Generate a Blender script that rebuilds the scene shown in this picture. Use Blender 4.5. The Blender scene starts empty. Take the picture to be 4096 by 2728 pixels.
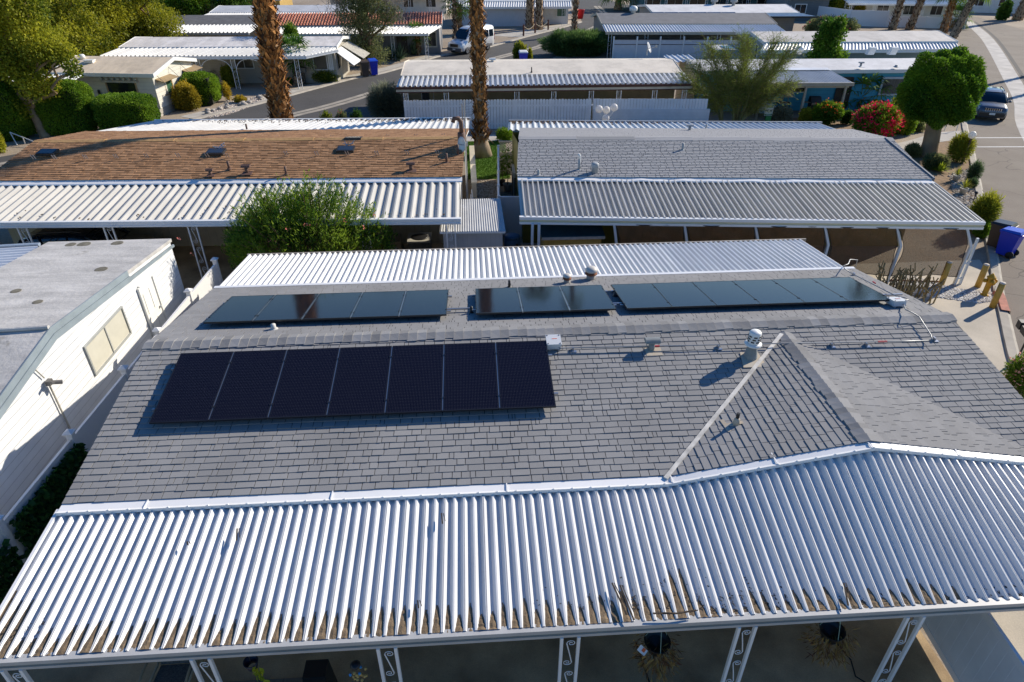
import bpy, math, random
import numpy as np
from mathutils import Vector, Matrix
rad = math.radians
random.seed(7); rng = np.random.default_rng(7)
SC = bpy.context.scene; COL = SC.collection
# ------------------------------------------------------------------ camera
CAM_H = 11.0; FPX = 2600.0; PITCH, YAW, ROLL = .5605, .0606, .0031
fwd = Vector((math.sin(YAW)*math.cos(PITCH), math.cos(YAW)*math.cos(PITCH), -math.sin(PITCH)))
rgt = Vector((math.cos(YAW), -math.sin(YAW), 0)); dwn = fwd.cross(rgt)
cr, sr = math.cos(ROLL), math.sin(ROLL)
rgt, dwn = rgt*cr + dwn*sr, dwn*cr - rgt*sr
cam = bpy.data.cameras.new('camera'); camo = bpy.data.objects.new('camera', cam); COL.objects.link(camo)
cam.sensor_width = 36; cam.lens = FPX/4096*36; cam.clip_end = 2000; cam.clip_start = .1
m = Matrix((( rgt.x, -dwn.x, -fwd.x, 0), (rgt.y, -dwn.y, -fwd.y, 0), (rgt.z, -dwn.z, -fwd.z, CAM_H), (0, 0, 0, 1)))
camo.matrix_world = m; SC.camera = camo
def ray(vx, vy):
    k = 4096/2354
    x, y = (vx*k-2048)/FPX, (vy*k-1364)/FPX
    return rgt*x + dwn*y + fwd
def at(vx, vy, z=0.0):
    "the point of height z seen at a pixel of the photograph (2354 px wide)"
    d = ray(vx, vy); s = (z-CAM_H)/d.z
    return Vector((d.x*s, d.y*s, z))
def on(vx, vy, pl):
    "the point of the plane z = a + b*x + c*y seen at a pixel"
    d = ray(vx, vy); a, b, c = pl; s = (a-CAM_H)/(d.z - b*d.x - c*d.y)
    return Vector((d.x*s, d.y*s, CAM_H+d.z*s))
# ------------------------------------------------------------------ light
SUN_EL, SUN_AZ = rad(29), rad(29.5)      # azimuth from +X towards +Y
sd = Vector((math.cos(SUN_EL)*math.cos(SUN_AZ), math.cos(SUN_EL)*math.sin(SUN_AZ), math.sin(SUN_EL)))
sl = bpy.data.lights.new('sun', 'SUN'); sl.energy = 4.4; sl.angle = rad(.53); sl.color = (1, .91, .77)
so = bpy.data.objects.new('sun', sl); COL.objects.link(so); so.rotation_euler = sd.to_track_quat('Z', 'Y').to_euler()
W = bpy.data.worlds.new('World'); SC.world = W; W.use_nodes = True
nt = W.node_tree; sky = nt.nodes.new('ShaderNodeTexSky'); sky.sky_type = 'NISHITA'; sky.sun_disc = False
sky.sun_elevation = SUN_EL; sky.sun_rotation = math.pi/2 - SUN_AZ
sky.air_density = 1.0; sky.dust_density = .2; sky.ozone_density = 1.6; sky.altitude = 150
bgn = nt.nodes['Background']; bgn.inputs['Strength'].default_value = .10; hs_ = nt.nodes.new('ShaderNodeHueSaturation'); hs_.inputs['Saturation'].default_value = 1.4; hs_.inputs['Hue'].default_value = .51; nt.links.new(sky.outputs[0], hs_.inputs['Color']); nt.links.new(hs_.outputs[0], bgn.inputs[0])
SC.view_settings.view_transform = 'Standard'; SC.view_settings.look = 'None'
SC.view_settings.exposure = .52; SC.view_settings.gamma = 1
SC.cycles.max_bounces = 6; SC.cycles.use_denoising = True
# ------------------------------------------------------------------ materials
MATS = {}
class NT:
    def __init__(s, name):
        s.m = bpy.data.materials.new(name); s.m.use_nodes = True; s.t = s.m.node_tree
        s.b = s.t.nodes['Principled BSDF']; s.co = None
    def n(s, ty, **kw):
        x = s.t.nodes.new(ty)
        for k, v in kw.items(): setattr(x, k, v)
        return x
    def l(s, a, b): s.t.links.new(a, b)
    def coord(s, uv=False):
        if s.co is None: s.co = s.n('ShaderNodeTexCoord')
        return s.co.outputs['UV' if uv else 'Object']
    def math(s, op, a, b=None, c=None):
        x = s.n('ShaderNodeMath', operation=op)
        for i, v in enumerate((a, b, c)):
            if v is None: continue
            if isinstance(v, (int, float)): x.inputs[i].default_value = v
            else: s.l(v, x.inputs[i])
        return x.outputs[0]
    def noise(s, scale, detail=4, stretch=None, uv=False, rough=.55):
        v = s.coord(uv)
        if stretch:
            mp = s.n('ShaderNodeMapping'); mp.inputs['Scale'].default_value = stretch; s.l(v, mp.inputs[0]); v = mp.outputs[0]
        x = s.n('ShaderNodeTexNoise'); x.inputs['Scale'].default_value = scale; x.inputs['Detail'].default_value = detail
        x.inputs['Roughness'].default_value = rough; s.l(v, x.inputs[0]); return x.outputs[0]
    def ramp(s, f, stops):
        x = s.n('ShaderNodeValToRGB'); e = x.color_ramp.elements
        while len(e) < len(stops): e.new(.5)
        for i, (p, c) in enumerate(stops):
            e[i].position = p; e[i].color = (c, c, c, 1) if isinstance(c, (int, float)) else (*c, 1)
        s.l(f, x.inputs[0]); return x.outputs[0]
    def mix(s, f, a, b, mode='MIX'):
        x = s.n('ShaderNodeMix', data_type='RGBA', blend_type=mode)
        for i, v in ((0, f), (6, a), (7, b)):
            if isinstance(v, (int, float)): x.inputs[i].default_value = v if i == 0 else (v, v, v, 1)
            elif isinstance(v, tuple): x.inputs[i].default_value = (*v, 1)
            else: s.l(v, x.inputs[i])
        return x.outputs[2]
    def base(s, v):
        if isinstance(v, tuple): s.b.inputs['Base Color'].default_value = (*v, 1)
        else: s.l(v, s.b.inputs['Base Color'])
    def bump(s, h, strength=.3, dist=.02):
        x = s.n('ShaderNodeBump'); x.inputs['Strength'].default_value = strength; x.inputs['Distance'].default_value = dist
        s.l(h, x.inputs['Height']); s.l(x.outputs[0], s.b.inputs['Normal'])
    def set(s, **kw):
        for k, v in kw.items(): s.b.inputs[k.replace('_', ' ')].default_value = v
def mul(c, k): return tuple(min(1, x*k) for x in c)
def M(name, col, rough=.7, var=.12, scale=2.5, bump=0, bscale=60, metal=0, stretch=None, col2=None, fine=.06, fscale=90, spec=None):
    if name in MATS: return MATS[name]
    t = NT(name); t.set(Roughness=rough, Metallic=metal)
    if spec is not None: t.b.inputs['Specular IOR Level'].default_value = spec
    if var or col2:
        c = t.ramp(t.noise(scale, 5, stretch), [(.3, mul(col, 1-var)), (.7, col2 or mul(col, 1+var))])
        if fine: c = t.mix(1, c, t.ramp(t.noise(fscale, 2), [(.3, 1-fine*2), (.7, 1.0)]), 'MULTIPLY')
        t.base(c)
    else: t.base(col)
    if bump: t.bump(t.noise(bscale, 3), bump)
    MATS[name] = t.m; return t.m
def attr_mat(name, c0, c1, rough=.85, grain=.25, gscale=160, big=.12, trans=0, joint=None):
    "colour runs from c0 to c1 with the per-face attribute 'v' (each tab, leaf, stone its own tone)"
    if name in MATS: return MATS[name]
    t = NT(name); t.set(Roughness=rough); t.b.inputs['Specular IOR Level'].default_value = .25
    a = t.n('ShaderNodeAttribute', attribute_name='v')
    c = t.ramp(a.outputs['Fac'], [(0, joint), (.12, joint), (.14, c0), (1, c1)] if joint else [(0, c0), (1, c1)])
    if grain: c = t.mix(1, c, t.ramp(t.noise(gscale, 2), [(.3, 1-grain), (.7, 1.0)]), 'MULTIPLY')
    if big: c = t.mix(1, c, t.ramp(t.noise(.6, 4), [(.35, 1-big), (.65, 1.0)]), 'MULTIPLY')
    t.base(c)
    if trans:
        tr = t.n('ShaderNodeBsdfTranslucent'); t.l(c, tr.inputs[0]); mx = t.n('ShaderNodeMixShader'); mx.inputs[0].default_value = trans
        t.l(t.b.outputs[0], mx.inputs[1]); t.l(tr.outputs[0], mx.inputs[2]); t.l(mx.outputs[0], t.t.nodes['Material Output'].inputs[0])
    MATS[name] = t.m; return t.m
def siding(name, col, pitch=.2, axis=2, line=.45, rough=.6, w=.07):
    if name in MATS: return MATS[name]
    t = NT(name); t.set(Roughness=rough); sp = t.n('ShaderNodeSeparateXYZ'); t.l(t.coord(), sp.inputs[0])
    f = t.math('FRACT', t.math('DIVIDE', sp.outputs[axis], pitch)) if axis < 3 else t.math('FRACT', t.math('DIVIDE', t.math('ADD', sp.outputs[0], sp.outputs[1]), pitch))
    h = t.ramp(f, [(0, 0.0), (w, 1.0), (1, .75)])
    c = t.mix(1, t.ramp(t.noise(1.5, 4), [(.3, mul(col, .9)), (.7, mul(col, 1.06))]), t.ramp(f, [(0, line), (w, 1.0)]), 'MULTIPLY')
    t.base(c); t.bump(h, .5, .015); MATS[name] = t.m; return t.m
# ------------------------------------------------------------------ objects
def thing(name, label, cat, loc=(0, 0, 0), rz=0, group=None):
    o = bpy.data.objects.new(name, None); COL.objects.link(o); o.location = loc; o.rotation_euler = (0, 0, rz); o.empty_display_size = .2
    tag(o, label, cat, group); return o
def tag(o, label, cat, group=None):
    o['label'] = label; o['category'] = cat
    if group: o['group'] = group
    return o
def child(root, o):
    o.parent = root; return o
class MB:
    "collects faces and links them as ONE mesh object"
    def __init__(s): s.v = []; s.f = []; s.mi = []; s.a = []; s.mat = 0; s.val = .5; s.sm = []; s.smooth = False
    def face(s, pts):
        i = len(s.v); s.v += [tuple(p) for p in pts]; s.f.append(tuple(range(i, i+len(pts)))); s.mi.append(s.mat); s.a.append(s.val); s.sm.append(s.smooth)
    def mesh(s, vs, fs):
        i = len(s.v); s.v += [tuple(p) for p in vs]
        for f in fs: s.f.append(tuple(i+k for k in f)); s.mi.append(s.mat); s.a.append(s.val); s.sm.append(s.smooth)
    def hexa(s, b, t):
        "solid between two quads"
        s.mesh(list(b)+list(t), [(3, 2, 1, 0), (4, 5, 6, 7), (0, 1, 5, 4), (1, 2, 6, 5), (2, 3, 7, 6), (3, 0, 4, 7)])
    def box(s, c, d, rz=0, tilt=None):
        c = Vector(c); x, y, z = d[0]/2, d[1]/2, d[2]/2; R_ = Matrix.Rotation(rz, 3, 'Z')
        if tilt is not None: R_ = R_ @ tilt
        q = [c + R_ @ Vector(p) for p in ((-x, -y, -z), (x, -y, -z), (x, y, -z), (-x, y, -z), (-x, -y, z), (x, -y, z), (x, y, z), (-x, y, z))]
        s.hexa(q[:4], q[4:])
    def bar(s, a, b, w, h=None, up=(0, 0, 1)):
        "square bar from a to b"
        a, b = Vector(a), Vector(b); h = h or w; d = (b-a).normalized(); u = Vector(up)
        if abs(d.dot(u)) > .95: u = Vector((0, 1, 0))
        r = d.cross(u).normalized()*w/2; u = r.cross(d).normalized()*h/2
        s.hexa([a-r-u, a+r-u, a+r+u, a-r+u], [b-r-u, b+r-u, b+r+u, b-r+u])
    def slab(s, q, t):
        "sheet of thickness t under the quad q"
        n = (Vector(q[1])-Vector(q[0])).cross(Vector(q[-1])-Vector(q[0])).normalized()
        if n.z < 0: n = -n
        k = len(q); lo = [Vector(p)-n*t for p in q]
        s.mesh([Vector(p) for p in q]+lo, [tuple(range(k)), tuple(range(2*k-1, k-1, -1))]+[(i, k+i, k+(i+1) % k, (i+1) % k) for i in range(k)])
    def tube(s, pts, r, n=8, cap=True):
        pts = [Vector(p) for p in pts]; rs = r if isinstance(r, (list, tuple)) else [r]*len(pts)
        vs = []; fs = []; u = None
        for i, p in enumerate(pts):
            d = (pts[min(i+1, len(pts)-1)]-pts[max(i-1, 0)])
            if d.length < 1e-9: d = Vector((0, 0, 1))
            d.normalize()
            if u is None: u = d.orthogonal().normalized()
            else:
                u = u - d*u.dot(d); u = u.normalized() if u.length > 1e-6 else d.orthogonal().normalized()
            w = d.cross(u)
            vs += [p + (u*math.cos(2*math.pi*k/n) + w*math.sin(2*math.pi*k/n))*rs[i] for k in range(n)]
        for i in range(len(pts)-1):
            for k in range(n): fs.append((i*n+k, i*n+(k+1) % n, (i+1)*n+(k+1) % n, (i+1)*n+k))
        if cap: fs += [tuple(range(n-1, -1, -1)), tuple((len(pts)-1)*n+k for k in range(n))]
        s.mesh(vs, fs)
    def lathe(s, c, prof, n=16, axis=None, cap=True):
        "prof: (radius, height) along z (or axis) from c"
        c = Vector(c); A = Vector(axis or (0, 0, 1)).normalized(); u = A.orthogonal().normalized(); w = A.cross(u); vs = []; fs = []
        for r, h in prof: vs += [c + A*h + (u*math.cos(2*math.pi*k/n)+w*math.sin(2*math.pi*k/n))*max(r, 1e-4) for k in range(n)]
        for i in range(len(prof)-1):
            for k in range(n): fs.append((i*n+k, i*n+(k+1) % n, (i+1)*n+(k+1) % n, (i+1)*n+k))
        if cap: fs += [tuple(range(n-1, -1, -1)), tuple((len(prof)-1)*n+k for k in range(n))]
        s.mesh(vs, fs)
    def ball(s, c, r, n=12, sq=(1, 1, 1)):
        c = Vector(c); vs = []; fs = []
        for i in range(n//2+1):
            th = math.pi*i/(n//2)
            vs += [c + Vector((math.sin(th)*math.cos(2*math.pi*k/n)*r*sq[0], math.sin(th)*math.sin(2*math.pi*k/n)*r*sq[1], math.cos(th)*r*sq[2])) for k in range(n)]
        for i in range(n//2):
            for k in range(n): fs.append((i*n+k, (i+1)*n+k, (i+1)*n+(k+1) % n, i*n+(k+1) % n))
        s.mesh(vs, fs)
    def prism(s, poly, d):
        "polygon (3D points) swept by vector d"
        a = [Vector(p) for p in poly]; d = Vector(d); k = len(a)
        s.mesh(a+[p+d for p in a], [tuple(range(k-1, -1, -1)), tuple(range(k, 2*k))]+[(i, (i+1) % k, k+(i+1) % k, k+i) for i in range(k)])
    def strip(s, A, B):
        "quads between two polylines"
        k = len(A); s.mesh(list(A)+list(B), [(i, i+1, k+i+1, k+i) for i in range(k-1)])
    def build(s, name, mats, parent=None, weld=False):
        me = bpy.data.meshes.new(name)
        off = Vector(parent_loc(parent)) if parent else Vector((0, 0, 0))
        vs = [(p[0]-off.x, p[1]-off.y, p[2]-off.z) for p in s.v] if parent else s.v
        me.from_pydata(vs, [], s.f)
        for mm in (mats if isinstance(mats, (list, tuple)) else [mats]): me.materials.append(mm)
        me.polygons.foreach_set('material_index', s.mi); me.polygons.foreach_set('use_smooth', s.sm)
        at_ = me.attributes.new('v', 'FLOAT', 'FACE'); at_.data.foreach_set('value', s.a)
        me.update()
        o = bpy.data.objects.new(name, me); COL.objects.link(o)
        if parent: o.parent = parent
        return o
def parent_loc(p):
    v = Vector((0, 0, 0))
    while p is not None: v += Vector(p.location); p = p.parent
    return v
def np_mesh(name, verts, nper, mats, parent=None, vals=None, mi=None, local=False):
    "big mesh of separate faces with nper corners each (verts: (n*nper,3))"
    me = bpy.data.meshes.new(name); verts = np.asarray(verts, dtype=np.float32).reshape(-1, 3).copy()
    if parent and not local: verts -= np.array(parent_loc(parent), dtype=np.float32)
    n = len(verts); f = n//nper
    me.vertices.add(n); me.vertices.foreach_set('co', verts.ravel()); me.loops.add(n); me.loops.foreach_set('vertex_index', np.arange(n, dtype=np.int32))
    me.polygons.add(f); me.polygons.foreach_set('loop_start', np.arange(0, n, nper, dtype=np.int32))
    for mm in (mats if isinstance(mats, (list, tuple)) else [mats]): me.materials.append(mm)
    if mi is not None: me.polygons.foreach_set('material_index', np.asarray(mi, dtype=np.int32))
    a = me.attributes.new('v', 'FLOAT', 'FACE'); a.data.foreach_set('value', np.asarray(vals if vals is not None else np.full(f, .5), dtype=np.float32))
    me.update(calc_edges=True); o = bpy.data.objects.new(name, me); COL.objects.link(o)
    if parent: o.parent = parent
    return o
def structure(o, kind='structure'): o['kind'] = kind; return o
def copy_tree(o, parent=None):
    c = o.copy(); COL.objects.link(c)
    if parent: c.parent = parent
    for ch in list(o.children): copy_tree(ch, c)
    return c
def lerp(a, b, t): return Vector(a)*(1-t)+Vector(b)*t
# ------------------------------------------------------------------ shared materials
white_paint = M('white_paint', (.78, .78, .76), .45, .05, 1.2)
white_metal = M('white_metal', (.80, .80, .79), .35, .05, .8, fine=.02)
cream_metal = M('cream_metal', (.55, .52, .45), .4, .07, .8, fine=.03)
blue_trim = M('grey_blue_trim', (.26, .31, .34), .5, .12, 2)
grey_metal = M('galvanised_metal', (.42, .44, .45), .4, .15, 6, metal=.5)
dark_metal = M('dark_metal', (.03, .028, .027), .5, .1)
black = M('black_plastic', (.012, .012, .013), .45, 0)
glass = M('window_glass', (.015, .02, .022), .06, 0, spec=.6)
green_glass = M('green_blind_glass', (.05, .13, .08), .12, .15, 1, fine=0)
frost = M('frosted_glass', (.55, .53, .44), .2, .05, 3, fine=0)
concrete = M('concrete', (.50, .44, .35), .85, .16, .7, .15, 30, fine=.08, fscale=40)
dirt = M('dried_dirt', (.24, .17, .10), .95, .35, 6, .6, 30, fine=.2)
debris_m = M('leaf_litter', (.06, .042, .028), .95, .4, 20, .8, 60, fine=.2)
stain_w = M('old_white_pan', (.70, .69, .65), .45, .12, 1.0, stretch=(4, .5, 1))
brown_trim = M('brown_trim', (.09, .035, .025), .6, .2)
rust = M('rust', (.25, .08, .03), .8, .3, 8)
tan_paint = M('tan_paint', (.44, .30, .15), .6, .1)
def coated(name, col, str_=(2.2, .35, 1), var=.16, dirtc=None, bumps=.25):
    "brush-rolled roof coating with streaks down the slope and dirty patches"
    if name in MATS: return MATS[name]
    t = NT(name); t.set(Roughness=.75)
    c = t.ramp(t.noise(1.3, 6, str_, rough=.65), [(.3, mul(col, 1-var)), (.68, mul(col, 1+var*.5))])
    c = t.mix(1, c, t.ramp(t.noise(.55, 6, rough=.7), [(.35, .78), (.55, 1.0)]), 'MULTIPLY')
    c = t.mix(t.ramp(t.noise(1.9, 5, rough=.6), [(.66, 0.0), (.74, .55)]), c, dirtc or mul(col, .55))
    c = t.mix(1, c, t.ramp(t.noise(30, 3), [(.3, .86), (.7, 1.0)]), 'MULTIPLY')
    t.base(c); t.bump(t.noise(9, 5), bumps, .03); MATS[name] = t.m; return t.m
# ------------------------------------------------------------------ building pieces
RIB = [(0, 0), (.22, 0), (.51, 1), (.67, 1), (.97, 0), (1, 0)]   # pan with a low groove, then a rib
RIB_SEAM = [(0, 0), (.22, 0), (.50, 1), (.555, 1), (.57, .84), (.61, .84), (.625, 1), (.68, 1), (.97, 0), (1, 0)]
WAVE = [(0, 0), (.25, 0), (.5, 1), (.75, 1)]
def corr(mb, A, B, n, h, prof=RIB, prof2=None, jit=0):
    "ribbed sheet: A(t) -> lower edge, B(t) -> upper edge, n ribs of height h"
    lo, hi = [], []
    for i in range(n):
        pf = prof2 if (prof2 and i % 2) else prof
        k = random.uniform(1-jit, 1+jit)
        for u, z in pf:
            t = (i+u)/n; a, b = A(t), B(t); lo.append(a+Vector((0, 0, z*h*k))); hi.append(b+Vector((0, 0, z*h*k)))
    lo.append(A(1)); hi.append(B(1)); mb.strip(lo, hi)
def line(a, b): a, b = Vector(a), Vector(b); return lambda t: a*(1-t)+b*t
def ribbed(root, name, a0, a1, b0, b1, pitch, h, mat, prof=RIB, prof2=None, jit=.06):
    mb = MB(); n = max(3, round((Vector(a1)-Vector(a0)).length/pitch)); corr(mb, line(a0, a1), line(b0, b1), n, h, prof, prof2, jit); return mb.build(name, mat, root)
def gutter(root, a, b, h=.17, d=.12, mats=None, name='gutter', out=(0, -1, 0), band=None):
    "stepped fascia gutter along a-b; top outer edge at a,b"
    a, b, o = Vector(a), Vector(b), Vector(out); z = Vector((0, 0, 1)); mb = MB()
    pr = [(0, 0), (-d, 0), (-d, .012-h*.0), (.0+.02, .012), (.02, -h*.36), (-.005, -h*.42), (-.005, -h*.62), (.02, -h*.68), (.02, -h), (-d, -h)]
    P = [o*p[0]+z*p[1] for p in pr[2:]]
    k = len(P); vs = [a+p for p in P]+[b+p for p in P]
    fs = [(i, (i+1) % k, k+(i+1) % k, k+i) for i in range(k)]+[tuple(range(k-1, -1, -1)), tuple(range(k, 2*k))]
    for i, f in enumerate(fs):
        mb.mat = 1 if (band and i in (2, 3, 4)) else 0; mb.mesh([vs[j] for j in f], [tuple(range(len(f)))])
    return mb.build(name, mats or white_metal, root)
def shingles(root, name, O, U, S, Wd, L, mat, e=.145, t=.015, gap=.012, wmin=.15, wmax=.36, tone=(.42, .60), lam=.35, skew=0):
    "courses of separate tabs; O lower corner, U along the eave, S up the slope"
    O, U, S = Vector(O), Vector(U).normalized(), Vector(S).normalized(); N = U.cross(S).normalized()
    o_, u_, s_, n_ = (np.array(x) for x in (O, U, S, N)); rows = int(math.ceil(L/e)); T = []; vals = []; V4 = []
    for r in range(rows):
        x = -random.uniform(0, wmax)
        while x < Wd:
            w = random.uniform(wmin, wmax) if random.random() > .12 else random.uniform(.05, .1)
            x0, x1 = max(0, x+gap/2), min(Wd, x+w-gap/2); x += w
            if x1-x0 < .02: continue
            y0 = r*e + random.uniform(-.006, .006); y1 = min(r*e+e+.03, L); tt = t*(1+lam*(random.random() < .45))+random.uniform(0, .003)
            sk = random.uniform(-.004, .004)
            p = [(x0, y0, tt), (x1, y0+sk, tt), (x1, y1, .003), (x0, y1, .003), (x0, y0, 0), (x1, y0+sk, 0), (x1, y1, 0), (x0, y1, 0)]
            q = [o_+u_*a+s_*b+n_*c for a, b, c in p]
            V4 += [q[0], q[1], q[2], q[3], q[4], q[5], q[1], q[0], q[5], q[6], q[2], q[1], q[7], q[4], q[0], q[3]]
            v = random.uniform(*tone); vals += [v]*4
    base = [O-N*.001, O+U*Wd-N*.001, O+U*Wd+S*L-N*.001, O+S*L-N*.001]
    for p in base: V4.append(np.array(p))
    vals.append(-.6)
    return np_mesh(name, np.array(V4), 4, mat, root, vals)
def caps(root, name, A, B, wd, s1, s2, mat, e=.14, t=.02):
    "cap shingles bent over a ridge from A to B; s1,s2 downslope unit vectors on each side"
    A, B, s1, s2 = Vector(A), Vector(B), Vector(s1), Vector(s2); d = (B-A).normalized(); L = (B-A).length; mb = MB(); up = Vector((0, 0, 1)); x = 0
    while x < L:
        a = A+d*x; b = A+d*min(L, x+e+.02); mb.val = random.uniform(.2, .8); j = random.uniform(-.03, .03)
        for s in (s1, s2):
            mb.face([a+up*.015, b+up*(t+.02), b+s*(wd+j)+up*(t+.004), a+s*(wd+j)+up*.008]); mb.face([b+up*(t+.02), b+up*.0, b+s*(wd+j), b+s*(wd+j)+up*(t+.004)])
            mb.face([a+s*(wd+j)+up*.008, b+s*(wd+j)+up*(t+.004), b+s*(wd+j)-up*.02, a+s*(wd+j)-up*.02])
        x += e
    return mb.build(name, mat, root)
def scroll(cx, cz, r, turns, sgn, start):
    return [(cx+math.cos(start+sgn*a)*r*(1-a/(turns*2*math.pi)*.82), 0, cz+math.sin(start+sgn*a)*r*(1-a/(turns*2*math.pi)*.82)) for a in np.linspace(0, turns*2*math.pi, 22)]
POSTS = {}
def post_mesh(h, w=.3, mat=None, scrolls=True, bar=.045):
    key = (round(h, 2), w, mat.name, scrolls)
    if key in POSTS: return POSTS[key]
    mb = MB()
    for s in (-1, 1): mb.bar((s*w/2, 0, 0), (s*w/2, 0, h), bar, bar*1.15, up=(0, 1, 0))
    if scrolls:
        n = max(2, int(h/.72)); H = h/n
        for i in range(n):
            z = i*H; r = w*.26
            mb.tube(scroll(r*.35, z+H-.16, r*1.05, 1.5, -1, math.pi), .006, 5); mb.tube(scroll(-r*.35, z+.14, r*1.05, 1.5, -1, 0), .006, 5)
            mb.tube([(-r*.7, 0, z+H-.16), (0, 0, z+H/2), (r*.7, 0, z+.14)], .010, 5)
    else:
        for i in range(1, 6): mb.bar((-w/2, 0, h*i/6), (w/2, 0, h*i/6+.12), .012)
    o = mb.build('post', mat); me = o.data; bpy.data.objects.remove(o); POSTS[key] = me; return me
def posts(root, pts, h, w=.3, mat=None, rz=0, scrolls=True):
    me = post_mesh(h, w, mat or white_metal, scrolls)
    for p in pts:
        o = bpy.data.objects.new('post', me); COL.objects.link(o); o.parent = root; o.location = Vector((p[0], p[1], p[2] if len(p) > 2 else 0))-Vector(parent_loc(root)); o.rotation_euler.z = rz
def window(root, c, w, h, nrm, frame, pane, mull=1, fw=.06, depth=.05, name='window', sill=False, hor=False):
    "frame with a pane sub-part on a wall whose outward normal is nrm (horizontal)"
    c = Vector(c); n = Vector(nrm).normalized(); u = Vector((-n.y, n.x, 0)); z = Vector((0, 0, 1)); mb = MB()
    def bx(x0, x1, z0, z1, d0, d1): mb.hexa([c+u*x0+z*z0+n*d0, c+u*x1+z*z0+n*d0, c+u*x1+z*z0+n*d1, c+u*x0+z*z0+n*d1], [c+u*x0+z*z1+n*d0, c+u*x1+z*z1+n*d0, c+u*x1+z*z1+n*d1, c+u*x0+z*z1+n*d1])
    bx(-w/2-fw, -w/2, -h/2-fw, h/2+fw, -.02, depth); bx(w/2, w/2+fw, -h/2-fw, h/2+fw, -.02, depth); bx(-w/2, w/2, h/2, h/2+fw, -.02, depth); bx(-w/2, w/2, -h/2-fw, -h/2, -.02, depth+(.04 if sill else 0))
    for i in range(1, mull+1):
        x = -w/2+w*i/(mull+1); bx(x-.02, x+.02, -h/2, h/2, 0, depth*.8)
    if hor: bx(-w/2, w/2, -.02, .02, 0, depth*.75)
    f = mb.build(name, frame, root); mb = MB()
    bx(-w/2, w/2, -h/2, h/2, -.01, depth*.35); mb.build('pane', pane, f); return f
def door(root, c, w, h, nrm, mat, frame=None, knob=True):
    c = Vector(c); n = Vector(nrm).normalized(); u = Vector((-n.y, n.x, 0)); mb = MB(); ang = math.atan2(u.y, u.x)
    mb.box(c+n*.015, (w, .05, h), ang)
    for k in (-1, 1): mb.box(c+n*.045+u*(k*(w/2+.04)), (.08, .06, h+.08), ang)
    mb.box(c+n*.045+Vector((0, 0, h/2+.04)), (w, .06, .08), ang)
    for k in (-.24, .24):
        for zz in (-.27, .22): mb.box(c+n*.045+u*(k*w)+Vector((0, 0, zz*h)), (w*.32, .02, h*.34), ang)
    d = mb.build('door', mat, root)
    if knob:
        kb = MB(); kb.ball(c+n*.08+u*(w*.4)-Vector((0, 0, .02)), .04, 8); kb.build('door_knob', frame or grey_metal, d)
    return d
def walls(root, fl, fr, bl, br, zf, zr, zb, mat, mats2=None, name='wall', zbase=0):
    "four walls with gables; plan corners, front/back eave heights and ridge height"
    fl, fr, bl, br = (Vector((p[0], p[1], 0)) for p in (fl, fr, bl, br)); z = lambda p, h: Vector((p.x, p.y, h)); mb = MB()
    mb.face([z(fl, zbase), z(fr, zbase), z(fr, zf), z(fl, zf)]); mb.face([z(br, zbase), z(bl, zbase), z(bl, zb), z(br, zb)])
    for f, b in ((fl, bl), (fr, br)):
        mb.face([z(f, zbase), z(b, zbase), z(b, zb), z((f+b)/2, zr), z(f, zf)])
    return mb.build(name, mat, root)
def roof2(root, feL, feR, rdL, rdR, beL, beR, mat, t=.14, name='roof'):
    mb = MB(); mb.slab([feL, feR, rdR, rdL], t); mb.slab([rdL, rdR, beR, beL], t); return mb.build(name, mat, root)
def inset(l, r, d):
    l, r = Vector(l), Vector(r); u = (r-l).normalized(); return l+u*d, r-u*d
# ================================================================== the near house
XL, XR = -7.12, 10.80
Ye, Yr, Yb, Ze, Zr = 8.30, 12.25, 16.20, 2.85, 3.55
kS = (Zr-Ze)/(Yr-Ye); PF = (Ze-kS*Ye, 0, kS); PB = (Zr+kS*Yr, 0, -kS)
GX, GW = 6.75, 3.55; GZ = Ze+kS*GW          # cross gable ridge
shingle = attr_mat('grey_shingle', (.26, .255, .25), (.45, .445, .44), .9, .35, 210, .16, 0, (.03, .03, .035))
h1 = thing('mobile_home', 'nearest house, grey shingle roof carrying solar panels, white ribbed carport roof along its front', 'house', (1.8, 12.25, 0))
mb = MB(); mb.slab([(XL+.03, Ye+.02, Ze-.01), (XR-.03, Ye+.02, Ze-.01), (XR-.03, Yr, Zr-.01), (XL+.03, Yr, Zr-.01)], .12); mb.slab([(XL+.03, Yr, Zr-.01), (XR-.03, Yr, Zr-.01), (XR-.03, Yb, Ze-.01), (XL+.03, Yb, Ze-.01)], .12)
mb.build('roof_deck', white_paint, h1)
sF = Vector((0, 1, kS)).normalized(); sB = Vector((0, -1, kS)).normalized(); LS = (Yr-Ye)/sF.y
shingles(h1, 'front_roof_slope', (XL, Ye, Ze), (1, 0, 0), sF, XR-XL, LS, shingle)
shingles(h1, 'rear_roof_slope', (XR, Yb, Ze), (-1, 0, 0), sB, XR-XL, LS, shingle, t=.009)
caps(h1, 'ridge_cap', (XL-.03, Yr, Zr+.02), (XR+.03, Yr, Zr+.02), .22, -sF, -sB, shingle, e=.2, t=.014)
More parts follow.
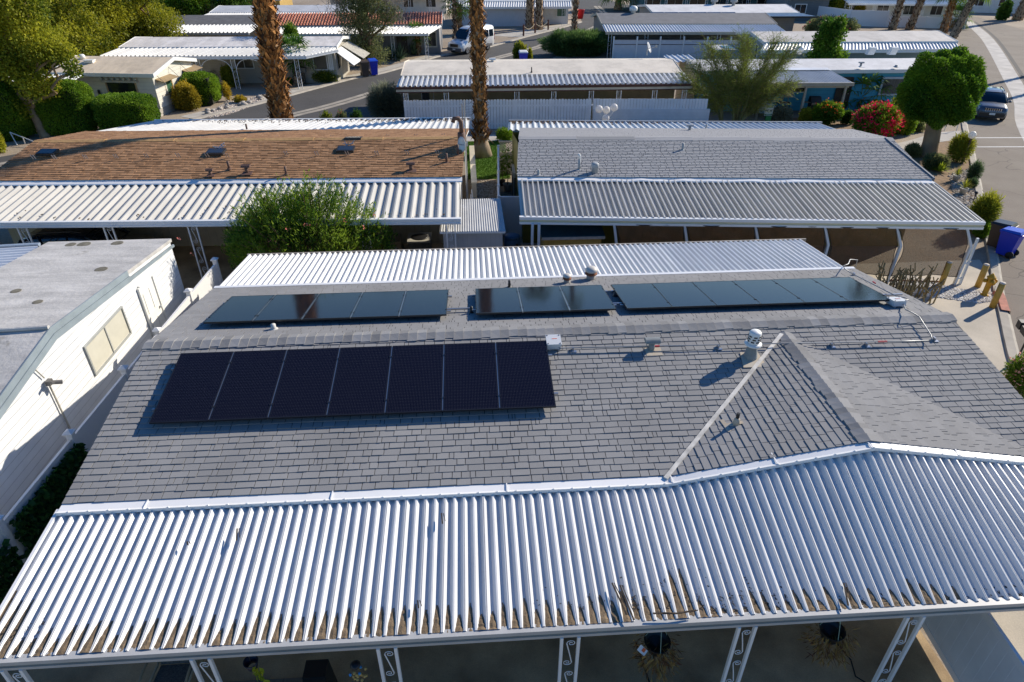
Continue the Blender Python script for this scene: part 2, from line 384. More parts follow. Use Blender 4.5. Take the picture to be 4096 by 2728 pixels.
# cross gable over the front: ridge runs towards the camera
gy0, gy1 = Ye-.03, Ye+GW+.3
gr = Vector((GX, gy0, GZ)); gl = Vector((-1, 0, -kS)).normalized(); g2 = Vector((1, 0, -kS)).normalized()
Lg = (GW+.02)*math.sqrt(1+kS*kS)
shingles(h1, 'cross_gable_slope', (GX-GW-.02, gy1, GZ-kS*(GW+.02)), (0, -1, 0), -gl, gy1-gy0, Lg, shingle)
shingles(h1, 'cross_gable_slope', (GX+GW+.02, gy0, GZ-kS*(GW+.02)), (0, 1, 0), -g2, gy1-gy0, Lg, shingle)
caps(h1, 'ridge_cap', (GX, gy0-.02, GZ+.015), (GX, gy1-.25, GZ+.015), .2, gl, g2, shingle, e=.15)
mb = MB(); va, vb = Vector((GX-GW, Ye-.08, Ze+.03)), Vector((GX-.08, Ye+GW-.03, GZ+.035))
for i in range(6):
    a, b = lerp(va, vb, i/6), lerp(va, vb, (i+1)/6); d = Vector((.028, -.028, 0)); mb.hexa([a-d-Vector((0, 0, .03)), a+d-Vector((0, 0, .03)), b+d-Vector((0, 0, .03)), b-d-Vector((0, 0, .03))], [a-d, a+d, b+d+Vector((0, 0, .004)), b-d+Vector((0, 0, .004))])
mb.build('valley_flashing', M('valley_paint', (.66, .62, .55), .6, .3, 5), h1)
# flashing between shingles and carport pans
def rake(x): return Ze + max(0, kS*(GW-abs(x-GX)))
xs = [XL, -4.2, -1.2, 1.6, GX-GW, 4.4, 5.6, GX, 7.9, 9.1, GX+GW, XR]
mb = MB()
up = [Vector((x, Ye+.05, rake(x)-.003)) for x in xs]; md = [Vector((x, Ye-.16, rake(x)-.012)) for x in xs]; lo = [Vector((x, Ye-.22, rake(x)+.012)) for x in xs]; lip = [Vector((x, Ye-.225, rake(x)-.05)) for x in xs]
mb.strip(md, up); mb.strip(lo, md); mb.strip(lip, lo)
for x in (-5.7, -2.6, .4, 3.3, 5.1, 6.7, 8.4, 10): mb.box((x, Ye-.06, rake(x)+.008), (.02, .3, .012))
x = XL+.2
while x < XR: mb.box((x, Ye-.2, rake(x)+.012), (.022, .022, .022)); x += .325
mb.build('flashing', white_metal, h1)
# carport pans
CY, CZ = 5.72, 2.46
pan = NT('carport_pan'); pan.set(Roughness=.38)
pan.base(pan.mix(1, pan.ramp(pan.noise(1.2, 4, (3, .4, 1)), [(.3, (.58, .58, .575)), (.7, (.68, .68, .675))]), pan.ramp(pan.noise(3.5, 6, rough=.7), [(.60, 1.0), (.75, .84)]), 'MULTIPLY')); pan = pan.m
A1 = lambda t: Vector((XL+(XR-XL)*t, CY, CZ))
def B1(t): x = XL+(XR-XL)*t; return Vector((x, Ye-.17, rake(x)-.085))
NR = 110; mb = MB(); corr(mb, A1, B1, NR, .062, RIB, RIB_SEAM, .03); cp = mb.build('carport_roof', pan, h1)
# silt and leaf litter lying in the low end of each pan
mb = MB(); pw = (XR-XL)/NR
for i in range(NR):
    x0 = XL+i*pw; fr = i/NR
    L = random.uniform(.26, .52) if fr < .58 else random.uniform(.12, .42) if fr < .80 else random.uniform(.05, .16)
    if i in (0, 1, 2): L = random.uniform(.8, 1.1)
    if i in (61, 62): L = random.uniform(.8, .9)
    hh = random.uniform(.6, .95) if fr < .78 else .4; prev = None; m = 9
    for j in range(m+1):
        s = j/m; t0 = A1((x0+pw*.18-XL)/(XR-XL)); t1 = B1((x0+pw*.18-XL)/(XR-XL)); q = lerp(t0, t1, L*s/(t1-t0).length)
        f = hh*(1-s)**.8*random.uniform(.85, 1.1)+.03; z = q.z+.062*f+.002
        xl, xr = x0+pw*(-.03-.30*f+.01), x0+pw*(.22+.29*f-.01)
        if s > .85: xl, xr = xl+pw*.1*random.random(), xr-pw*.14*random.random()
        cur = (Vector((xl, q.y, z-.004)), Vector((x0+pw*random.uniform(.05, .18), q.y, z+random.uniform(.0, .008))), Vector((xr, q.y, z-.004)))
        if prev: mb.face([prev[0], prev[1], cur[1], cur[0]]); mb.face([prev[1], prev[2], cur[2], cur[1]])
        prev = cur
mb.build('dirt', dirt, h1)['kind'] = 'stuff'
mb = MB()
for i in list(range(0, 5))+list(range(48, 96)):
    for k in range(random.randint(4, 16) if i < 5 or i > 55 else 3):
        x = XL+(i+random.uniform(.02, .42))*pw; L = abs(random.gauss(0, .28)); y = CY+.03+L; z = CZ+(y-CY)*.13+.03
        a = random.uniform(0, 3.2); l = random.uniform(.015, .05); d = Vector((math.cos(a), math.sin(a), random.uniform(-.1, .3)))*l
        mb.bar(Vector((x, y, z+.01)), Vector((x, y, z+.01))+d, random.uniform(.004, .014), .006)
for (vx, vy, dx, dy) in ((1407, 1340, .12, -.5), (1425, 1345, .1, -.55), (1555, 1410, -.34, .02), (1600, 1403, -.3, -.03), (1940, 1340, -.1, -.35), (545, 1215, .05, -.22), (1015, 1180, .02, -.2), (960, 1380, .02, -.12), (430, 1245, .03, -.06)):
    p = on(vx, vy, (1.86, 0, .13)); mb.bar(p, p+Vector((dx, dy, dy*.13)), .022, .014); mb.bar(p+Vector((.03, 0, 0)), p+Vector((dx*.7+.05, dy*.8, dy*.1+.01)), .012, .01)
mb.build('leaf_litter', debris_m, h1)['kind'] = 'stuff'
gutter(h1, (XL-.05, CY-.05, CZ+.035), (XR+.1, CY-.05, CZ+.035), .17, .1, [M('gutter_grey', (.46, .46, .45), .45, .08, 2), M('gutter_cream', (.34, .32, .27), .5, .08, 2)], 'gutter', band=True)
mb = MB(); mb.hexa([(XL-.05, CY-.02, CZ-.05), (XL, CY-.02, CZ-.05), (XL, Ye-.1, Ze-.16), (XL-.05, Ye-.1, Ze-.16)], [(XL-.05, CY-.02, CZ+.075), (XL, CY-.02, CZ+.075), (XL, Ye-.1, Ze-.02), (XL-.05, Ye-.1, Ze-.02)]); mb.build('side_trim', white_metal, h1)
posts(h1, [(-6.65, 5.66), (-4.08, 5.66), (-1.47, 5.66), (1.18, 5.66), (3.81, 5.66), (6.38, 5.66), (8.95, 5.66)], 2.33, .25)
# rear awning
RY, RZ = 19.15, 2.45
rearpan = M('rear_pan', (.80, .79, .76), .42, .08, 1.0, stretch=(3, .5, 1))
ribbed(h1, 'rear_awning_roof', (XR-.1, RY, RZ), (XL, RY, RZ), (XR-.1, Yb-.02, Ze-.08), (XL, Yb-.02, Ze-.08), .165, .055, rearpan)
mb = MB(); mb.box(((XL+XR)/2, Yb+.02, Ze+.0), (XR-XL, .12, .05)); mb.build('rear_flashing', white_metal, h1)
mb = MB(); mb.box(((XL+XR)/2, RY+.04, RZ-.02), (XR-XL+.05, .06, .13)); mb.build('rear_gutter', M('weathered_gutter', (.30, .27, .23), .7, .3, 3), h1)
mb = MB()
for i in range(108):
    x = XL+.03+i*.165; L = random.uniform(.1, .35)+(.7*random.random() if x < -3.5 else 0)
    k = (Ze-.08-RZ)/(Yb-RY); mb.face([(x, RY, RZ+.03), (x+.085, RY, RZ+.03), (x+.07, RY-L, RZ+k*-L+.006), (x+.02, RY-L*.9, RZ+k*-L*.9+.006)])
mb.build('rear_dirt', dirt, h1)['kind'] = 'stuff'
for i in range(7): pass
posts(h1, [(XL+.2+i*2.9, RY-.05) for i in range(7)], RZ-.08, .25, scrolls=False)
walls(h1, (XL+.25, Ye+.2), (XR-.25, Ye+.2), (XL+.25, Yb-.2), (XR-.25, Yb-.2), Ze-.12, Zr-.14, Ze-.12, siding('near_house_siding', (.52, .50, .46), .2))
# ------------------------------------------------------------------ solar panels
cell = NT('solar_cells'); cell.set(Roughness=.07); cell.b.inputs['Specular Tint'].default_value = (.07, .30, 1, 1); cell.b.inputs['Specular IOR Level'].default_value = .24; cell.b.inputs['Coat Weight'].default_value = 0
sp = cell.n('ShaderNodeSeparateXYZ'); cell.l(cell.coord(), sp.inputs[0])
fx = cell.math('FRACT', cell.math('DIVIDE', sp.outputs[0], .0295)); fy = cell.math('FRACT', cell.math('DIVIDE', sp.outputs[1], .079))
bus = cell.math('MULTIPLY', cell.math('LESS_THAN', fx, .12), cell.ramp(fy, [(.0, .45), (.35, .45), (.5, 1.0), (.65, 1.0), (.8, .45)]))
c = cell.mix(bus, (.004, .005, .010), (.075, .075, .085)); cell.base(c); cell = cell.m
frame_m = M('black_frame', (.012, .012, .015), .35, 0)
alu = M('aluminium_rail', (.45, .46, .48), .3, .05, metal=.8)
PW, PH = 1.076, 1.895
def make_panel(w=PW, h=PH):
    r = thing('solar_panel', 'black solar panel', 'solar panel')
    mb = MB()
    for s in (-1, 1): mb.box((s*(w/2-.01), 0, 0), (.02, h, .04)); mb.box((0, s*(h/2-.01), 0), (w-.04, .02, .04))
    child(r, mb.build('frame', frame_m, r)); mb = MB(); mb.box((0, 0, .012), (w-.04, h-.04, .012)); child(r, mb.build('cell_glass', cell, r))
    mb = MB()
    for y in (-h*.32, h*.32):
        for x in (-w/2, w/2-.03): mb.box((x+.01, y, .022), (.03, .05, .012))
    mb.build('clamp', frame_m, r); return r
P0 = make_panel(); used = [False]
def place_panel(loc, tiltk, label, group, sc=1.0):
    o = P0 if not used[0] else copy_tree(P0); used[0] = True
    o.location = loc; o.rotation_euler = (math.atan(tiltk), 0, 0); o.scale = (sc, sc, sc); o['label'] = label; o['group'] = group
ORD = ['first', 'second', 'third', 'fourth', 'fifth', 'sixth', 'seventh']
def array(x0, y0, z0, n, pitch, k, words, group):
    ln = math.sqrt(1+k*k)
    for i in range(n):
        pos = 'leftmost' if i == 0 else 'rightmost' if i == n-1 else ORD[i]+' from the left'
        c = Vector((x0+pitch*(i+.5), y0, z0)); place_panel(c, k, f'{pos} {words}', group)
    mb = MB(); th = math.atan(k)
    for s in (-.55, .55):
        yy = y0+s*math.cos(th); zz = z0+s*math.sin(th)-.045; mb.box((x0+pitch*n/2, yy, zz), (pitch*n+.16, .04, .04))
    for i in range(1, n): mb.box((x0+pitch*i, y0, z0), (.02, PH*math.cos(th)*.985, .03), 0, Matrix.Rotation(th, 3, 'X'))
    for i in range(n+1):
        for s in (-.55, .55): mb.box((x0+.1+(pitch*n-.2)*i/n, y0+s*math.cos(th)-.05, z0+s*math.sin(th)-.08), (.06, .1, .06))
    return mb
gF, gB = 'black solar panels on the near roof slope', 'blue-reflecting solar panels beyond the near ridge'
yc = 10.78; mbr = array(-6.19, yc, PF[0]+kS*yc+.15, 7, 1.0915, kS, 'of the seven black panels on the near roof slope', gF)
tag(mbr.build('panel_rail', alu), 'metal mounting rails and feet under the seven black panels of the near slope', 'rail')
yb = 14.02; zb = PB[0]-kS*yb+.14
for x0, n, pit, wd in ((-6.21, 5, 1.10, 'of the five blue-reflecting panels left of the rear slope'), (-.05, 3, 1.10, 'of the three blue-reflecting panels in the middle of the rear slope'), (3.50, 6, 1.068, 'of the six blue-reflecting panels right of the rear slope')):
    w2 = {5: 'under the row of five', 3: 'under the row of three', 6: 'under the row of six'}[n]
    mbr = array(x0, yb, zb, n, pit, -kS, wd, gB); mbr.box((x0+n*pit+.2, yb-.4, zb+.02), (.8, .04, .04))
    tag(mbr.build('panel_rail', alu), f'metal mounting rails and feet {w2} blue-reflecting panels', 'rail')
# ------------------------------------------------------------------ boxes, conduit, vents on the near roof
boxm = M('junction_box_grey', (.62, .64, .66), .5, .04)
def onF(vx, vy, h=0): return on(vx, vy, (PF[0]+h, 0, kS))
def onB(vx, vy, h=0): return on(vx, vy, (PB[0]+h, 0, -kS))
def jbox(p, label, d=(.3, .3, .13), k=kS):
    r = thing('junction_box', label, 'junction box', p, group='junction boxes on the near roof'); mb = MB(); T = Matrix.Rotation(math.atan(k), 3, 'X')
    mb.box(p+Vector((0, 0, .11)), d, 0, T); mb.build('box', boxm, r); mb = MB(); mb.box(p+Vector((0, 0, .11+d[2]/2+.005)), (d[0]+.02, d[1]+.02, .012), 0, T); l = mb.build('lid', boxm, r)
    for s in (-1, 1):
        m2 = MB()
        for q in (-1, 1): m2.box(p+Vector((s*d[0]*.43, q*d[1]*.43, .125+d[2]/2+q*d[1]*.43*k)), (.02, .02, .014))
        m2.build('screw', dark_metal, l)
    mb = MB(); mb.box(p+Vector((.02, .02, .124+d[2]/2)), (.12, .06, .004), 0, T); mb.mat = 1; mb.box(p+Vector((.02, .02, .127+d[2]/2)), (.11, .018, .004), 0, T); mb.build('warning_sticker', [white_paint, M('sticker_red', (.6, .08, .04), .5, 0)], r)
    mb = MB()
    for s in (-1, 1): mb.box(p+Vector((s*.1, 0, .02)), (.05, .32, .05), 0, T)
    mb.build('foot', alu, r)
jb1 = onF(1272, 797); jbox(jb1, 'grey junction box beside the right end of the seven black panels')
jb2 = onB(2057, 703); jbox(jb2, 'white-lidded junction box at the right end of the row of six panels', k=-kS)
def conduit(pts, label, r=.013, reds=(), feet=()):
    t = thing('conduit', label, 'conduit', pts[0], group='conduit pipes on the near roof'); mb = MB(); mb.smooth = True; mb.tube(pts, r, 8); mb.build('pipe', M('conduit_grey', (.30, .31, .32), .45, .1, metal=.6), t)
    for p in feet:
        mb = MB(); mb.box(p+Vector((0, 0, .03)), (.03, .09, .09)); mb.box(p+Vector((.02, -.05, .008)), (.10, .08, .014)); mb.build('foot', alu, t)
    for a, b in reds: mb = MB(); mb.tube([a, b], r+.006, 8); mb.build('red_coupling', M('red_tape', (.55, .03, .05), .5, 0), t)
ca, cb = onF(1285, 800, .1), onF(2135, 783, .1)
conduit([jb1+Vector((.14, 0, .1))]+[lerp(ca, cb, i/14)+Vector((0, 0, random.uniform(-.006, .006))) for i in range(15)], 'straight conduit crossing the near slope from the grey junction box', reds=[(lerp(ca, cb, .25), lerp(ca, cb, .268)), (lerp(ca, cb, .505), lerp(ca, cb, .515)), (lerp(ca, cb, .86), lerp(ca, cb, .885))], feet=[onF(x, y) for x, y in ((1317, 806), (1650, 800), (1910, 796), (1990, 795))])
cend = onF(2146, 782)
conduit([cb+Vector((0, 0, 0)), onF(2143, 780, .14), onF(2140, 770, .12), onF(2113, 728, .13), onB(2098, 719, .18), onB(2082, 712, .16), jb2+Vector((.12, -.1, .1))], 'bent conduit from the straight pipe over the ridge to the white-lidded box', feet=[cend])
mb_pts = [jb2+Vector((.16, .1, .13)), jb2+Vector((.3, .02, .14)), jb2+Vector((.26, .12, .15))]+[lerp(jb2+Vector((.15, .25, .12)), onB(1955, 627, .12), i/6) for i in range(7)]+[onB(1942, 618, .2), onB(1938, 611, .28), onB(1950, 607, .3), Vector((10.75, 16.45, 3.02)), Vector((10.98, 16.45, 3.0)), Vector((10.98, 16.45, 2.5))]
conduit(mb_pts, 'conduit following the right edge of the rear slope and looping over the eave', reds=[(lerp(jb2, onB(1955, 627), .45)+Vector((.09, .12, .12)), lerp(jb2, onB(1955, 627), .5)+Vector((.085, .12, .12)))], feet=[onB(1962, 633)])
galv = M('painted_vent_grey', (.24, .26, .26), .6, .15, 5)
cream = M('flashing_cream', (.62, .56, .46), .7, .2, 6, col2=(.5, .4, .28))
p = onF(1724, 822); t = thing('flue_vent', 'tall round flue with slotted white cap beside the valley on the near slope', 'roof vent', p)
mb = MB(); mb.smooth = True; mb.lathe(p+Vector((0, 0, -.05)), [(.15, 0), (.14, .1), (.10, .32), (.095, .38)], 20); mb.build('pipe', galv, t)
mb = MB(); mb.smooth = True; mb.lathe(p+Vector((0, 0, .36)), [(.10, -.03), (.175, -.03), (.18, .0), (.11, .02)], 20); mb.lathe(p+Vector((0, 0, .40)), [(.115, -.03), (.12, .0), (.125, .22), (.10, .255), (.0, .265)], 20); cap_ = mb.build('cap', white_paint, t)
mb = MB()
for z in (.47, .53, .59):
    for a in np.linspace(0, 2*math.pi, 8)[:-1]: mb.box(p+Vector((math.cos(a+z*3)*.121, math.sin(a+z*3)*.121, z-.03)), (.02, .065, .028), a+z*3)
mb.build('slot', dark_metal, cap_)
mb = MB(); q = p+Vector((0, -.02, 0)); mb.slab([q+Vector((-.25, -.3, -.3*kS+.03)), q+Vector((.25, -.3, -.3*kS+.03)), q+Vector((.2, .15, .15*kS+.03)), q+Vector((-.18, .15, .15*kS+.03))], .012); mb.build('flashing_plate', cream, t)
def tvent(p, label, s=1.0, m=galv, grp=None, fl=cream):
    t = thing('roof_vent', label, 'roof vent', p, group=grp); mb = MB(); mb.smooth = True; mb.lathe(p-Vector((0, 0, .05)), [(.085*s, 0), (.075*s, .33*s)], 14); mb.build('pipe', m, t)
    mb = MB(); n = 10; vs = [p+Vector((x*.19*s, math.cos(a)*.12*s, .26*s+math.sin(a)*.1*s)) for x in (-1, 1) for a in np.linspace(-.1, math.pi+.1, n)]
    mb.mesh(vs, [(i, i+1, n+i+1, n+i) for i in range(n-1)]+[tuple(range(n)), tuple(range(2*n-1, n-1, -1))]); mb.build('hood', m, t)
    mb = MB(); mb.box(p+Vector((.03, -.1*s, .0)), (.42*s, .3*s, .02), 0, Matrix.Rotation(math.atan(kS), 3, 'X')); mb.build('flashing_plate', fl, t); return t
tvent(onF(1497, 804), 'grey T-shaped hooded vent behind the straight conduit on the near slope', .82)
p = onB(0, 0) if False else on(1692, 975, (GZ-kS*GX, kS, 0)); t = thing('vent_pipe', 'short pipe with black top on cream flashing left of the cross gable', 'roof vent', p)
mb = MB(); mb.smooth = True; mb.lathe(p, [(.075, -.03), (.055, .12), (.035, .15)], 12); mb.build('base', cream, t); mb = MB(); mb.lathe(p, [(.033, .1), (.033, .26)], 12); mb.build('pipe', black, t)
mb = MB(); T = Matrix.Rotation(-math.atan(kS), 3, 'Y'); mb.box(p+Vector((-.02, .0, .012)), (.3, .08, .016), 0, T); mb.box(p+Vector((-.2, -.01, -.02)), (.07, .36, .016), .12, T); mb.build('flashing_plate', cream, t)
def turb(p, label, s=1.0):
    t = thing('turbine_vent', label, 'roof vent', p, group='capped round vents behind the rear panels'); mb = MB(); mb.smooth = True; mb.lathe(p, [(.13*s, -.04), (.12*s, .16*s)], 16); mb.build('pipe', M('old_vent', (.40, .37, .32), .6, .2, 8), t)
    mb = MB(); mb.smooth = True; mb.lathe(p+Vector((0, 0, .15*s)), [(.12*s, 0), (.17*s, .02), (.17*s, .05), (.12*s, .06)], 16); mb.build('collar', rust, t)
    mb = MB(); mb.smooth = True; mb.lathe(p+Vector((0, 0, .2*s)), [(.11*s, 0), (.11*s, .05), (.17*s, .06), (.175*s, .1*s), (.12*s, .16*s), (.03, .18*s)], 16); mb.build('cap', M('old_cap', (.58, .54, .48), .5, .1, 8), t)
turb(onB(1303, 650), 'smaller capped round vent behind the middle row of panels', .7); turb(onB(1358, 642), 'larger mushroom-capped vent behind the middle row of panels', 1.0)
def stub(p, label, mt, r=.04, h=.18, name='vent_pipe', grp=None, lean=0):
    t = thing(name, label, 'roof vent', p, group=grp); mb = MB(); mb.smooth = True; mb.tube([p-Vector((0, 0, .06)), p+Vector((lean, 0, h))], r, 10); mb.build('pipe', mt, t); mb = MB(); mb.lathe(p-Vector((0, 0, .02)), [(r*1.9, 0), (r*1.7, .03), (r*1.1, .05)], 12); mb.build('collar', mt, t); return t
stub(onB(630, 757), 'short white open pipe below the row of five panels', M('stub_white', (.62, .6, .55), .6, .1), .055, .13)
stub(onB(1171, 660), 'black pipe standing behind the leftmost of the three panels', black, .035, .2)
stub(onB(1084, 720), 'black pipe in the gap left of the row of three panels', black, .035, .18)
stub(onB(1415, 682), 'dark pipe in the shaded gap left of the row of six panels', dark_metal, .05, .12)
# ================================================================== white single-wide at the left
hw = thing('mobile_home', 'white trailer home at the left edge with grey brush-coated roof and a lit side wall', 'house', (-11.6, 12, 0))
wx, wl = -9.72, -13.5
wsd = siding('white_lap_siding', (.72, .73, .73), .19)
def wz(y): return 3.42-.1*(y-13.3) if y > 13.3 else 3.42-.16*(13.3-y)
grc = coated('grey_coating', (.56, .54, .51), (.5, 2.2, 1), .24, (.20, .18, .14), .5)
mb = MB(); ys = [3.5, 8, 13.0, 13.3, 13.6, 17, 20.0]
for a, b in zip(ys, ys[1:]): mb.slab([(wl, a, wz(a)), (wx+.02, a, wz(a)), (wx+.02, b, wz(b)), (wl, b, wz(b))], .1)
rf = mb.build('roof', grc, hw)
mb = MB(); mb.tube([(wl, 13.25, 3.46), (-12, 13.3, 3.47), (-11, 13.2, 3.46), (wx, 13.28, 3.46)], .05, 8); mb.build('roof_seam', grc, rf)
mb = MB()
for x, y, r in ((-12.6, 19.6, .16), (-12.2, 19.6, .2), (-11.2, 19.62, .18), (-10.5, 17.2, .17), (-11.9, 15.7, .13), (-12.4, 15.4, .19), (-10.9, 14.9, .12)):
    mb.lathe((x, y, wz(y)+.012), [(r, 0), (r*.8, .004), (r*.3, .006)], 14)
mb.build('worn_patch', M('worn_coating', (.17, .155, .115), .9, .3, 8), rf)
mb = MB(); mb.mesh([(wx-.05, y, 0) for y in ys]+[(wx-.05, y, wz(y)-.05) for y in ys], [(i, i+1, len(ys)+i+1, len(ys)+i) for i in range(len(ys)-1)])
mb.face([(wl+.05, 19.95, 0), (wx-.05, 19.95, 0), (wx-.05, 19.95, wz(19.95)-.05), (wl+.05, 19.95, wz(19.95)-.05)]); mb.face([(wl+.05, 3.5, 0), (wl+.05, 20, 0), (wl+.05, 20, 2.7), (wl+.05, 3.5, 2.5)])
mb.build('wall', wsd, hw)
mb = MB()
for a, b in zip(ys, ys[1:]):
    if b <= 17:
        for o, (h0, h1) in ((.03, (.02, -.14)), (.055, (-.15, -.30))): mb.hexa([(wx, a, wz(a)+h1), (wx+o, a, wz(a)+h1), (wx+o, b, wz(b)+h1), (wx, b, wz(b)+h1)], [(wx, a, wz(a)+h0), (wx+o, a, wz(a)+h0), (wx+o, b, wz(b)+h0), (wx, b, wz(b)+h0)])
    else: mb.hexa([(wx, a, wz(a)-.30), (wx+.05, a, wz(a)-.30), (wx+.05, b, wz(b)-.28), (wx, b, wz(b)-.28)], [(wx, a, wz(a)-.2), (wx+.05, a, wz(a)-.2), (wx+.05, b, wz(b)-.2), (wx, b, wz(b)-.2)])
mb.build('roof_trim', blue_trim, hw)
window(hw, (wx-.05, 15.2, 1.93), 2.0, .78, (1, 0, 0), M('aluminium_window', (.35, .36, .34), .4, .1), frost, 1, .05, .05)
d = door(hw, (wx-.05, 17.75, 1.35), .86, 1.95, (1, 0, 0), M('white_door', (.78, .77, .72), .5, .04), grey_metal)
mb = MB(); mb.tube([(wx+.0, 12.55, .3), (wx+.0, 12.55, 2.35), (wx+.02, 12.45, 2.45)], .022, 8); mb.tube([(wx, 12.5, 2.6), (wx, 12.35, 2.95), (wx, 12.2, 3.0)], .015, 6); mb.build('pipe', M('beige_pipe', (.45, .42, .35), .6, .1), hw)
mb = MB(); mb.box((wx+.06, 12.5, 2.48), (.1, .14, .12)); mb.tube([(wx+.1, 12.52, 2.46), (wx+.26, 12.62, 2.4)], .05, 8); mb.tube([(wx+.1, 12.46, 2.5), (wx+.24, 12.38, 2.55)], .035, 8); mb.build('security_light', M('lamp_grey', (.12, .115, .11), .5, 0), hw)
# awning on its far side
ribbed(hw, 'awning_roof', (-20.5, 19.6, 2.5), (-20.5, 12, 2.5), (wl, 19.6, 2.78), (wl, 12, 2.78), .2, .05, white_metal)
gutter(hw, (wl-.1, 19.75, 2.82), (-20.5, 19.75, 2.6), .14, .1, M('blue_grey_gutter', (.30, .36, .44), .4, .05), 'gutter', out=(0, 1, 0))
# ------------------------------------------------------------------ vinyl fence between the two houses
vinyl = M('white_vinyl', (.76, .76, .76), .4, .03, 1)
fn = thing('vinyl_fence', 'white vinyl fence with capped posts between the trailer and the near house', 'fence', (-8.7, 12, 0))
def fx(y): return -8.95+(y-8)*.031
FY = [4.0, 6.45, 8.9, 11.35, 13.8, 15.7, 17.9, 20.1]; FH = [1.8, 1.8, 1.8, 1.8, 1.8, 1.75, 1.8, 1.8]
for i, y in enumerate(FY):
    mb = MB(); x = fx(y); h = FH[i]+.12; mb.box((x, y, h/2), (.13, .13, h)); pst = mb.build('post', vinyl, fn); mb = MB()
    mb.hexa([(x-.1, y-.1, h), (x+.1, y-.1, h), (x+.1, y+.1, h), (x-.1, y+.1, h)], [(x-.1, y-.1, h+.04), (x+.1, y-.1, h+.04), (x+.1, y+.1, h+.04), (x-.1, y+.1, h+.04)])
    mb.lathe((x, y, h+.04), [(.12, 0), (.09, .02), (.01, .06)], 4); mb.build('cap', vinyl, pst)
    if i < len(FY)-1:
        y2 = FY[i+1]; mb = MB(); mb.bar((x, y+.06, 1.74), (fx(y2), y2-.06, 1.74), .06, .12); mb.bar((x, y+.06, .15), (fx(y2), y2-.06, .15), .05, .12)
        mb.bar((x, y+.06, .95), (fx(y2), y2-.06, .95), .03, 1.5); mb.build('panel', vinyl, fn)
# ================================================================== ground
def sheet(name, pts, mat, z, kind='structure', label=None, cat=None):
    mb = MB(); mb.face([(p[0], p[1], z) for p in pts]); o = mb.build(name, mat)
    n = o.data.polygons[0].normal
    structure(o, kind)
    if label: tag(o, label, cat)
    return o
gsand = NT('desert_ground'); gsand.set(Roughness=.95)
c = gsand.ramp(gsand.noise(.12, 6, rough=.65), [(.35, (.30, .23, .16)), (.65, (.44, .36, .27))])
c = gsand.mix(1, c, gsand.ramp(gsand.noise(9, 5, rough=.75), [(.3, .62), (.65, 1.0)]), 'MULTIPLY'); gsand.base(c); gsand.bump(gsand.noise(14, 5), .5, .05); gsand = gsand.m
sheet('ground', [(-400, -60), (500, -60), (500, 900), (-400, 900)], gsand, 0)
asph = NT('asphalt'); asph.set(Roughness=.9)
def asphalt(name, c0, c1, crack=.35):
    a = NT(name); a.set(Roughness=.9); c = a.ramp(a.noise(.35, 6, rough=.65), [(.3, c0), (.7, c1)])
    c = a.mix(1, c, a.ramp(a.noise(60, 3, rough=.8), [(.3, .6), (.7, 1.0)]), 'MULTIPLY')
    mp = a.n('ShaderNodeMapping'); a.l(a.coord(), mp.inputs[0]); ns = a.n('ShaderNodeTexNoise'); ns.inputs['Scale'].default_value = .5; a.l(a.coord(), ns.inputs[0])
    v = a.n('ShaderNodeTexVoronoi', feature='DISTANCE_TO_EDGE'); v.inputs['Scale'].default_value = .22
    vm = a.n('ShaderNodeVectorMath', operation='MULTIPLY_ADD'); a.l(ns.outputs[1], vm.inputs[0]); vm.inputs[1].default_value = (2.5, 2.5, 2.5); a.l(a.coord(), vm.inputs[2]); a.l(vm.outputs[0], v.inputs['Vector'])
    c = a.mix(1, c, a.ramp(v.outputs[0], [(.0, crack), (.006, 1.0)]), 'MULTIPLY'); a.base(c); a.bump(a.noise(90, 2), .4, .01); return a.m
as_old = asphalt('old_asphalt', (.20, .16, .125), (.26, .22, .175)); as_new = asphalt('dark_asphalt', (.072, .068, .064), (.095, .09, .085), .75)
P = lambda *l: [at(*p) for p in l]
left_edge = [(13.2, 5), (15.0, 12.2)]+[tuple(at(*p)[:2]) for p in ((2354, 859), (2317, 720), (2305, 674), (2292, 592), (2278, 532), (2259, 447), (2235, 333), (2222, 285))]+[(39.5, 52), (47, 64), (55.1, 75.6), (61, 86), (66, 97), (66, 108)]
right_edge = [(80, 116), tuple(at(2253, 41)[:2]), tuple(at(2338, 64)[:2]), (70, 80), (60, 64), (50, 50), (40, 36), (32, 24), (26, 12), (24, 4)]
sheet('street', left_edge+right_edge, as_old, .004)
side = [(-34, 34), (-26, 41), tuple(at(445, 277)[:2])]+[tuple(at(*p)[:2]) for p in ((588, 242), (667, 221), (812, 182), (868, 172), (924, 157), (1020, 128), (1120, 110), (1209, 86), (1302, 62), (1338, 51))]+[(17.5, 112), (19, 128), (15, 150), (10, 190)]
side2 = [(22, 190), (26, 150), (29, 128), (27, 112), tuple(at(1400, 75)[:2]), (14.5, 84), (8.5, 72), (2, 62), (-3.5, 54), (-5.2, 46.5), (-9.5, 40.3), (-15, 37.4), (-20, 34.5), (-30, 29)]
sheet('side_street', side+side2, as_new, .004)
conc_l = M('pale_concrete', (.46, .43, .38), .9, .15, 1.2, .2, 40)
conc_d = M('kerb_concrete', (.40, .36, .30), .9, .2, 1.5, .2, 40)
def ribbon(name, pts, w, mat, z, side_=0):
    mb = MB(); L, R_ = [], []
    for i, p in enumerate(pts):
        p = Vector((p[0], p[1], 0)); a = Vector((*pts[max(i-1, 0)][:2], 0)); b = Vector((*pts[min(i+1, len(pts)-1)][:2], 0)); d = (b-a).normalized(); n = Vector((-d.y, d.x, 0))
        L.append(p+n*(w if side_ > 0 else w/2 if side_ == 0 else 0)+Vector((0, 0, z))); R_.append(p-n*(w if side_ < 0 else w/2 if side_ == 0 else 0)+Vector((0, 0, z)))
    mb.strip(R_, L); return structure(mb.build(name, mat))
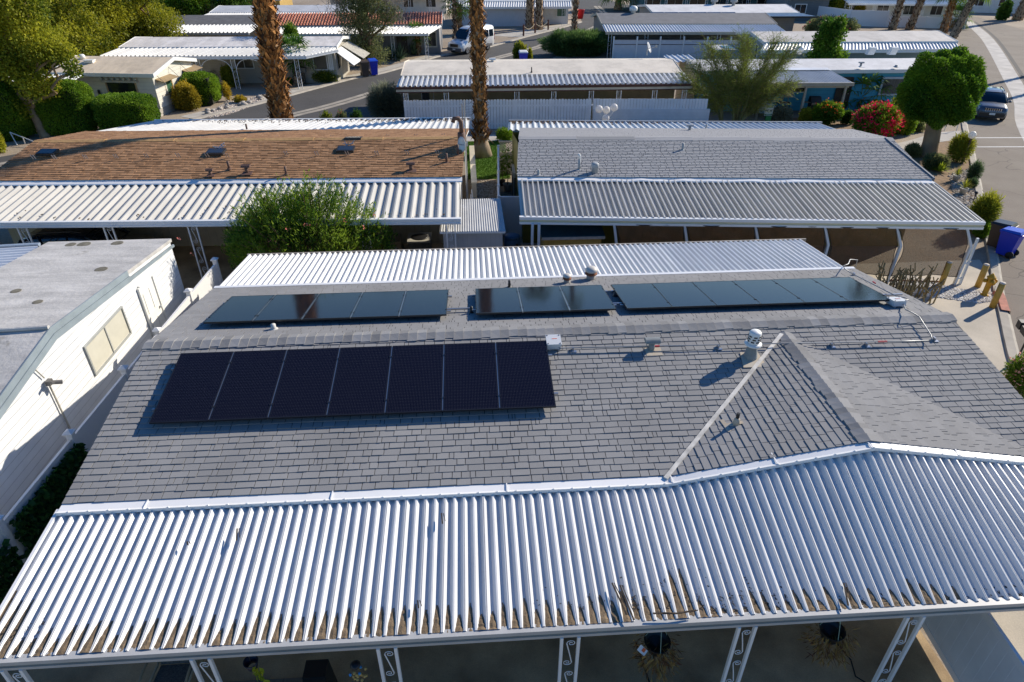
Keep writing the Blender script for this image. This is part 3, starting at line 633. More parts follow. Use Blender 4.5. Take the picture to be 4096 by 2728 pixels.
def smooth(pts, n=5):
    pts = [Vector((p[0], p[1], 0)) for p in pts]; out = []
    for i in range(len(pts)-1):
        p0, p1, p2, p3 = pts[max(i-1, 0)], pts[i], pts[i+1], pts[min(i+2, len(pts)-1)]
        for k in range(n):
            t = k/n; out.append(.5*((2*p1)+(p2-p0)*t+(2*p0-5*p1+4*p2-p3)*t*t+(3*p1-p0-3*p2+p3)*t**3))
    return out+[pts[-1]]
vg = smooth([at(2222, 49), at(2270, 90), at(2330, 190), at(2354, 238), (37, 42), (31, 32), (27, 24), (22, 10)])
ribbon('street_gutter', vg, 1.3, M('gutter_concrete', (.50, .47, .43), .9, .2, 1, .2, 40), .008)
ribbon('gutter_joint', [p+Vector((.95, -.35, 0)) for p in vg], .35, M('dark_joint', (.07, .065, .06), .9, .2), .0075)
sg = smooth([(-34, 32), (-24, 40), at(670, 265), at(913, 197), (.2, 69), at(1231, 110), at(1257, 101), (15, 92), (21, 108), (23, 128)])
ribbon('side_gutter', sg, 1.15, M('side_gutter_concrete', (.36, .32, .26), .9, .25, 1, .2, 40), .008)
ribbon('side_gutter_joint', sg, .16, M('dark_joint', (.07, .065, .06), .9, .2), .0085)
# kerbs and aprons along the streets
def kerb(name, pts, w=.35, h=.1, side_=1):
    mb = MB(); rows = [[], [], [], []]
    for i, p in enumerate(pts):
        p = Vector((p[0], p[1], 0)); a = Vector((*pts[max(i-1, 0)][:2], 0)); b = Vector((*pts[min(i+1, len(pts)-1)][:2], 0)); d = (b-a).normalized(); n = Vector((-d.y, d.x, 0))*side_
        for r, (o, z) in zip(rows, ((-.06, .006), (.05, h), (w, h), (w+.03, .0))): r.append(p+n*o+Vector((0, 0, z)))
    for a, b in zip(rows, rows[1:]): mb.strip(a, b)
    return structure(mb.build(name, conc_d))
kerb('kerb', smooth(left_edge[1:13], 4), .3, .08)
kerb('kerb', smooth([tuple(p) for p in side[2:13]], 3), .45, .1)
ap = [side[2]]+[tuple(p) for p in side[3:9]]
ribbon('pavement', [(p[0]-.45, p[1]+.65) for p in ap], 1.1, conc_l, .012, 1)
# drives, patches, paths
sheet('driveway', [(10.3, 22.2), (19.9, 22.3), (18.75, 19.45), (17.85, 17.9), (15.9, 14.6), (14.9, 12.0), (13.0, 4.5), (8.2, 4.5), (8.2, 6.9), (11.2, 8.0), (11.3, 16.6), (10.6, 19.0)], concrete, .006)
wg = attr_mat('white_gravel', (.28, .25, .22), (.80, .77, .72), .9, 0, big=0)
def stones(name, poly, n, s0, s1, mat, z=.01, kind='stuff', label=None, cat=None, tone=(0, 1), flat=.5):
    poly = [Vector((p[0], p[1])) for p in poly]; xs = [p.x for p in poly]; ys_ = [p.y for p in poly]
    def inside(x, y):
        c = False; j = len(poly)-1
        for i in range(len(poly)):
            a, b = poly[i], poly[j]
            if (a.y > y) != (b.y > y) and x < (b.x-a.x)*(y-a.y)/(b.y-a.y)+a.x: c = not c
            j = i
        return c
    V4, vals = [], []; k = 0
    while k < n:
        x, y = random.uniform(min(xs), max(xs)), random.uniform(min(ys_), max(ys_))
        if not inside(x, y): continue
        k += 1; s = random.uniform(s0, s1); a = random.uniform(0, 6.3); u = np.array((math.cos(a), math.sin(a), 0))*s; w = np.array((-math.sin(a), math.cos(a), 0))*s*random.uniform(.6, 1); c = np.array((x, y, z)); t = np.array((0, 0, s*flat*random.uniform(.7, 1.3)))
        b = [c-u-w, c+u-w, c+u+w, c-u+w]; tt = [c-u*.6-w*.5+t, c+u*.5-w*.6+t, c+u*.55+w*.55+t*.9, c-u*.5+w*.6+t]; v = random.uniform(*tone)
        V4 += [*tt, b[0], b[1], tt[1], tt[0], b[1], b[2], tt[2], tt[1], b[2], b[3], tt[3], tt[2], b[3], b[0], tt[0], tt[3]]; vals += [v]*5
    o = np_mesh(name, np.array(V4), 4, mat, None, vals); o['kind'] = kind
    if label: tag(o, label, cat)
    return o
wgp = P((2085, 630), (2165, 655), (2200, 664), (2270, 672), (2296, 672), (2303, 690), (2245, 697), (2160, 685), (2100, 680), (2040, 660))
sheet('gravel_bed', wgp, M('white_gravel_base', (.52, .48, .42), .95, .2, 8), .010)
stones('white_gravel', wgp, 5200, .015, .045, wg, .012, label='white gravel patch round the yellow bollards and hydrant', cat='gravel')
# yard beside the grey house by the street
bed_r = [tuple(at(*p)[:2]) for p in ((2278, 530), (2262, 452), (2240, 345), (2210, 300), (2150, 320), (2085, 360), (2120, 400), (2200, 480), (2228, 540))]
sheet('planting_bed', bed_r, M('bed_soil', (.30, .19, .10), .95, .25, 3, .5, 20, fine=.2, fscale=14), .003)
stones('bed_pebbles', [tuple(at(*p)[:2]) for p in ((2276, 520), (2262, 455), (2245, 385), (2180, 400), (2200, 480), (2222, 535))], 1500, .03, .09, attr_mat('bed_stone', (.22, .17, .12), (.52, .46, .38), .9, 0, big=0), .006, label='pale pebbles scattered over the planting bed by the street', cat='pebbles')
sheet('front_path', [tuple(at(*p)[:2]) for p in ((2040, 335), (2095, 322), (2150, 305), (2222, 300), (2227, 317), (2160, 327), (2078, 350))], conc_l, .012)
sheet('stepping_path', [tuple(at(*p)[:2]) for p in ((2190, 455), (2238, 470), (2243, 480), (2220, 484), (2200, 470))], conc_l, .014)
sheet('upper_bed', [(23, 40), (30.5, 41.3), (34, 47), (26, 46.3), (19, 44.6), (17, 39)], M('bed_soil', (.30, .19, .10), .95, .25, 3), .0035)
# gap between the two middle houses
lawn = NT('lawn_green'); lawn.set(Roughness=.9); lawn.base(lawn.ramp(lawn.noise(6, 4), [(.3, (.07, .17, .015)), (.7, (.16, .30, .03))])); lawn.bump(lawn.noise(80, 2), .6, .02); lawn = lawn.m
lawnp = [(-.3, 33.6), (1.9, 33.6), (2.1, 41.0), (-.6, 41.0)]
sheet('lawn', lawnp, lawn, .006)
sheet('gravel_path', [(-.25, 24.4), (1.15, 24.4), (1.45, 33.55), (-.15, 33.55)], M('tan_gravel', (.42, .33, .22), .95, .3, 12, .6, 30, fine=.25, fscale=25), .005)
stones('tan_gravel_stones', [(-.2, 24.4), (1.05, 24.4), (1.3, 33.4), (-.1, 33.4)], 2600, .02, .05, attr_mat('tan_stone', (.25, .18, .11), (.62, .54, .42), .9, 0, big=0), .006, label='tan gravel in the narrow gap between the two middle houses', cat='gravel')
n = 26000; gx = rng.uniform(-.3, 2.0, n); gy = rng.uniform(33.6, 40.9, n); a = rng.uniform(0, 6.28, n); h = rng.uniform(.03, .08, n); w = .012
V = np.zeros((n, 3, 3)); V[:, 0] = np.stack([gx-np.cos(a)*w, gy-np.sin(a)*w, np.full(n, .005)], 1); V[:, 1] = np.stack([gx+np.cos(a)*w, gy+np.sin(a)*w, np.full(n, .005)], 1); V[:, 2] = np.stack([gx+rng.normal(0, .02, n), gy+rng.normal(0, .02, n), h], 1)
gg = np_mesh('grass', V.reshape(-1, 3), 3, attr_mat('grass_blade', (.07, .16, .015), (.22, .36, .05), .8, 0, big=0), None, rng.uniform(0, 1, n)); gg['kind'] = 'stuff'; tag(gg, 'short green grass round the foot of the palm between two houses', 'grass')
sheet('cross_path', [(-1.5, 41.2), (20, 40.2), (20, 41.6), (-1.5, 42.6)], conc_l, .007)
sheet('pot_yard', [(1.75, 24.6), (3.0, 24.6), (3.0, 33.3), (2.0, 33.3)], M('pale_gravel', (.45, .40, .32), .95, .3, 12, .6, 30, fine=.25, fscale=25), .007)
# carport floors
sheet('carport_floor', [(XL-1.6, -1), (8.0, -1), (8.0, 8.5), (XL-1.6, 8.5)], M('stained_concrete', (.46, .31, .16), .85, .45, .9, .2, 30, col2=(.60, .43, .24), fine=.15), .007)
sheet('carport_floor_far', [(-28, 20.6), (-.6, 20.4), (-.6, 25.6), (-28, 26.6)], M('stained_concrete', (.30, .255, .195)), .007)
# ================================================================== brown-roofed house
b_sh = attr_mat('brown_shingle', (.24, .125, .06), (.60, .34, .18), .9, .3, 120, .1, 0, (.05, .025, .015))
XLb = -19.0
hb = thing('mobile_home', 'house with brown shingle roof and white ribbed carport roof behind the left trailer', 'house', (-10, 29, 0))
def Lb(y0, y1): return lambda x: y0+(y1-y0)*(x+.4)/(-16.1)     # straight line through y0 at x=-.4 and y1 at x=-16.5
def ln3(x, yf, z): return Vector((x, yf(x), z))
fe = Lb(25.1, 25.8); rd_ = Lb(28.75, 29.5); be_ = Lb(32.45, 33.2); fc = Lb(21.75, 22.5); bc = Lb(36.4, 37.1); Zrb = 3.45
x1 = -.42
def slopes(root, xa, xb, fe, rd, be, ze, zr, mat, e=.145, t=.014, gap=.012, cap=.22, capm=None, lam=.5, tone=(.25, .75), cape=.2):
    "a true rotated rectangle in plan: eave line, ridge line, far eave line"
    a, b = ln3(xa, fe, ze), ln3(xb, fe, ze); U = (b-a).normalized(); Pp = Vector((-U.y, U.x, 0)); d1 = (rd(xa)-fe(xa))*U.x; d2 = (be(xa)-fe(xa))*U.x; dz_ = Vector((0, 0, zr-ze))
    r0, r1, c0, c1 = a+Pp*d1+dz_, b+Pp*d1+dz_, a+Pp*d2, b+Pp*d2; q = U*.03
    mb = MB(); dz = Vector((0, 0, -.014)); mb.slab([a+dz+q, b+dz-q, r1+dz-q, r0+dz+q], .13); mb.slab([r0+dz+q, r1+dz-q, c1+dz-q, c0+dz+q], .13); mb.build('roof_deck', white_paint, root)
    for (o, p, q) in ((a, b, r0), (c1, c0, r1)):
        U2 = (p-o).normalized(); S = q-o; S = S-U2*S.dot(U2); shingles(root, 'roof_slope', o, U2, S, (p-o).length, S.length, mat, e, t, gap, lam=lam, tone=tone)
    caps(root, 'ridge_cap', r0+Vector((0, 0, .01)), r1+Vector((0, 0, .01)), cap, (a-r0).normalized(), (c0-r0).normalized(), capm or mat, cape, .02)
slopes(hb, XLb, x1, fe, rd_, be_, 2.9, Zrb, b_sh, t=.02, capm=M('ridge_tan', (.42, .25, .10), .8, .2, 6), cape=3.0, e=.16)
ribbed(hb, 'carport_roof', ln3(XLb-6, fc, 2.42), ln3(x1-.1, fc, 2.42), ln3(XLb-6, fe, 2.72)+Vector((0, -.1, 0)), ln3(x1-.1, fe, 2.72)+Vector((0, -.1, 0)), .32, .085, M('cream_pan', (.53, .51, .46), .42, .1, 1, stretch=(3, .5, 1)), RIB)
mb = MB(); a, b = ln3(XLb-6, fe, 2.83), ln3(x1, fe, 2.83); d = Vector((0, -.22, -.02)); u = Vector((0, .02, .05)); mb.strip([a+d, b+d], [a+u, b+u]); mb.strip([a+d-Vector((0, .03, .04)), b+d-Vector((0, .03, .04))], [a+d, b+d]); mb.build('flashing', white_metal, hb)
gutter(hb, ln3(XLb-6, fc, 2.5)+Vector((0, -.06, 0)), ln3(x1-.05, fc, 2.5)+Vector((0, -.06, 0)), .2, .12, white_metal)
ribbed(hb, 'rear_awning_roof', ln3(x1+.35, bc, 2.45), ln3(-16.9, bc, 2.45), ln3(x1+.3, be_, 2.75), ln3(-18.9, be_, 2.75), .30, .07, M('bright_pan', (.66, .65, .62), .4, .08, 1))
gutter(hb, ln3(x1+.45, bc, 2.53), ln3(-17, bc, 2.53), .14, .1, white_metal, 'rear_gutter', out=(0, 1, 0))
mb = MB()
for i in range(700):
    x = -17+16.9*random.random()**.6; L = abs(random.gauss(0, .5)); p = ln3(x, bc, 2.5+L*.08)-Vector((0, L+.05, 0)); a = random.uniform(0, 3); l = random.uniform(.03, .12); mb.bar(p, p+Vector((math.cos(a), math.sin(a), .2))*l, .03, .02)
mb.build('leaf_litter', M('brown_litter', (.12, .08, .05), .95, .4, 9), hb)['kind'] = 'stuff'
mb = MB()
for i in range(110):
    x = -27+26*random.random(); L = abs(random.gauss(0, .7)); p = ln3(x, fc, 2.47+L*.1)+Vector((0, L+.05, 0)); a = random.uniform(0, 3); l = random.uniform(.03, .09); mb.bar(p, p+Vector((math.cos(a), math.sin(a), .2))*l, .04, .02)
mb.build('leaf_litter', M('brown_litter', (.12, .08, .05)), hb)['kind'] = 'stuff'
bw = siding('tan_panel_wall', (.38, .33, .24), .3, 3, .7)
walls(hb, ln3(XLb, fe, 0)+Vector((0, .2, 0)), ln3(x1-.25, fe, 0)+Vector((0, .2, 0)), ln3(XLb, be_, 0)-Vector((0, .2, 0)), ln3(x1-.25, be_, 0)-Vector((0, .2, 0)), 2.76, 3.28, 2.76, bw)
mb = MB(); xg = x1-.1; yA, yM, yB = fe(xg)+.2, rd_(xg), be_(xg)-.2; mb.face([(xg, yA, 0), (xg, yB, 0), (xg, yB, 2.78), (xg, yM, 3.32), (xg, yA, 2.78)]); mb.build('gable_wall', white_paint, hb)
posts(hb, [(x, fc(x)+.05) for x in (-15.9, -12.9, -9.95, -6.9, -3.9, -.85)], 2.33, .3)
for x, w in ((-8.2, .95),): door(hb, (x, fe(x)+.18, 1.3), w, 2.0, (0, -1, 0), M('grey_louvre', (.36, .38, .38), .6, .1), grey_metal)
pb = lambda vx, vy, h=0: on(vx, vy, (2.9-(Zrb-2.9)/3.68*25.1+h, 0, (Zrb-2.9)/3.68) if vy > 334 else (Zrb+(Zrb-2.9)/3.7*28.75+h, 0, -(Zrb-2.9)/3.7))
brownp = M('brown_painted_vent', (.13, .07, .05), .7, .15, 6)
kb = (Zrb-2.9)/3.68
for i, (x, y, wd) in enumerate(((110, 352, 'leftmost, on the near slope'), (497, 351, 'below the left metal bracket'), (795, 345, 'on the near slope towards the right'), (166, 327, 'leftmost beyond the ridge'), (533, 323, 'middle one beyond the ridge'), (813, 320, 'rightmost beyond the ridge'))):
    p = pb(x, y); t = thing('skylight', f'flat dark roof vent in the brown roof, {wd}', 'roof vent', p, group='flat dark vents in the brown roof'); mb = MB(); T = Matrix.Rotation(math.atan(kb if y > 334 else -kb), 3, 'X'); mb.box(p+Vector((0, 0, .04)), (.72, .5, .09), -.04, T); mb.build('frame', dark_metal, t); mb = MB(); mb.box(p+Vector((0, 0, .088)), (.6, .4, .012), -.04, T); mb.build('pane', M('dark_skylight', (.03, .035, .045), .12, 0), t)
for i, (x, y, h, r, wd) in enumerate(((527, 388, .3, .05, 'left of the hooded vent'), (658, 400, .3, .045, 'above the oleander crown'), (1027, 373, .36, .05, 'second from the right end'), (1053, 356, .42, .045, 'nearest the right end'), (568, 299, .3, .045, 'beyond the ridge by the far pans'))):
    stub(pb(x, y), f'brown pipe vent on the brown roof, {wd}', brownp, r, h, grp='brown pipe vents on the brown roof')
for x, y, s, wd in ((568, 397, .9, 'left of the oleander crown'), (945, 391, .9, 'near the right end'), (484, 402, .7, 'low on the left')):
    tvent(pb(x, y), f'brown hooded vent on the brown roof, {wd}', s, brownp, 'brown hooded vents on the brown roof', brownp)
p = pb(1062, 335); t = thing('chimney_pipe', 'tall brown elbow-topped flue at the right end of the brown roof', 'roof vent', p); mb = MB(); mb.smooth = True; mb.tube([p, p+Vector((0, 0, .55))], .17, 12); mb.tube([p+Vector((0, 0, .5)), p+Vector((0, 0, 1.0)), p+Vector((-.1, -.05, 1.15)), p+Vector((-.28, -.1, 1.15)), p+Vector((-.34, -.12, 1.0))], .09, 10); mb.build('pipe', brownp, t)
# antenna and dish at the right gable
p = Vector((-.25, 29.0, 0)); t = thing('antenna_mast', 'tall aerial mast with short rods at the right gable of the brown house', 'antenna', p); mb = MB(); mb.tube([p, p+Vector((0, 0, 5.0))], .025, 6); mb.build('mast', alu, t); mb = MB()
for k in range(6): z = 4.2+k*.12; mb.tube([p+Vector((-.25, .0, z)), p+Vector((.28, 0, z+.05))], .008, 5)
mb.box(p+Vector((-.1, 0, 4.5)), (.06, .06, .7)); mb.build('rods', alu, t)
p = Vector((-.28, 27.6, 0)); t = thing('satellite_dish', 'white dish antenna on a pole at the right gable of the brown house', 'satellite dish', p); mb = MB(); mb.tube([p, p+Vector((0, 0, 3.55))], .03, 6); mb.build('pole', alu, t)
mb = MB(); mb.smooth = True; mb.lathe(p+Vector((-.05, -.1, 3.5)), [(0.01, .0), (.18, .03), (.32, .1), (.325, .11), (.18, .045), (.01, .015)], 18, (-.85, -.5, .12), cap=False); mb.build('dish', white_paint, t); mb = MB(); mb.tube([p+Vector((0, 0, 3.45)), p+Vector((-.3, -.22, 3.55))], .02, 5); mb.box(p+Vector((.05, 0, 3.5)), (.14, .14, .16)); mb.build('feed_arm', alu, t)
for i, (x, y) in enumerate([(80, 365), (128, 365), (199, 364), (269, 363), (339, 362), (412, 361), (478, 360), (524, 361), (660, 357), (730, 357), (800, 356), (868, 356), (938, 355), (1007, 354)]):
    p = pb(x, y); mb = MB()
    for dx in (-.05, .05): mb.bar(p+Vector((dx, 0, -.01)), p+Vector((dx-.05, -.03, .16)), .035, .035)
    tag(mb.build('roof_clip', alu), 'small metal clip standing on the near brown slope', 'clip', 'row of metal clips on the near brown slope')
for i, (x, y) in enumerate([(148, 321), (213, 320), (257, 320), (321, 319), (385, 319), (449, 318), (511, 317), (575, 317), (637, 317), (701, 316), (765, 316), (893, 314), (957, 313), (1020, 312)]):
    p = pb(x, y); mb = MB()
    for dx in (-.05, .05): mb.bar(p+Vector((dx, 0, -.01)), p+Vector((dx-.02, -.03, .1)), .025, .025)
    tag(mb.build('roof_clip', alu), 'small metal clip beyond the brown ridge', 'clip', 'row of metal clips beyond the brown ridge')
for x, y, wd in ((505, 344, 'left'), (802, 335, 'right')):
    p = pb(x, y); t = thing('roof_bracket', f'tangled metal bracket on the brown ridge, the {wd} one', 'bracket', p); mb = MB()
    for k in range(7): a = random.uniform(0, 6.3); mb.tube([p+Vector((random.uniform(-.2, .2), 0, .02)), p+Vector((math.cos(a)*.25, math.sin(a)*.12, random.uniform(.1, .3)))], .02, 5)
    mb.build('arms', alu, t)
# ================================================================== grey house on the right
g_sh = attr_mat('pale_grey_shingle', (.30, .30, .30), (.50, .495, .50), .9, .2, 120, .05, 0, (.05, .05, .055))
hg = thing('mobile_home', 'house with plain pale grey shingle roof and shaded carport behind mesh screens', 'house', (9.8, 28, 0))
def Lg2(y0, y1): return lambda x: y0+(y1-y0)*(x-1.7)/16.0
fe2, rd2, be2, fc2, bc2 = Lg2(25.0, 23.55), Lg2(28.75, 27.3), Lg2(32.5, 31.1), Lg2(21.75, 20.15), Lg2(35.4, 33.85)
slopes(hg, 1.72, 17.75, fe2, rd2, be2, 2.9, 3.45, g_sh, t=.024, gap=.02, cap=.3, lam=.15, tone=(.45, .58), cape=2.5)
ribbed(hg, 'carport_roof', ln3(1.65, fc2, 2.42), ln3(17.5, fc2, 2.42), ln3(1.75, fe2, 2.74)-Vector((0, .12, 0)), ln3(17.65, fe2, 2.74)-Vector((0, .12, 0)), .205, .11, M('weathered_pan', (.56, .54, .49), .45, .1, 1, stretch=(3, .5, 1)), [(0, 0), (.28, 0), (.32, .08), (.36, 0), (.62, 0), (.70, 1), (.92, 1), (1, 0)])
mb = MB(); n = 30
A_ = [ln3(1.75+15.95*i/n, fe2, 2.86)+Vector((0, .06, random.uniform(0, .03))) for i in range(n+1)]; B_ = [ln3(1.75+15.95*i/n, fe2, 2.85)+Vector((0, -.24+random.uniform(-.02, .02), random.uniform(-.03, .01))) for i in range(n+1)]
mb.strip(B_, A_); mb.strip([p-Vector((0, .02, .05)) for p in B_], B_); mb.build('flashing', white_metal, hg)
gutter(hg, ln3(1.6, fc2, 2.5)-Vector((0, .05, 0)), ln3(17.6, fc2, 2.5)-Vector((0, .05, 0)), .26, .12, [white_metal, M('cream_band', (.62, .58, .38), .5, .05)], band=True)
mb = MB(); a, b = ln3(17.55, fc2, 2.36), ln3(17.75, fe2, 2.66); w = Vector((.07, 0, 0)); z = Vector((0, 0, .16)); mb.hexa([a, a+w, b+w, b], [a+z, a+w+z, b+w+z, b+z]); a, b = ln3(17.75, fe2, 2.8), ln3(17.75, rd2, 3.36); mb.hexa([a, a+w, b+w, b], [a+z, a+w+z, b+w+z, b+z]); mb.build('side_trim', M('dark_blue_trim', (.10, .13, .17), .5, .1), hg)
ribbed(hg, 'rear_awning_roof', ln3(18.2, bc2, 2.5), ln3(2.0, bc2, 2.5), ln3(18.0, be2, 2.78), ln3(1.8, be2, 2.78), .30, .07, M('grey_pan', (.62, .63, .64), .42, .08, 1))
gutter(hg, ln3(18.3, bc2, 2.6), ln3(2.0, bc2, 2.6), .14, .1, M('grey_gutter', (.32, .34, .36), .5, .1), 'rear_gutter', out=(0, 1, 0))
mb = MB()
for i in range(260):
    x = 2.1+8*random.random()**2; L = abs(random.gauss(0, .45)); p = ln3(x, bc2, 2.56+L*.08)-Vector((0, L+.05, 0)); a = random.uniform(0, 3); l = random.uniform(.04, .12); mb.bar(p, p+Vector((math.cos(a), math.sin(a), .2))*l, .04, .03)
mb.build('leaf_litter', M('brown_litter', (.12, .08, .05)), hg)['kind'] = 'stuff'
mb = MB()
for i in range(78):
    x = 1.75+i*.205; 
    if random.random() < .75:
        L = random.uniform(.12, .55); p = ln3(x, fc2, 2.44); q = p+Vector((.1, L, L*.1)); mb.face([p, p+Vector((.1, 0, 0)), q, q-Vector((.06, 0.05, 0))])
mb.build('dirt', debris_m, hg)['kind'] = 'stuff'
oliv = siding('olive_wall', (.16, .14, .02), .28, 3, .7)
walls(hg, ln3(2.0, fe2, 0)+Vector((0, .2, 0)), ln3(17.5, fe2, 0)+Vector((0, .2, 0)), ln3(2.0, be2, 0)-Vector((0, .2, 0)), ln3(17.5, be2, 0)-Vector((0, .2, 0)), 2.76, 3.28, 2.76, oliv)
window(hg, ln3(8.5, fe2, 1.5)+Vector((0, .18, 0)), 1.6, 1.0, (.09, -1, 0), white_paint, glass)
gp = lambda vx, vy, h=0: on(vx, vy, (2.9-.55/3.75*(25.0+1.45*1.7/16)+h, .55/3.75*1.45/16, .55/3.75) if vy > 320 else (3.45+.55/3.75*28.9+h, -.0133, -.55/3.75))
gv = M('grey_vent_pale', (.36, .38, .39), .6, .15, 6)
tvent(gp(1585, 300), 'hooded grey vent beyond the ridge of the pale grey roof', .8, gv, fl=gv)
stub(gp(1569, 345), 'small grey cone vent in the middle of the pale grey roof', gv, .05, .28); t_ = stub(gp(1331, 390), 'curved white-topped pipe on the pale grey roof', gv, .055, .42)
mb = MB(); p = gp(1331, 390); mb.smooth = True; mb.tube([p+Vector((0, 0, .38)), p+Vector((.0, 0, .55)), p+Vector((-.04, -.02, .62))], .05, 8); mb.build('cap', white_paint, t_)
p = gp(1367, 397); t = thing('roof_vent', 'short slotted cylinder vent right of the curved pipe', 'roof vent', p); mb = MB(); mb.smooth = True; mb.lathe(p, [(.13, -.05), (.13, .2), (.15, .22), (.15, .36), (.1, .4)], 14); mb.build('cap', gv, t)
stub(gp(1238, 402), 'low cone vent on a pale plate above the flashing of the grey roof', gv, .05, .2); stub(gp(1623, 295), 'small pipe right of the hooded vent beyond the pale grey ridge', gv, .04, .2)
# ================================================================== houses farther back
def A2(v, z): return at(v[0], v[1], z)
def homebox(label, feL, feR, beL, beR, ze, zr, wallm, roofm, over=.3, t=.16, name='mobile_home', trim=None, zb=None):
    "gabled house: plan corners of the eaves; returns root and its ridge ends"
    zb = zb or ze
    feL, feR, beL, beR = (Vector((p[0], p[1], 0)) for p in (feL, feR, beL, beR)); c = (feL+feR+beL+beR)/4
    r = thing(name, label, 'house', c); z = lambda p, h: Vector((p[0], p[1], h))
    rL, rR = (feL+beL)/2, (feR+beR)/2
    roof2(r, z(feL, ze), z(feR, ze), z(rL, zr), z(rR, zr), z(beL, zb), z(beR, zb), roofm, t)
    u = (feR-feL).normalized(); v = (beL-feL).normalized(); o = over
    walls(r, feL+u*o+v*o, feR-u*o+v*o, beL+u*o-v*o, beR-u*o-v*o, ze-.12, zr-.16, zb-.12, wallm)
    mb = MB(); d = -v*.03; h = t+.06
    a, b = z(feL, ze-h)+d, z(feR, ze-h)+d; mb.hexa([a, b, b+v*.03, a+v*.03], [a+Vector((0, 0, h+.02)), b+Vector((0, 0, h+.02)), b+v*.03+Vector((0, 0, h+.02)), a+v*.03+Vector((0, 0, h+.02))])
    for f, rr, bb, s in ((feL, rL, beL, -1), (feR, rR, beR, 1)):
        w = u*(.04*s)
        for p, q, z0, z1 in ((f, rr, ze, zr), (bb, rr, zb, zr)):
            a, b = z(p, z0-h), z(q, z1-h); mb.hexa([a, a+w, b+w, b], [a+Vector((0, 0, h+.03)), a+w+Vector((0, 0, h+.03)), b+w+Vector((0, 0, h+.03)), b+Vector((0, 0, h+.03))])
    mb.build('roof_trim', trim or white_paint, r)
    return r, z(rL, zr), z(rR, zr)
def awning(r, a, b, c, d, pitch, h, mat, gut=None, gh=.2, prof=RIB):
    "a,b lower edge L-R; c,d upper edge L-R"
    ribbed(r, 'awning_roof', a, b, c, d, pitch, h, mat, prof); 
    o = (Vector(a)-Vector(c)); o.z = 0; o.normalize()
    gutter(r, Vector(a)+Vector((0, 0, .06))+o*.06, Vector(b)+Vector((0, 0, .06))+o*.06, gh, .1, gut or white_metal, out=o)
pan_b = M('bright_pan', (.82, .81, .78)); pan_g = M('grey_pan', (.62, .63, .64)); pan_w = M('weathered_pan', (.56, .54, .49))
# --- cream gable house at the left
c_siding = siding('cream_lap_siding', (.66, .64, .56), .25)
tanroof = coated('tan_coating', (.78, .64, .46), (2.2, .4, 1), .12, (.36, .30, .2), .2)
hc, _, _ = homebox('cream house with tan coated roof, big dark front window and tan window awnings', (-29.3, 50.3), (-21.7, 49.0), (-28.3, 56.6), (-21.0, 55.5), 2.85, 3.45, c_siding, tanroof)
u = Vector((7.6, -1.3, 0)).normalized(); nf = Vector((u.y, -u.x, 0)); nr = u
fpt = lambda k, z, o=.3: Vector((-29.3, 50.3, 0))+u*k-nf*o+Vector((0, 0, z))
window(hc, fpt(4.95, 1.62), 2.1, 1.25, nf, M('window_wood', (.42, .30, .17), .6, .1), glass, 0, .1, .06)
mb = MB()
for k in np.arange(3.7, 6.6, .42): mb.box(fpt(k, 2.48, .2), (.14, .3, .16), math.atan2(u.y, u.x))
mb.box(fpt(5.0, 2.3, .18), (2.7, .12, .14), math.atan2(u.y, u.x)); mb.build('window_header', M('beige_trim', (.5, .45, .36), .6, .1), hc)
mb = MB(); mb.box(fpt(3.15, 1.55, .22), (.12, .1, .3)); mb.build('wall_lantern', black, hc)
rpt = lambda y, z: Vector((-22.0+(y-49)*.09, y, z))
tan_aw = M('tan_awning', (.32, .23, .12), .6, .1)
for y, w, zc in ((50.7, 1.8, 1.75), (54.7, 1.9, 1.7)):
    window(hc, rpt(y, zc), w, 1.05, nr, M('window_wood', (.42, .30, .17)), green_glass, 1, .1, .06)
    a = rpt(y-w/2-.2, zc+.68); b = rpt(y+w/2+.2, zc+.68); o = Vector((.62, -.05, -.2)); mb = MB(); mb.slab([a+o, b+o, b, a], .04); mb.build('window_awning', tan_aw, hc)
    mb = MB(); [mb.tube([q+o, q+Vector((0.03, 0, .45))], .015, 4) for q in (a, b)]; mb.build('awning_rod', dark_metal, hc)
mb = MB(); a, b = rpt(49.05, 0), rpt(55.2, 0); mb.hexa([a, a+nr*.06, b+nr*.06, b], [a+Vector((0, 0, .5)), a+nr*.06+Vector((0, 0, .5)), b+nr*.06+Vector((0, 0, .5)), b+Vector((0, 0, .5))]); mb.build('brick_skirting', siding('skirting_block', (.42, .39, .33), .17), hc)
ribbed(hc, 'awning_roof', (-36, 48.9, 2.45), fpt(2.6, 2.45, -1.6), (-36, 51.2, 2.75), fpt(2.6, 2.75, .1), .2, .05, white_metal)
gutter(hc, (-36, 48.8, 2.5), fpt(2.6, 2.5, -1.65), .2, .08, M('beige_trim', (.5, .45, .36)))
rp = lambda vx, vy, z=3.2: at(vx, vy, z)
t = thing('roof_vent', 'low white box vent on the tan coated roof', 'roof vent', rp(207, 144)); mb = MB(); mb.box(rp(207, 144)+Vector((0, 0, .08)), (.6, .45, .16)); mb.build('box', white_paint, t); mb = MB(); mb.box(rp(207, 144)+Vector((0, 0, .18)), (.7, .55, .04)); mb.build('lid', white_paint, t)
t = thing('roof_vent', 'round white vent at the ridge of the tan coated roof', 'roof vent', rp(189, 133, 3.4)); mb = MB(); mb.smooth = True; mb.lathe(rp(189, 133, 3.4), [(.22, -.05), (.22, .16), (.15, .24)], 12); mb.build('cap', white_paint, t)
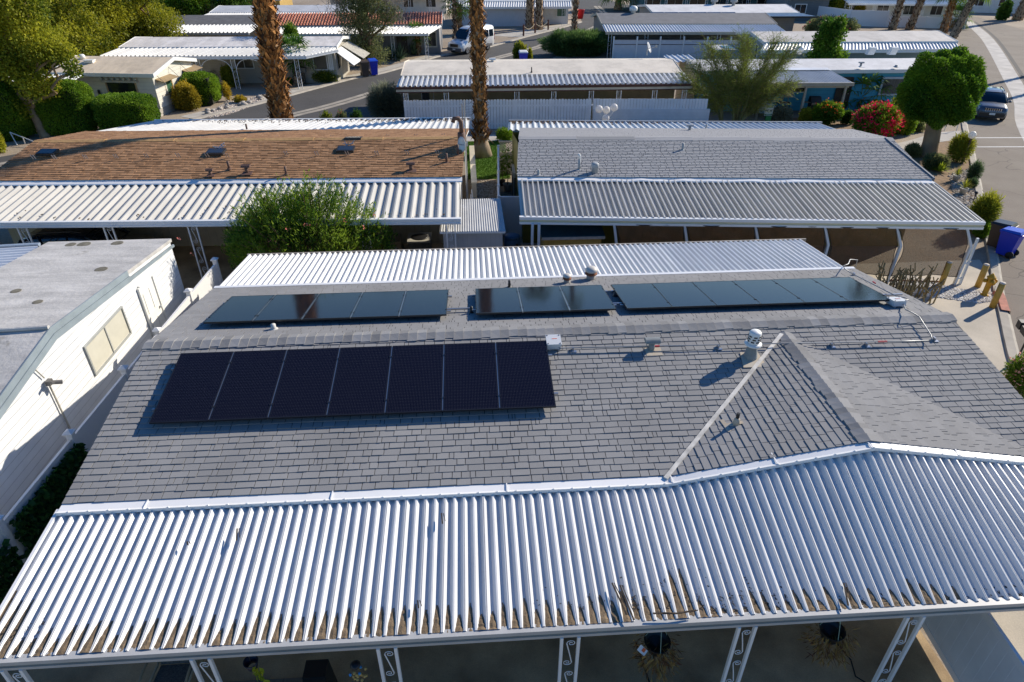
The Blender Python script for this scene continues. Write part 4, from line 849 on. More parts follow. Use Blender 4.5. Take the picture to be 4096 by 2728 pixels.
# --- long white ribbed house (row behind)
greyroof = coated('white_grey_coating', (.82, .77, .72), (1.2, .4, 1), .22, (.24, .21, .18), .4)
beige_wall = siding('beige_block', (.40, .37, .31), .2)
hd, _, _ = homebox('long house with worn grey coated roof and bright ribbed awning, palms in front', (-29.3, 61.3), (-11.1, 60.4), (-29.0, 67.6), (-10.9, 66.6), 2.95, 3.35, beige_wall, greyroof)
awning(hd, (-30.2, 59.2, 2.5), (-13.2, 58.1, 2.5), (-29.4, 61.3, 2.8), (-11.1, 60.4, 2.8), .36, .15, pan_b, white_metal, .22)
ribbed(hd, 'awning_roof', (-13.2, 58.1, 2.5), (-11.3, 59.9, 2.66), (-13.0, 59.4, 2.7), (-11.1, 60.4, 2.8), .33, .09, pan_b)
gutter(hd, (-13.2, 58.05, 2.56), (-10.9, 60.1, 2.74), .2, .06, white_metal, out=(.66, -.75, 0))
posts(hd, [(-24.6, 59.0), (-22.2, 58.8), (-19.3, 58.6), (-16.6, 58.45), (-14.1, 58.3)], 2.3, .32)
mb = MB()
for x in (-24.6, -22.2, -19.3, -16.6):
    for s in (-1, 1):
        pts = [Vector((x+s*(.16+1.0*(1-math.cos(a))), 58.9-(x+24.6)*.065, 1.35+.95*math.sin(a))) for a in np.linspace(0, math.pi/2, 8)]; mb.tube(pts, .028, 5)
mb.build('arch_bracket', white_metal, hd)
window(hd, (-19.2, 61.1, 1.7), 1.5, .9, (-.05, -1, 0), white_paint, M('dim_glass', (.12, .11, .09), .15, .1), 1)
window(hd, (-12.7, 60.78, 1.65), 1.1, 1.1, (-.05, -1, 0), white_paint, M('dim_glass', (.12, .11, .09)), 0)
mb = MB(); [mb.box((-11.95+k*.14, 60.7, 1.7), (.1, .05, 1.35)) for k in range(3)]; [mb.box((-11.82, 60.68, z), (.42, .05, .1)) for z in (1.2, 2.2)]; mb.build('shutter', white_paint, hd)
window(hd, (-11.35, 62.2, 1.6), 1.9, 1.2, (1, 0, 0), grey_metal, glass, 1)
mb = MB(); mb.slab([(-9.9, 61.0, 1.35), (-9.6, 63.6, 1.35), (-11.2, 63.4, 2.55), (-11.4, 61.0, 2.55)], .05); mb.build('window_awning', white_metal, hd)
mb = MB(); mb.slab([(-9.4, 63.7, 1.5), (-9.2, 66.6, 1.5), (-11.1, 66.6, 2.6), (-11.2, 63.7, 2.6)], .05); mb.build('window_awning', M('old_awning', (.42, .40, .35), .6, .3, 5), hd)
# --- grey shingle house, far left
g2 = attr_mat('dark_grey_shingle', (.10, .10, .105), (.19, .19, .20), .9, .2, 60, .1)
dsh = M('dark_shingle_far', (.14, .14, .145), .9, .2, 1.5, .4, 25, fine=.15, fscale=18)
he, _, _ = homebox('dark grey shingle house with white ribbed awning, far left beyond the long white one', (-33.5, 78.2), (-21.9, 77.6), (-33.8, 86.5), (-21.5, 85.9), 2.85, 3.4, siding('white_board', (.7, .69, .66), .2), dsh)
awning(he, (-34, 74.6, 2.45), (-22.1, 73.8, 2.45), (-33.6, 78.1, 2.75), (-21.8, 77.5, 2.75), .4, .17, pan_b, M('grey_gutter', (.32, .34, .36)), .18)
# --- white flat roof behind it
pale = coated('pale_coating', (.55, .56, .58), (1, .5, 1), .1, None, .2)
hf, _, _ = homebox('pale coated flat-roofed house beyond the clay-tile roof', (-31.7, 91.5), (-14.7, 91.4), (-31.8, 100), (-14.9, 100), 2.8, 3.2, siding('white_board', (.7, .69, .66)), pale)
awning(hf, (-32.3, 89.6, 2.5), (-14.6, 89.5, 2.5), (-31.8, 91.4, 2.7), (-14.7, 91.3, 2.7), .3, .09, pan_b, white_metal, .15)
# --- clay tile house
tile = M('clay_tile', (.52, .20, .13), .8, .25, 3, .3, 30, fine=.1, fscale=20)
gw = siding('grey_stucco', (.33, .33, .34), 40)
ht, tl, tr = homebox('house with red clay tile roof behind the olive tree', (-20.0, 75.6), (-2.7, 75.7), (-20.2, 81.6), (-2.6, 81.6), 2.9, 3.75, gw, tile)
mb = MB(); n = 58; k0, k1, r0, r1 = Vector((-20.1, 75.45, 2.93)), Vector((-2.6, 75.55, 2.93)), Vector((-20.1, 78.6, 3.78)), Vector((-2.6, 78.65, 3.78))
for i in range(n):
    a, b = lerp(k0, k1, (i+.5)/n), lerp(r0, r1, (i+.5)/n)
    for j in range(7):
        p, q = lerp(a, b, j/7), lerp(a, b, (j+1.06)/7); w0, w1 = .115, .095; arc = [(-1, 0), (-.75, .62), (0, .95), (.75, .62), (1, 0)]
        mb.val = random.uniform(0, 1); A_ = [p+Vector((x*w0, 0, z*w0+.02)) for x, z in arc]; B_ = [q+Vector((x*w1, 0, z*w1)) for x, z in arc]; mb.strip(A_, B_); mb.face(A_)
mb.build('roof_tiles', attr_mat('clay_tile_tone', (.46, .16, .10), (.62, .27, .18), .8, .15, 30, .15), ht)
awning(ht, (-20.8, 73.1, 2.42), (-3.9, 71.8, 2.42), (-20.1, 75.5, 2.72), (-2.7, 75.5, 2.72), .36, .15, pan_b, white_metal, .18)
posts(ht, [(-11.2, 72.6), (-7.6, 72.3), (-4.2, 72.0)], 2.25, .3)
door(ht, (-7.0, 75.98, 1.25), .95, 2.1, (0, -1, 0), M('dark_door', (.06, .05, .045), .6, .1), grey_metal)
window(ht, (-3.9, 75.98, 1.45), 1.0, 1.3, (0, -1, 0), M('beige_trim', (.5, .45, .36)), glass, 0, .12); window(ht, (-5.2, 75.98, 1.5), .35, 1.2, (0, -1, 0), M('beige_trim', (.5, .45, .36)), glass, 0, .06)
def text(root, s, c, size, nrm, mat, depth=.01, name='lettering', up=(0, 0, 1), align='CENTER'):
    cu = bpy.data.curves.new(name, 'FONT'); cu.body = s; cu.size = size; cu.extrude = depth; cu.align_x = align; cu.align_y = 'CENTER'; n = Vector(nrm).normalized(); y = Vector(up); y = (y-n*y.dot(n)).normalized(); x = y.cross(n)
    o = bpy.data.objects.new(name, cu); COL.objects.link(o); dg = bpy.context.evaluated_depsgraph_get(); me = bpy.data.meshes.new_from_object(o.evaluated_get(dg)); bpy.data.objects.remove(o)
    mo = bpy.data.objects.new(name, me); COL.objects.link(mo); me.materials.clear(); me.materials.append(mat); loc = Vector(c)-(Vector(parent_loc(root)) if root else Vector((0, 0, 0)))
    mw = Matrix((x, y, n)).transposed().to_4x4(); mw.translation = loc; mo.matrix_basis = mw
    if root: mo.parent = root
    return mo
text(ht, '168', (-6.05, 75.9, 1.85), .34, (0, -1, 0), black, name='house_number', up=(.15, 0, 1))
# --- white house across the bend
hw2, _, _ = homebox('white house with ribbed awning behind the twin palms', (-2.2, 102), (14.6, 101.6), (-2.2, 110), (14.6, 110), 2.95, 3.4, siding('white_board', (.7, .69, .66)), pan_b)
awning(hw2, (-2.4, 99.5, 2.4), (14.3, 98.8, 2.4), (-2.2, 102, 2.85), (14.6, 101.6, 2.85), .33, .1, pan_g, white_metal, .25)
mb = MB(); mb.box((3.9, 99.9, 1.15), (11.6, .12, 2.3)); mb.build('panel_wall', M('white_panel', (.62, .63, .66), .6, .05), hw2)
posts(hw2, [(9.9, 99.2), (13.2, 99.0)], 2.25, .3, scrolls=False)
door(hw2, (10.9, 101.85, 1.15), .95, 2.1, (0, -1, 0), white_paint, grey_metal); window(hw2, (13.3, 101.85, 1.55), 1.2, 1.1, (0, -1, 0), white_paint, green_glass, 0, .08)
# --- cream flat-roofed house with fence (centre)
beige_c = coated('bone_coating', (.80, .72, .60), (.5, .35, 1), .1, (.45, .40, .34), .3)
hm, _, _ = homebox('bone coated flat roof house behind the white picket wall, brown gutter', (-4.6, 47.1), (14.6, 46.7), (-4.5, 53.6), (14.9, 52.9), 2.85, 3.22, M('ochre_wall', (.24, .19, .105), .8, .12, 2), beige_c, trim=beige_c)
awning(hm, (-4.8, 45.05, 2.45), (14.75, 44.7, 2.45), (-4.7, 47.0, 2.72), (14.7, 46.65, 2.72), .34, .15, M('grey_white_pan', (.66, .66, .65), .4, .08, 1), brown_trim, .14, prof=[(0, 0), (.5, 0), (.58, 1), (.94, 1), (1, 0)])
mb = MB(); a, b = Vector((-4.8, 45.0, 2.2)), Vector((14.75, 44.65, 2.2)); mb.bar(a+Vector((0, .05, .12)), b+Vector((0, .05, .12)), .08, .2); mb.build('fascia', M('beige_trim', (.5, .45, .36)), hm)
mb = MB(); mb.bar(a+Vector((0, .06, -.02)), b+Vector((0, .06, -.02)), .08, .06); mb.build('lower_trim', brown_trim, hm)
posts(hm, [(x, 45.1-(x+4.6)*.018) for x in (-4.2, -1.55, .85, 3.1, 5.55, 8.05, 9.9, 12.3, 14.3)], 2.25, .28)
for x, w in ((-2.5, 1.6), (1.0, 1.9), (4.9, 2.1), (8.6, 1.9), (11.0, 1.2)): window(hm, (x, 47.38, 1.65), w, .9, (0, -1, 0), M('grey_window_frame', (.3, .32, .32), .5, .1), glass if x < 0 or x > 3 else M('teal_blind', (.03, .09, .085), .3, .1), 1, .05)
p = at(1132, 148, 3.0); tvent(p, 'white box vent beside the palm on the bone coated roof', 1.2, white_paint, fl=white_paint); stub(at(1222, 165, 2.95), 'thin dark pipe on the bone coated roof', dark_metal, .04, .3)
# --- its fence: pickets, then a block wall
def fenceline(label, a, b, h, pitch, mat, name='picket_fence', gapf=.06, clip=True, group=None):
    a, b = Vector(a), Vector(b); L = (b-a).length; u = (b-a)/L; ang = math.atan2(u.y, u.x); r = thing(name, label, 'fence', (a+b)/2, group=group); n = int(L/pitch); mb = MB()
    for i in range(n):
        p = a+u*(pitch*(i+.5)); hh = h+random.uniform(-.015, .015); w = pitch*(1-gapf); q = lambda dx, dy, z: p+u*dx+Vector((-u.y, u.x, 0))*dy+Vector((0, 0, z))
        dd = random.uniform(-.006, .006)
        mb.prism([q(-w/2, dd, .03), q(w/2, dd, .03), q(w/2, dd, hh-.06), q(w*.28, dd, hh), q(-w*.28, dd, hh), q(-w/2, dd, hh-.06)], Vector((-u.y, u.x, 0))*.022)
    mb.build('picket', mat, r)
    mb = MB(); 
    for z in (.35, h-.4): mb.bar(a+Vector((-u.y*.05, u.x*.05, z)), b+Vector((-u.y*.05, u.x*.05, z)), .05, .09)
    mb.build('rail', mat, r); return r
pick = M('picket_white', (.84, .84, .84), .6, .08, 2)
fenceline('white picket fence along the bone roofed house', (-4.3, 45.6-1.5, 0), (8.0, 43.65, 0), 1.88, .2, pick, gapf=.09)
bw_ = thing('block_wall', 'white painted block wall topped with short pickets beside the airy tree', 'wall', (11.9, 43.4, 0)); mb = MB(); mb.bar((8.02, 43.65, .62), (15.6, 43.1, .62), .15, 1.24); mb.build('wall', siding('white_block', (.72, .73, .74), .2, 2, .8), bw_)
mb = MB()
for i in range(37): x = 8.1+i*.2; mb.box((x, 43.64-(x-8)*.072, 1.55), (.185, .022, .66+random.uniform(-.02, .02)), -.07)
mb.build('picket', pick, bw_)
# --- blue house
bl = siding('blue_lap_siding', (.05, .36, .52), .28); wr = coated('white_coating', (.74, .73, .72), (1.1, .35, 1), .07, (.6, .58, .55), .15)
hbz, _, _ = homebox('bright blue house with white coated roof and barbecue patio', (15.9, 47.6), (33.2, 46.9), (16.1, 52.4), (33.8, 51.6), 2.8, 3.18, bl, wr)
mb = MB(); mb.face([(15.98, 47.7, .0), (15.98, 52.2, 0), (15.98, 52.2, 2.7), (15.98, 50, 3.1), (15.98, 47.7, 2.7)]); mb.build('gable_wall', M('cream_plaster', (.58, .52, .42), .8, .1), hbz)
awning(hbz, (19.5, 45.1, 2.35), (25.8, 44.75, 2.35), (18.6, 47.5, 2.78), (25.2, 47.2, 2.78), .2, .07, pan_g, M('beige_trim', (.5, .45, .36)), .2)
mb = MB(); mb.strip([(18.6, 47.3, 2.86), (25.2, 47.0, 2.86)], [(18.6, 47.9, 2.9), (25.2, 47.6, 2.9)]); mb.build('flashing', white_metal, hbz)
mb = MB(); [mb.bar((x, 45.15-(x-19.5)*.05, 0), (x, 45.15-(x-19.5)*.05, 2.3), .13) for x in (19.7, 22.7, 25.4)]; mb.bar((19.5, 45.2, 2.18), (25.6, 44.88, 2.18), .1, .2); mb.build('post', M('beige_trim', (.5, .45, .36)), hbz)
window(hbz, (30.4, 47.22, 1.65), 2.0, 1.0, (-.04, -1, 0), M('pale_trim', (.5, .55, .58), .6, .1), M('blind_glass', (.07, .08, .075), .15, .5, 1, stretch=(14, 14, .1), fine=0), 0, .14, .05)
door(hbz, (26.7, 47.42, 1.2), .95, 2.05, (-.04, -1, 0), dark_metal, grey_metal); mb = MB(); mb.box((28.3, 47.25, 1.85), (.18, .12, .38)); mb.build('wall_lamp', M('lamp_brass', (.25, .2, .12), .5, .2), hbz)
for x, w in ((20.6, 1.5), (23.4, 1.0)): window(hbz, (x, 47.5-(x-16)*.012, 1.7), w, .7, (-.04, -1, 0), white_paint, glass, 0)
for (vx, vy, k, w) in ((1974, 152, .8, 'near the patio roof'), (2062, 150, .5, 'right of it')): pass
p = at(1978, 153, 2.98); tvent(p, 'grey hooded vent on the white coated blue-house roof', .9, gv, fl=white_paint); stub(at(2060, 153, 2.98), 'small dark cap on the white coated blue-house roof', gv, .1, .1)
p = at(1836, 124, 3.15); t = thing('roof_vent', 'round white ball vent on the ridge of the blue house', 'roof vent', p); mb = MB(); mb.smooth = True; mb.lathe(p, [(.2, 0), (.2, .15), (.32, .22), (.34, .4), (.2, .55)], 14); mb.build('cap', white_paint, t)
for vx, w in ((1998, 'left'), (2048, 'right')):
    p = at(vx, 125, 3.15); t = thing('roof_vent', f'white box chimney on the ridge of the blue house, the {w} one', 'roof vent', p); mb = MB(); mb.hexa([p+Vector(q) for q in ((-.25, -.2, 0), (.25, -.2, 0), (.25, .2, 0), (-.25, .2, 0))], [p+Vector(q) for q in ((-.1, -.2, .5), (.4, -.2, .5), (.4, .2, .5), (-.1, .2, .5))]); mb.build('box', white_paint, t)
# --- white gable house behind
gwall = siding('blue_grey_siding', (.24, .32, .37), .22)
wr2 = coated('worn_white_coating', (.62, .58, .53), (1.1, .35, 1), .14, (.40, .36, .3), .3)
hg2, _, _ = homebox('grey-blue sided gable house with worn white roof behind the blue one', (25.9, 60.6), (42.9, 59.7), (25.9, 67.6), (43.4, 66.6), 2.85, 3.3, gwall, wr2)
awning(hg2, (25.0, 59.0, 2.38), (42.4, 58.3, 2.38), (25.9, 60.5, 2.72), (42.8, 59.7, 2.72), .3, .06, pan_g, white_metal, .26)
window(hg2, (26.15, 62.6, 1.6), .5, 1.5, (-1, 0, 0), white_paint, glass, 0, .08); mb = MB(); mb.box((26.0, 61.2, .5), (.8, .9, .9)); mb.build('cooler_unit', dark_metal, hg2)
t = thing('storage_shed', 'grey flat-topped shed with blue tarp beside the grey-blue gable house', 'shed', (23.6, 63.5, 0)); mb = MB(); mb.box((23.6, 63.6, 1.0), (2.4, 2.6, 2.0)); mb.build('wall', gwall, t); mb = MB(); mb.box((23.6, 63.6, 2.04), (2.7, 2.9, .08)); mb.build('roof', pale, t); mb = MB(); mb.box((24.0, 63.3, 2.11), (1.6, 1.6, .05)); mb.build('tarp', M('blue_tarp', (.02, .16, .32), .6, .1), t)
# --- solar house (far centre-right)
gsh = M('grey_shingle_far', (.21, .21, .215), .9, .12, 1.5, .4, 25, fine=.15, fscale=18)
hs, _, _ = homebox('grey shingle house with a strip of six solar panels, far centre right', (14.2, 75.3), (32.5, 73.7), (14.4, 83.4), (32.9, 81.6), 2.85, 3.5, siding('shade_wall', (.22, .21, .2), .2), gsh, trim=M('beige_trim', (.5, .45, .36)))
awning(hs, (14.0, 71.9, 2.42), (32.2, 70.2, 2.42), (14.2, 75.2, 2.76), (32.4, 73.6, 2.76), .3, .07, pan_g, M('beige_trim', (.5, .45, .36)), .25)
posts(hs, [(14.5, 72.0), (18.2, 71.7), (21.8, 71.4), (25.5, 71.0), (28.9, 70.7)], 2.25, .32, scrolls=False)
fr = thing('panel_fence', 'white panel fence with dark rail lines below the solar house awning', 'fence', (21.6, 71, 0))
for i in range(6):
    a, b = Vector((14.8+i*2.35, 71.5-i*.22, 0)), Vector((14.8+(i+1)*2.35, 71.5-(i+1)*.22, 0)); mb = MB(); mb.bar(a+Vector((0, 0, .9)), b+Vector((0, 0, .9)), .06, 1.8); mb.build('panel', M('white_panel', (.62, .63, .66)), fr); mb = MB(); mb.box(a+Vector((0, -.05, 1.05)), (.14, .14, 2.1)); mb.build('post', white_paint, fr)
    mb = MB(); [mb.bar(a+Vector((0, -.045, z)), b+Vector((0, -.045, z)), .03, .06) for z in (1.35, 1.8)]; mb.build('rail', M('rail_brown', (.12, .10, .09), .7, .1), fr)
kk = .65/4.05
for i in range(6): place_panel((21.0+i*1.56, 77.9-i*.14, 3.30), kk, f"{['leftmost', 'second from the left', 'third from the left', 'third from the right', 'second from the right', 'rightmost'][i]} panel of the strip on the far solar house roof", 'panels on the far solar house', 1.42)
p = at(1495, 58, 3.3) if False else Vector((18.3, 79.0, 3.45)); t = thing('roof_vent', 'big round white vent near the ridge left of the far solar strip', 'roof vent', p); mb = MB(); mb.smooth = True; mb.lathe(p, [(.25, -.1), (.25, .2), (.42, .25), (.45, .55), (.25, .75)], 14); mb.build('cap', white_paint, t)
# --- row at the very back
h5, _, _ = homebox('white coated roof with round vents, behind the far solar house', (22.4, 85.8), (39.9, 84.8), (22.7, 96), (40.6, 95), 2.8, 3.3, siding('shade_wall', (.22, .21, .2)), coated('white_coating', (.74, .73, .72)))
awning(h5, (22.4, 84.2, 2.5), (41.5, 83.2, 2.5), (22.4, 85.7, 2.72), (39.9, 84.7, 2.72), .3, .05, M('pale_blue_pan', (.52, .60, .64), .4, .05), dark_metal, .18)
for vx, vy, w, s in ((1582, 14, 'left', 1), (1606, 17, 'taller', 1.3), (1742, 50, 'small', .8)): pass
for x, y, w in ((31.2, 90.5, 'left of two'), (33.4, 89.6, 'right of two')):
    p = Vector((x, y, 3.25)); t = thing('roof_vent', f'round grey vent on the far white roof, {w}', 'roof vent', p); mb = MB(); mb.smooth = True; mb.lathe(p, [(.2, -.05), (.2, .3), (.42, .34), (.45, .65), (.25, .8)], 12); mb.build('cap', gv, t)
for lab, fl, fr2, bl_, br_, ze, zr, wm, rm in (
    ('grey house behind the tall white fence at the top right', (46.5, 103), (52.5, 102), (46.5, 112), (52.5, 111), 3.0, 3.7, siding('dark_grey_siding', (.12, .145, .16), .25), gsh),
    ('grey roofed house with a glazed porch behind the top right fence', (54, 101.5), (70, 98), (55, 111), (72, 108), 2.9, 3.6, siding('white_board', (.7, .69, .66)), gsh),
    ('white house on the far side of the street at the top right corner', (79.5, 112), (98, 104), (82, 121), (102, 114), 3.2, 3.9, siding('white_board', (.7, .69, .66)), gsh),
    ('teal trimmed long house along the top edge', (28, 116), (66, 113), (28, 126), (66, 123), 2.8, 3.4, siding('teal_wall', (.05, .16, .20), .25), M('pale_blue_pan', (.52, .60, .64))),
    ('pale house at the top edge behind the clay-tile one', (-22, 118), (-3, 117), (-22, 127), (-3, 126), 3.0, 3.6, siding('white_board', (.7, .69, .66)), pan_b),
    ('ochre walled house at the top edge behind the left palms', (-39, 109), (-27, 108.5), (-39, 118), (-27, 117), 3.0, 3.5, M('ochre_far', (.42, .28, .08), .8, .1), pan_b)):
    r_, _, _ = homebox(lab, fl, fr2, bl_, br_, ze, zr, wm, rm)
    u_ = Vector((fr2[0]-fl[0], fr2[1]-fl[1], 0)); L_ = u_.length; u_.normalize(); nn = Vector((u_.y, -u_.x, 0))
    for k in range(int(L_/3.6)):
        window(r_, Vector((fl[0], fl[1], 1.55))+u_*(1.9+k*3.6)-nn*.28, 1.5 if L_ < 30 else 2.4, 1.1, nn, white_paint, glass, 1, .1)
    if 'porch' in lab or 'teal' in lab or 'pale house' in lab: awning(r_, Vector((*fl, 2.45))+nn*2.2, Vector((*fr2, 2.45))+nn*2.2, (*fl, 2.75), (*fr2, 2.75), .3, .06, M('pale_blue_pan', (.52, .60, .64)), white_metal, .2); posts(r_, [Vector((*fl, 0))+nn*2.1+u_*k for k in np.arange(.4, L_, 3.2)], 2.3, .3, scrolls=False)
vf = thing('vinyl_fence', 'tall white vinyl fence at the top right behind the palms', 'fence', (57, 94, 0)); vp = [(41.5, 100), (50.3, 105), (52.6, 96.3), (57, 94.8), (61.5, 93.2), (66.0, 91.5)]
hts = [1.9, 1.9, 1.9, 1.9, 1.3, 1.3]
for i, (x, y) in enumerate(vp):
    mb = MB(); mb.box((x, y, hts[i]/2+.05), (.15, .15, hts[i]+.1)); mb.build('post', vinyl, vf)
    if i < len(vp)-1:
        x2, y2 = vp[i+1]; n = max(1, round(math.hypot(x2-x, y2-y)/2.4)); h = min(hts[i], hts[i+1])
        for k in range(n):
            a, b = lerp((x, y, h/2), (x2, y2, h/2), k/n), lerp((x, y, h/2), (x2, y2, h/2), (k+1)/n); mb = MB(); mb.bar(a, b, .05, h); mb.bar(a+Vector((0, 0, h/2)), b+Vector((0, 0, h/2)), .09, .1); mb.build('panel', vinyl, vf)
# ================================================================== plants
def atY(vx, vy, Y):
    d = ray(vx, vy); s = Y/d.y; return Vector((d.x*s, Y, CAM_H+d.z*s))
def ppm(p):
    "photo pixels (2354 wide) per metre at a point"
    return FPX*2354/4096/max(1, (Vector(p)-Vector((0, 0, CAM_H))).dot(fwd))
def leaf_m(name, dark, light, trans=.45): dark = mul(dark, 1.5); light = mul(light, 1.35); return attr_mat(name, dark, light, .6, 0, 1, 0, trans)
L_green = leaf_m('leaf_green', (.025, .08, .008), (.20, .30, .02))
L_yel = leaf_m('leaf_yellow_green', (.05, .085, .008), (.38, .36, .03))
L_gold = leaf_m('leaf_golden', (.09, .085, .008), (.48, .34, .025))
L_dark = leaf_m('leaf_dark_green', (.012, .045, .008), (.08, .15, .02))
L_olive = leaf_m('leaf_olive', (.045, .065, .025), (.24, .25, .10))
L_gray = leaf_m('leaf_grey_green', (.07, .08, .05), (.26, .27, .18))
L_ole = leaf_m('leaf_oleander', (.015, .06, .008), (.22, .30, .025))
L_syc = leaf_m('leaf_sycamore', (.05, .085, .008), (.42, .40, .03))
L_hedgetree = leaf_m('leaf_hedge_tree', (.04, .065, .006), (.34, .32, .02))
L_palm = leaf_m('leaf_palm', (.02, .07, .01), (.14, .22, .03))
bark = M('bark_brown', (.20, .12, .07), .9, .3, 5, .6, 20)
bark_p = M('bark_pale', (.40, .27, .16), .9, .25, 3, .5, 15)
bark_g = M('bark_grey_green', (.30, .29, .13), .85, .2, 5)
def leafcloud(P, D, ln, wd, jit=.6):
    "diamond leaves: base points P, directions D"
    n = len(P); D = D+rng.normal(0, jit, (n, 3)); D /= np.linalg.norm(D, axis=1, keepdims=True)+1e-9
    S = np.cross(D, rng.normal(0, 1, (n, 3))); S /= np.linalg.norm(S, axis=1, keepdims=True)+1e-9
    l = ln*rng.uniform(.65, 1.25, (n, 1)); w = wd*rng.uniform(.7, 1.2, (n, 1)); V = np.empty((n, 4, 3)); V[:, 0] = P; V[:, 1] = P+D*l*.5+S*w*.5; V[:, 2] = P+D*l; V[:, 3] = P+D*l*.5-S*w*.5; return V.reshape(-1, 3)
def sphere(n):
    d = rng.normal(0, 1, (n, 3)); return d/np.linalg.norm(d, axis=1, keepdims=True)
def blobpts(blobs, n, inner=.35, up=.0):
    "points spread over and through lumpy ellipsoids"
    vol = np.array([b[1][0]*b[1][1]+b[1][0]*b[1][2] for b in blobs]); pk = rng.choice(len(blobs), n, p=vol/vol.sum()); d = sphere(n); r = inner+(1-inner)*rng.random(n)**.6
    C = np.array([b[0] for b in blobs], float)[pk]; Rr = np.array([b[1] for b in blobs], float)[pk]; r = r*(1+.12*np.sin(d[:, 0]*7+pk)+.10*np.sin(d[:, 1]*9+pk*2)+.08*np.sin(d[:, 2]*8))
    return C+d*Rr*r[:, None], d+np.array([0, 0, up]), r, pk
def tones(P, r, lo=.15, sc=1.3):
    c = np.sin(P[:, 0]*sc+np.sin(P[:, 1]*sc*1.3)*2)+np.sin(P[:, 1]*sc*1.1+P[:, 2]*sc)+np.sin(P[:, 2]*sc*1.7+P[:, 0]*.7)
    return np.clip(.45+.13*c+rng.normal(0, .17, len(P)), 0, 1)
def crown(root, name, blobs, n, ln, wd, mat, inner=.35, up=.1, jit=.7, cut=None, flowers=None):
    P, D, r, pk = blobpts(blobs, n, inner, up)
    if cut is not None: k = P[:, 2] > cut; P, D, r = P[k], D[k], r[k]
    o = np_mesh(name, leafcloud(P, D, ln, wd, jit), 4, mat, root, tones(P, r))
    if flowers:
        nf_, fl, fm, bias = flowers; P, D, r, pk = blobpts(blobs, nf_*4, .92, .2); k = (P@np.array(bias[:3]) > bias[3])
        if cut is not None: k &= P[:, 2] > cut
        P, D = P[k][:nf_], D[k][:nf_]; Q = np.repeat(P, 4, 0)+rng.normal(0, fl*.5, (len(P)*4, 3)); np_mesh('flowers', leafcloud(Q, np.repeat(D, 4, 0), fl, fl*.8, .8), 4, fm, root, rng.uniform(0, 1, len(Q)))
    return o
def limb(mb, a, b, r0, r1, wig=.1, n=6, seg=7):
    a, b = Vector(a), Vector(b); L = (b-a).length; pts = []
    for i in range(n+1):
        t = i/n; p = lerp(a, b, t)+Vector((random.uniform(-1, 1), random.uniform(-1, 1), random.uniform(-.4, .4)))*wig*L*.25*(0 < i < n); pts.append(p)
    mb.smooth = True; mb.tube(pts, [r0+(r1-r0)*i/n for i in range(n+1)], seg); return pts
def tree(name, label, base, top_blobs, trunk, mat, n, ln, wd, barkm=bark, group=None, inner=.3, jit=.7, fork=.45, cat='tree', cut=None):
    "trunk: (radius, lean vector to the fork)"
    base = Vector(base); r = thing(name, label, cat, base, group=group); mb = MB(); rr, f = trunk; fk = base+Vector(f)
    mb.smooth = True; mb.tube([base-Vector((0, 0, .1)), base+Vector((0, 0, .08)), lerp(base, fk, .3), lerp(base, fk, .65), fk], [rr*1.5, rr*1.2, rr, rr*.88, rr*.8], 10)
    for c, q in top_blobs: limb(mb, fk, Vector(c)-Vector((0, 0, q[2]*.3)), rr*.55, rr*.14, .5); limb(mb, lerp(fk, c, .5), Vector(c)+Vector((q[0]*.5, 0, q[2]*.3)), rr*.25, rr*.07, .4)
    mb.build('trunk', barkm, r); crown(r, 'crown', top_blobs, n, ln, wd, mat, inner, .1, jit, cut); return r
def bush(label, l, r_, t, b, mat, dens=1.0, ln=.13, wd=.07, kind='round', Y=None, group=None, name='shrub', depth=.8, flowers=None, jit=.7, inner=.25, cat='shrub', lumps=7):
    cx = (l+r_)/2; base = at(cx, b) if Y is None else None
    if Y is not None: q = atY(cx, b, Y); base = Vector((q.x, Y, 0))
    k = ppm(base+Vector((0, 0, 1))); w = (r_-l)/k; top = atY(cx, t, base.y).z; h = max(.25, top); rt = thing(name, label, cat, base, group=group)
    blobs = []
    if kind == 'hedge':
        n = int(dens*5200*(w*h+w*w*depth*.5)); d = sphere(n); e = 5 if lumps > 4 else 3; s = d/((np.abs(d)**e).sum(1)**(1/e))[:, None]
        rr = .86+.14*rng.random(n)+.03*np.sin(s[:, 0]*8)+.03*np.sin(s[:, 2]*9+s[:, 1]*5); P = np.array(base)+np.array([0, 0, h*.5])+s*rr[:, None]*np.array([w*.5, w*.5*depth, h*.5]); k2 = P[:, 2] > .02; P, d = P[k2], d[k2]
        o = np_mesh('foliage', leafcloud(P, d, ln, wd, .8), 4, mat, rt, tones(P, rr[k2]))
        mb = MB(); mb.box(base+Vector((0, 0, h*.46)), (w*.78, w*.78*depth, h*.8)); mb.build('dark_core', M('core_dark', (.02, .022, .01), .9, .3, 6), rt)  # solid near-black box filling the hedge behind its leaves
    else:
        for i in range(lumps):
            a = 2.4*i; q = .62*math.sqrt((i+.3)/lumps); zz = h*(.62-.22*q+random.uniform(-.08, .12)); rr = (w*.5)*random.uniform(.42, .62)
            blobs.append((base+Vector((math.cos(a)*q*w*.5, math.sin(a)*q*w*.5*depth, zz)), (rr, rr*depth, min(h*.45, h-zz)*random.uniform(.9, 1.05))))
        blobs.append((base+Vector((0, 0, h*.4)), (w*.42, w*.42*depth, h*.4)))
        n = int(dens*(5200*w*h+1200)); crown(rt, 'foliage', blobs, n, ln, wd, mat, inner, .25, jit, .03, flowers)
        mb = MB()
        for i in range(6): a = i*1.05; limb(mb, base, base+Vector((math.cos(a)*w*.28, math.sin(a)*w*.25, h*.6)), .03, .01, .4)
        mb.build('stems', bark, rt)
    return rt
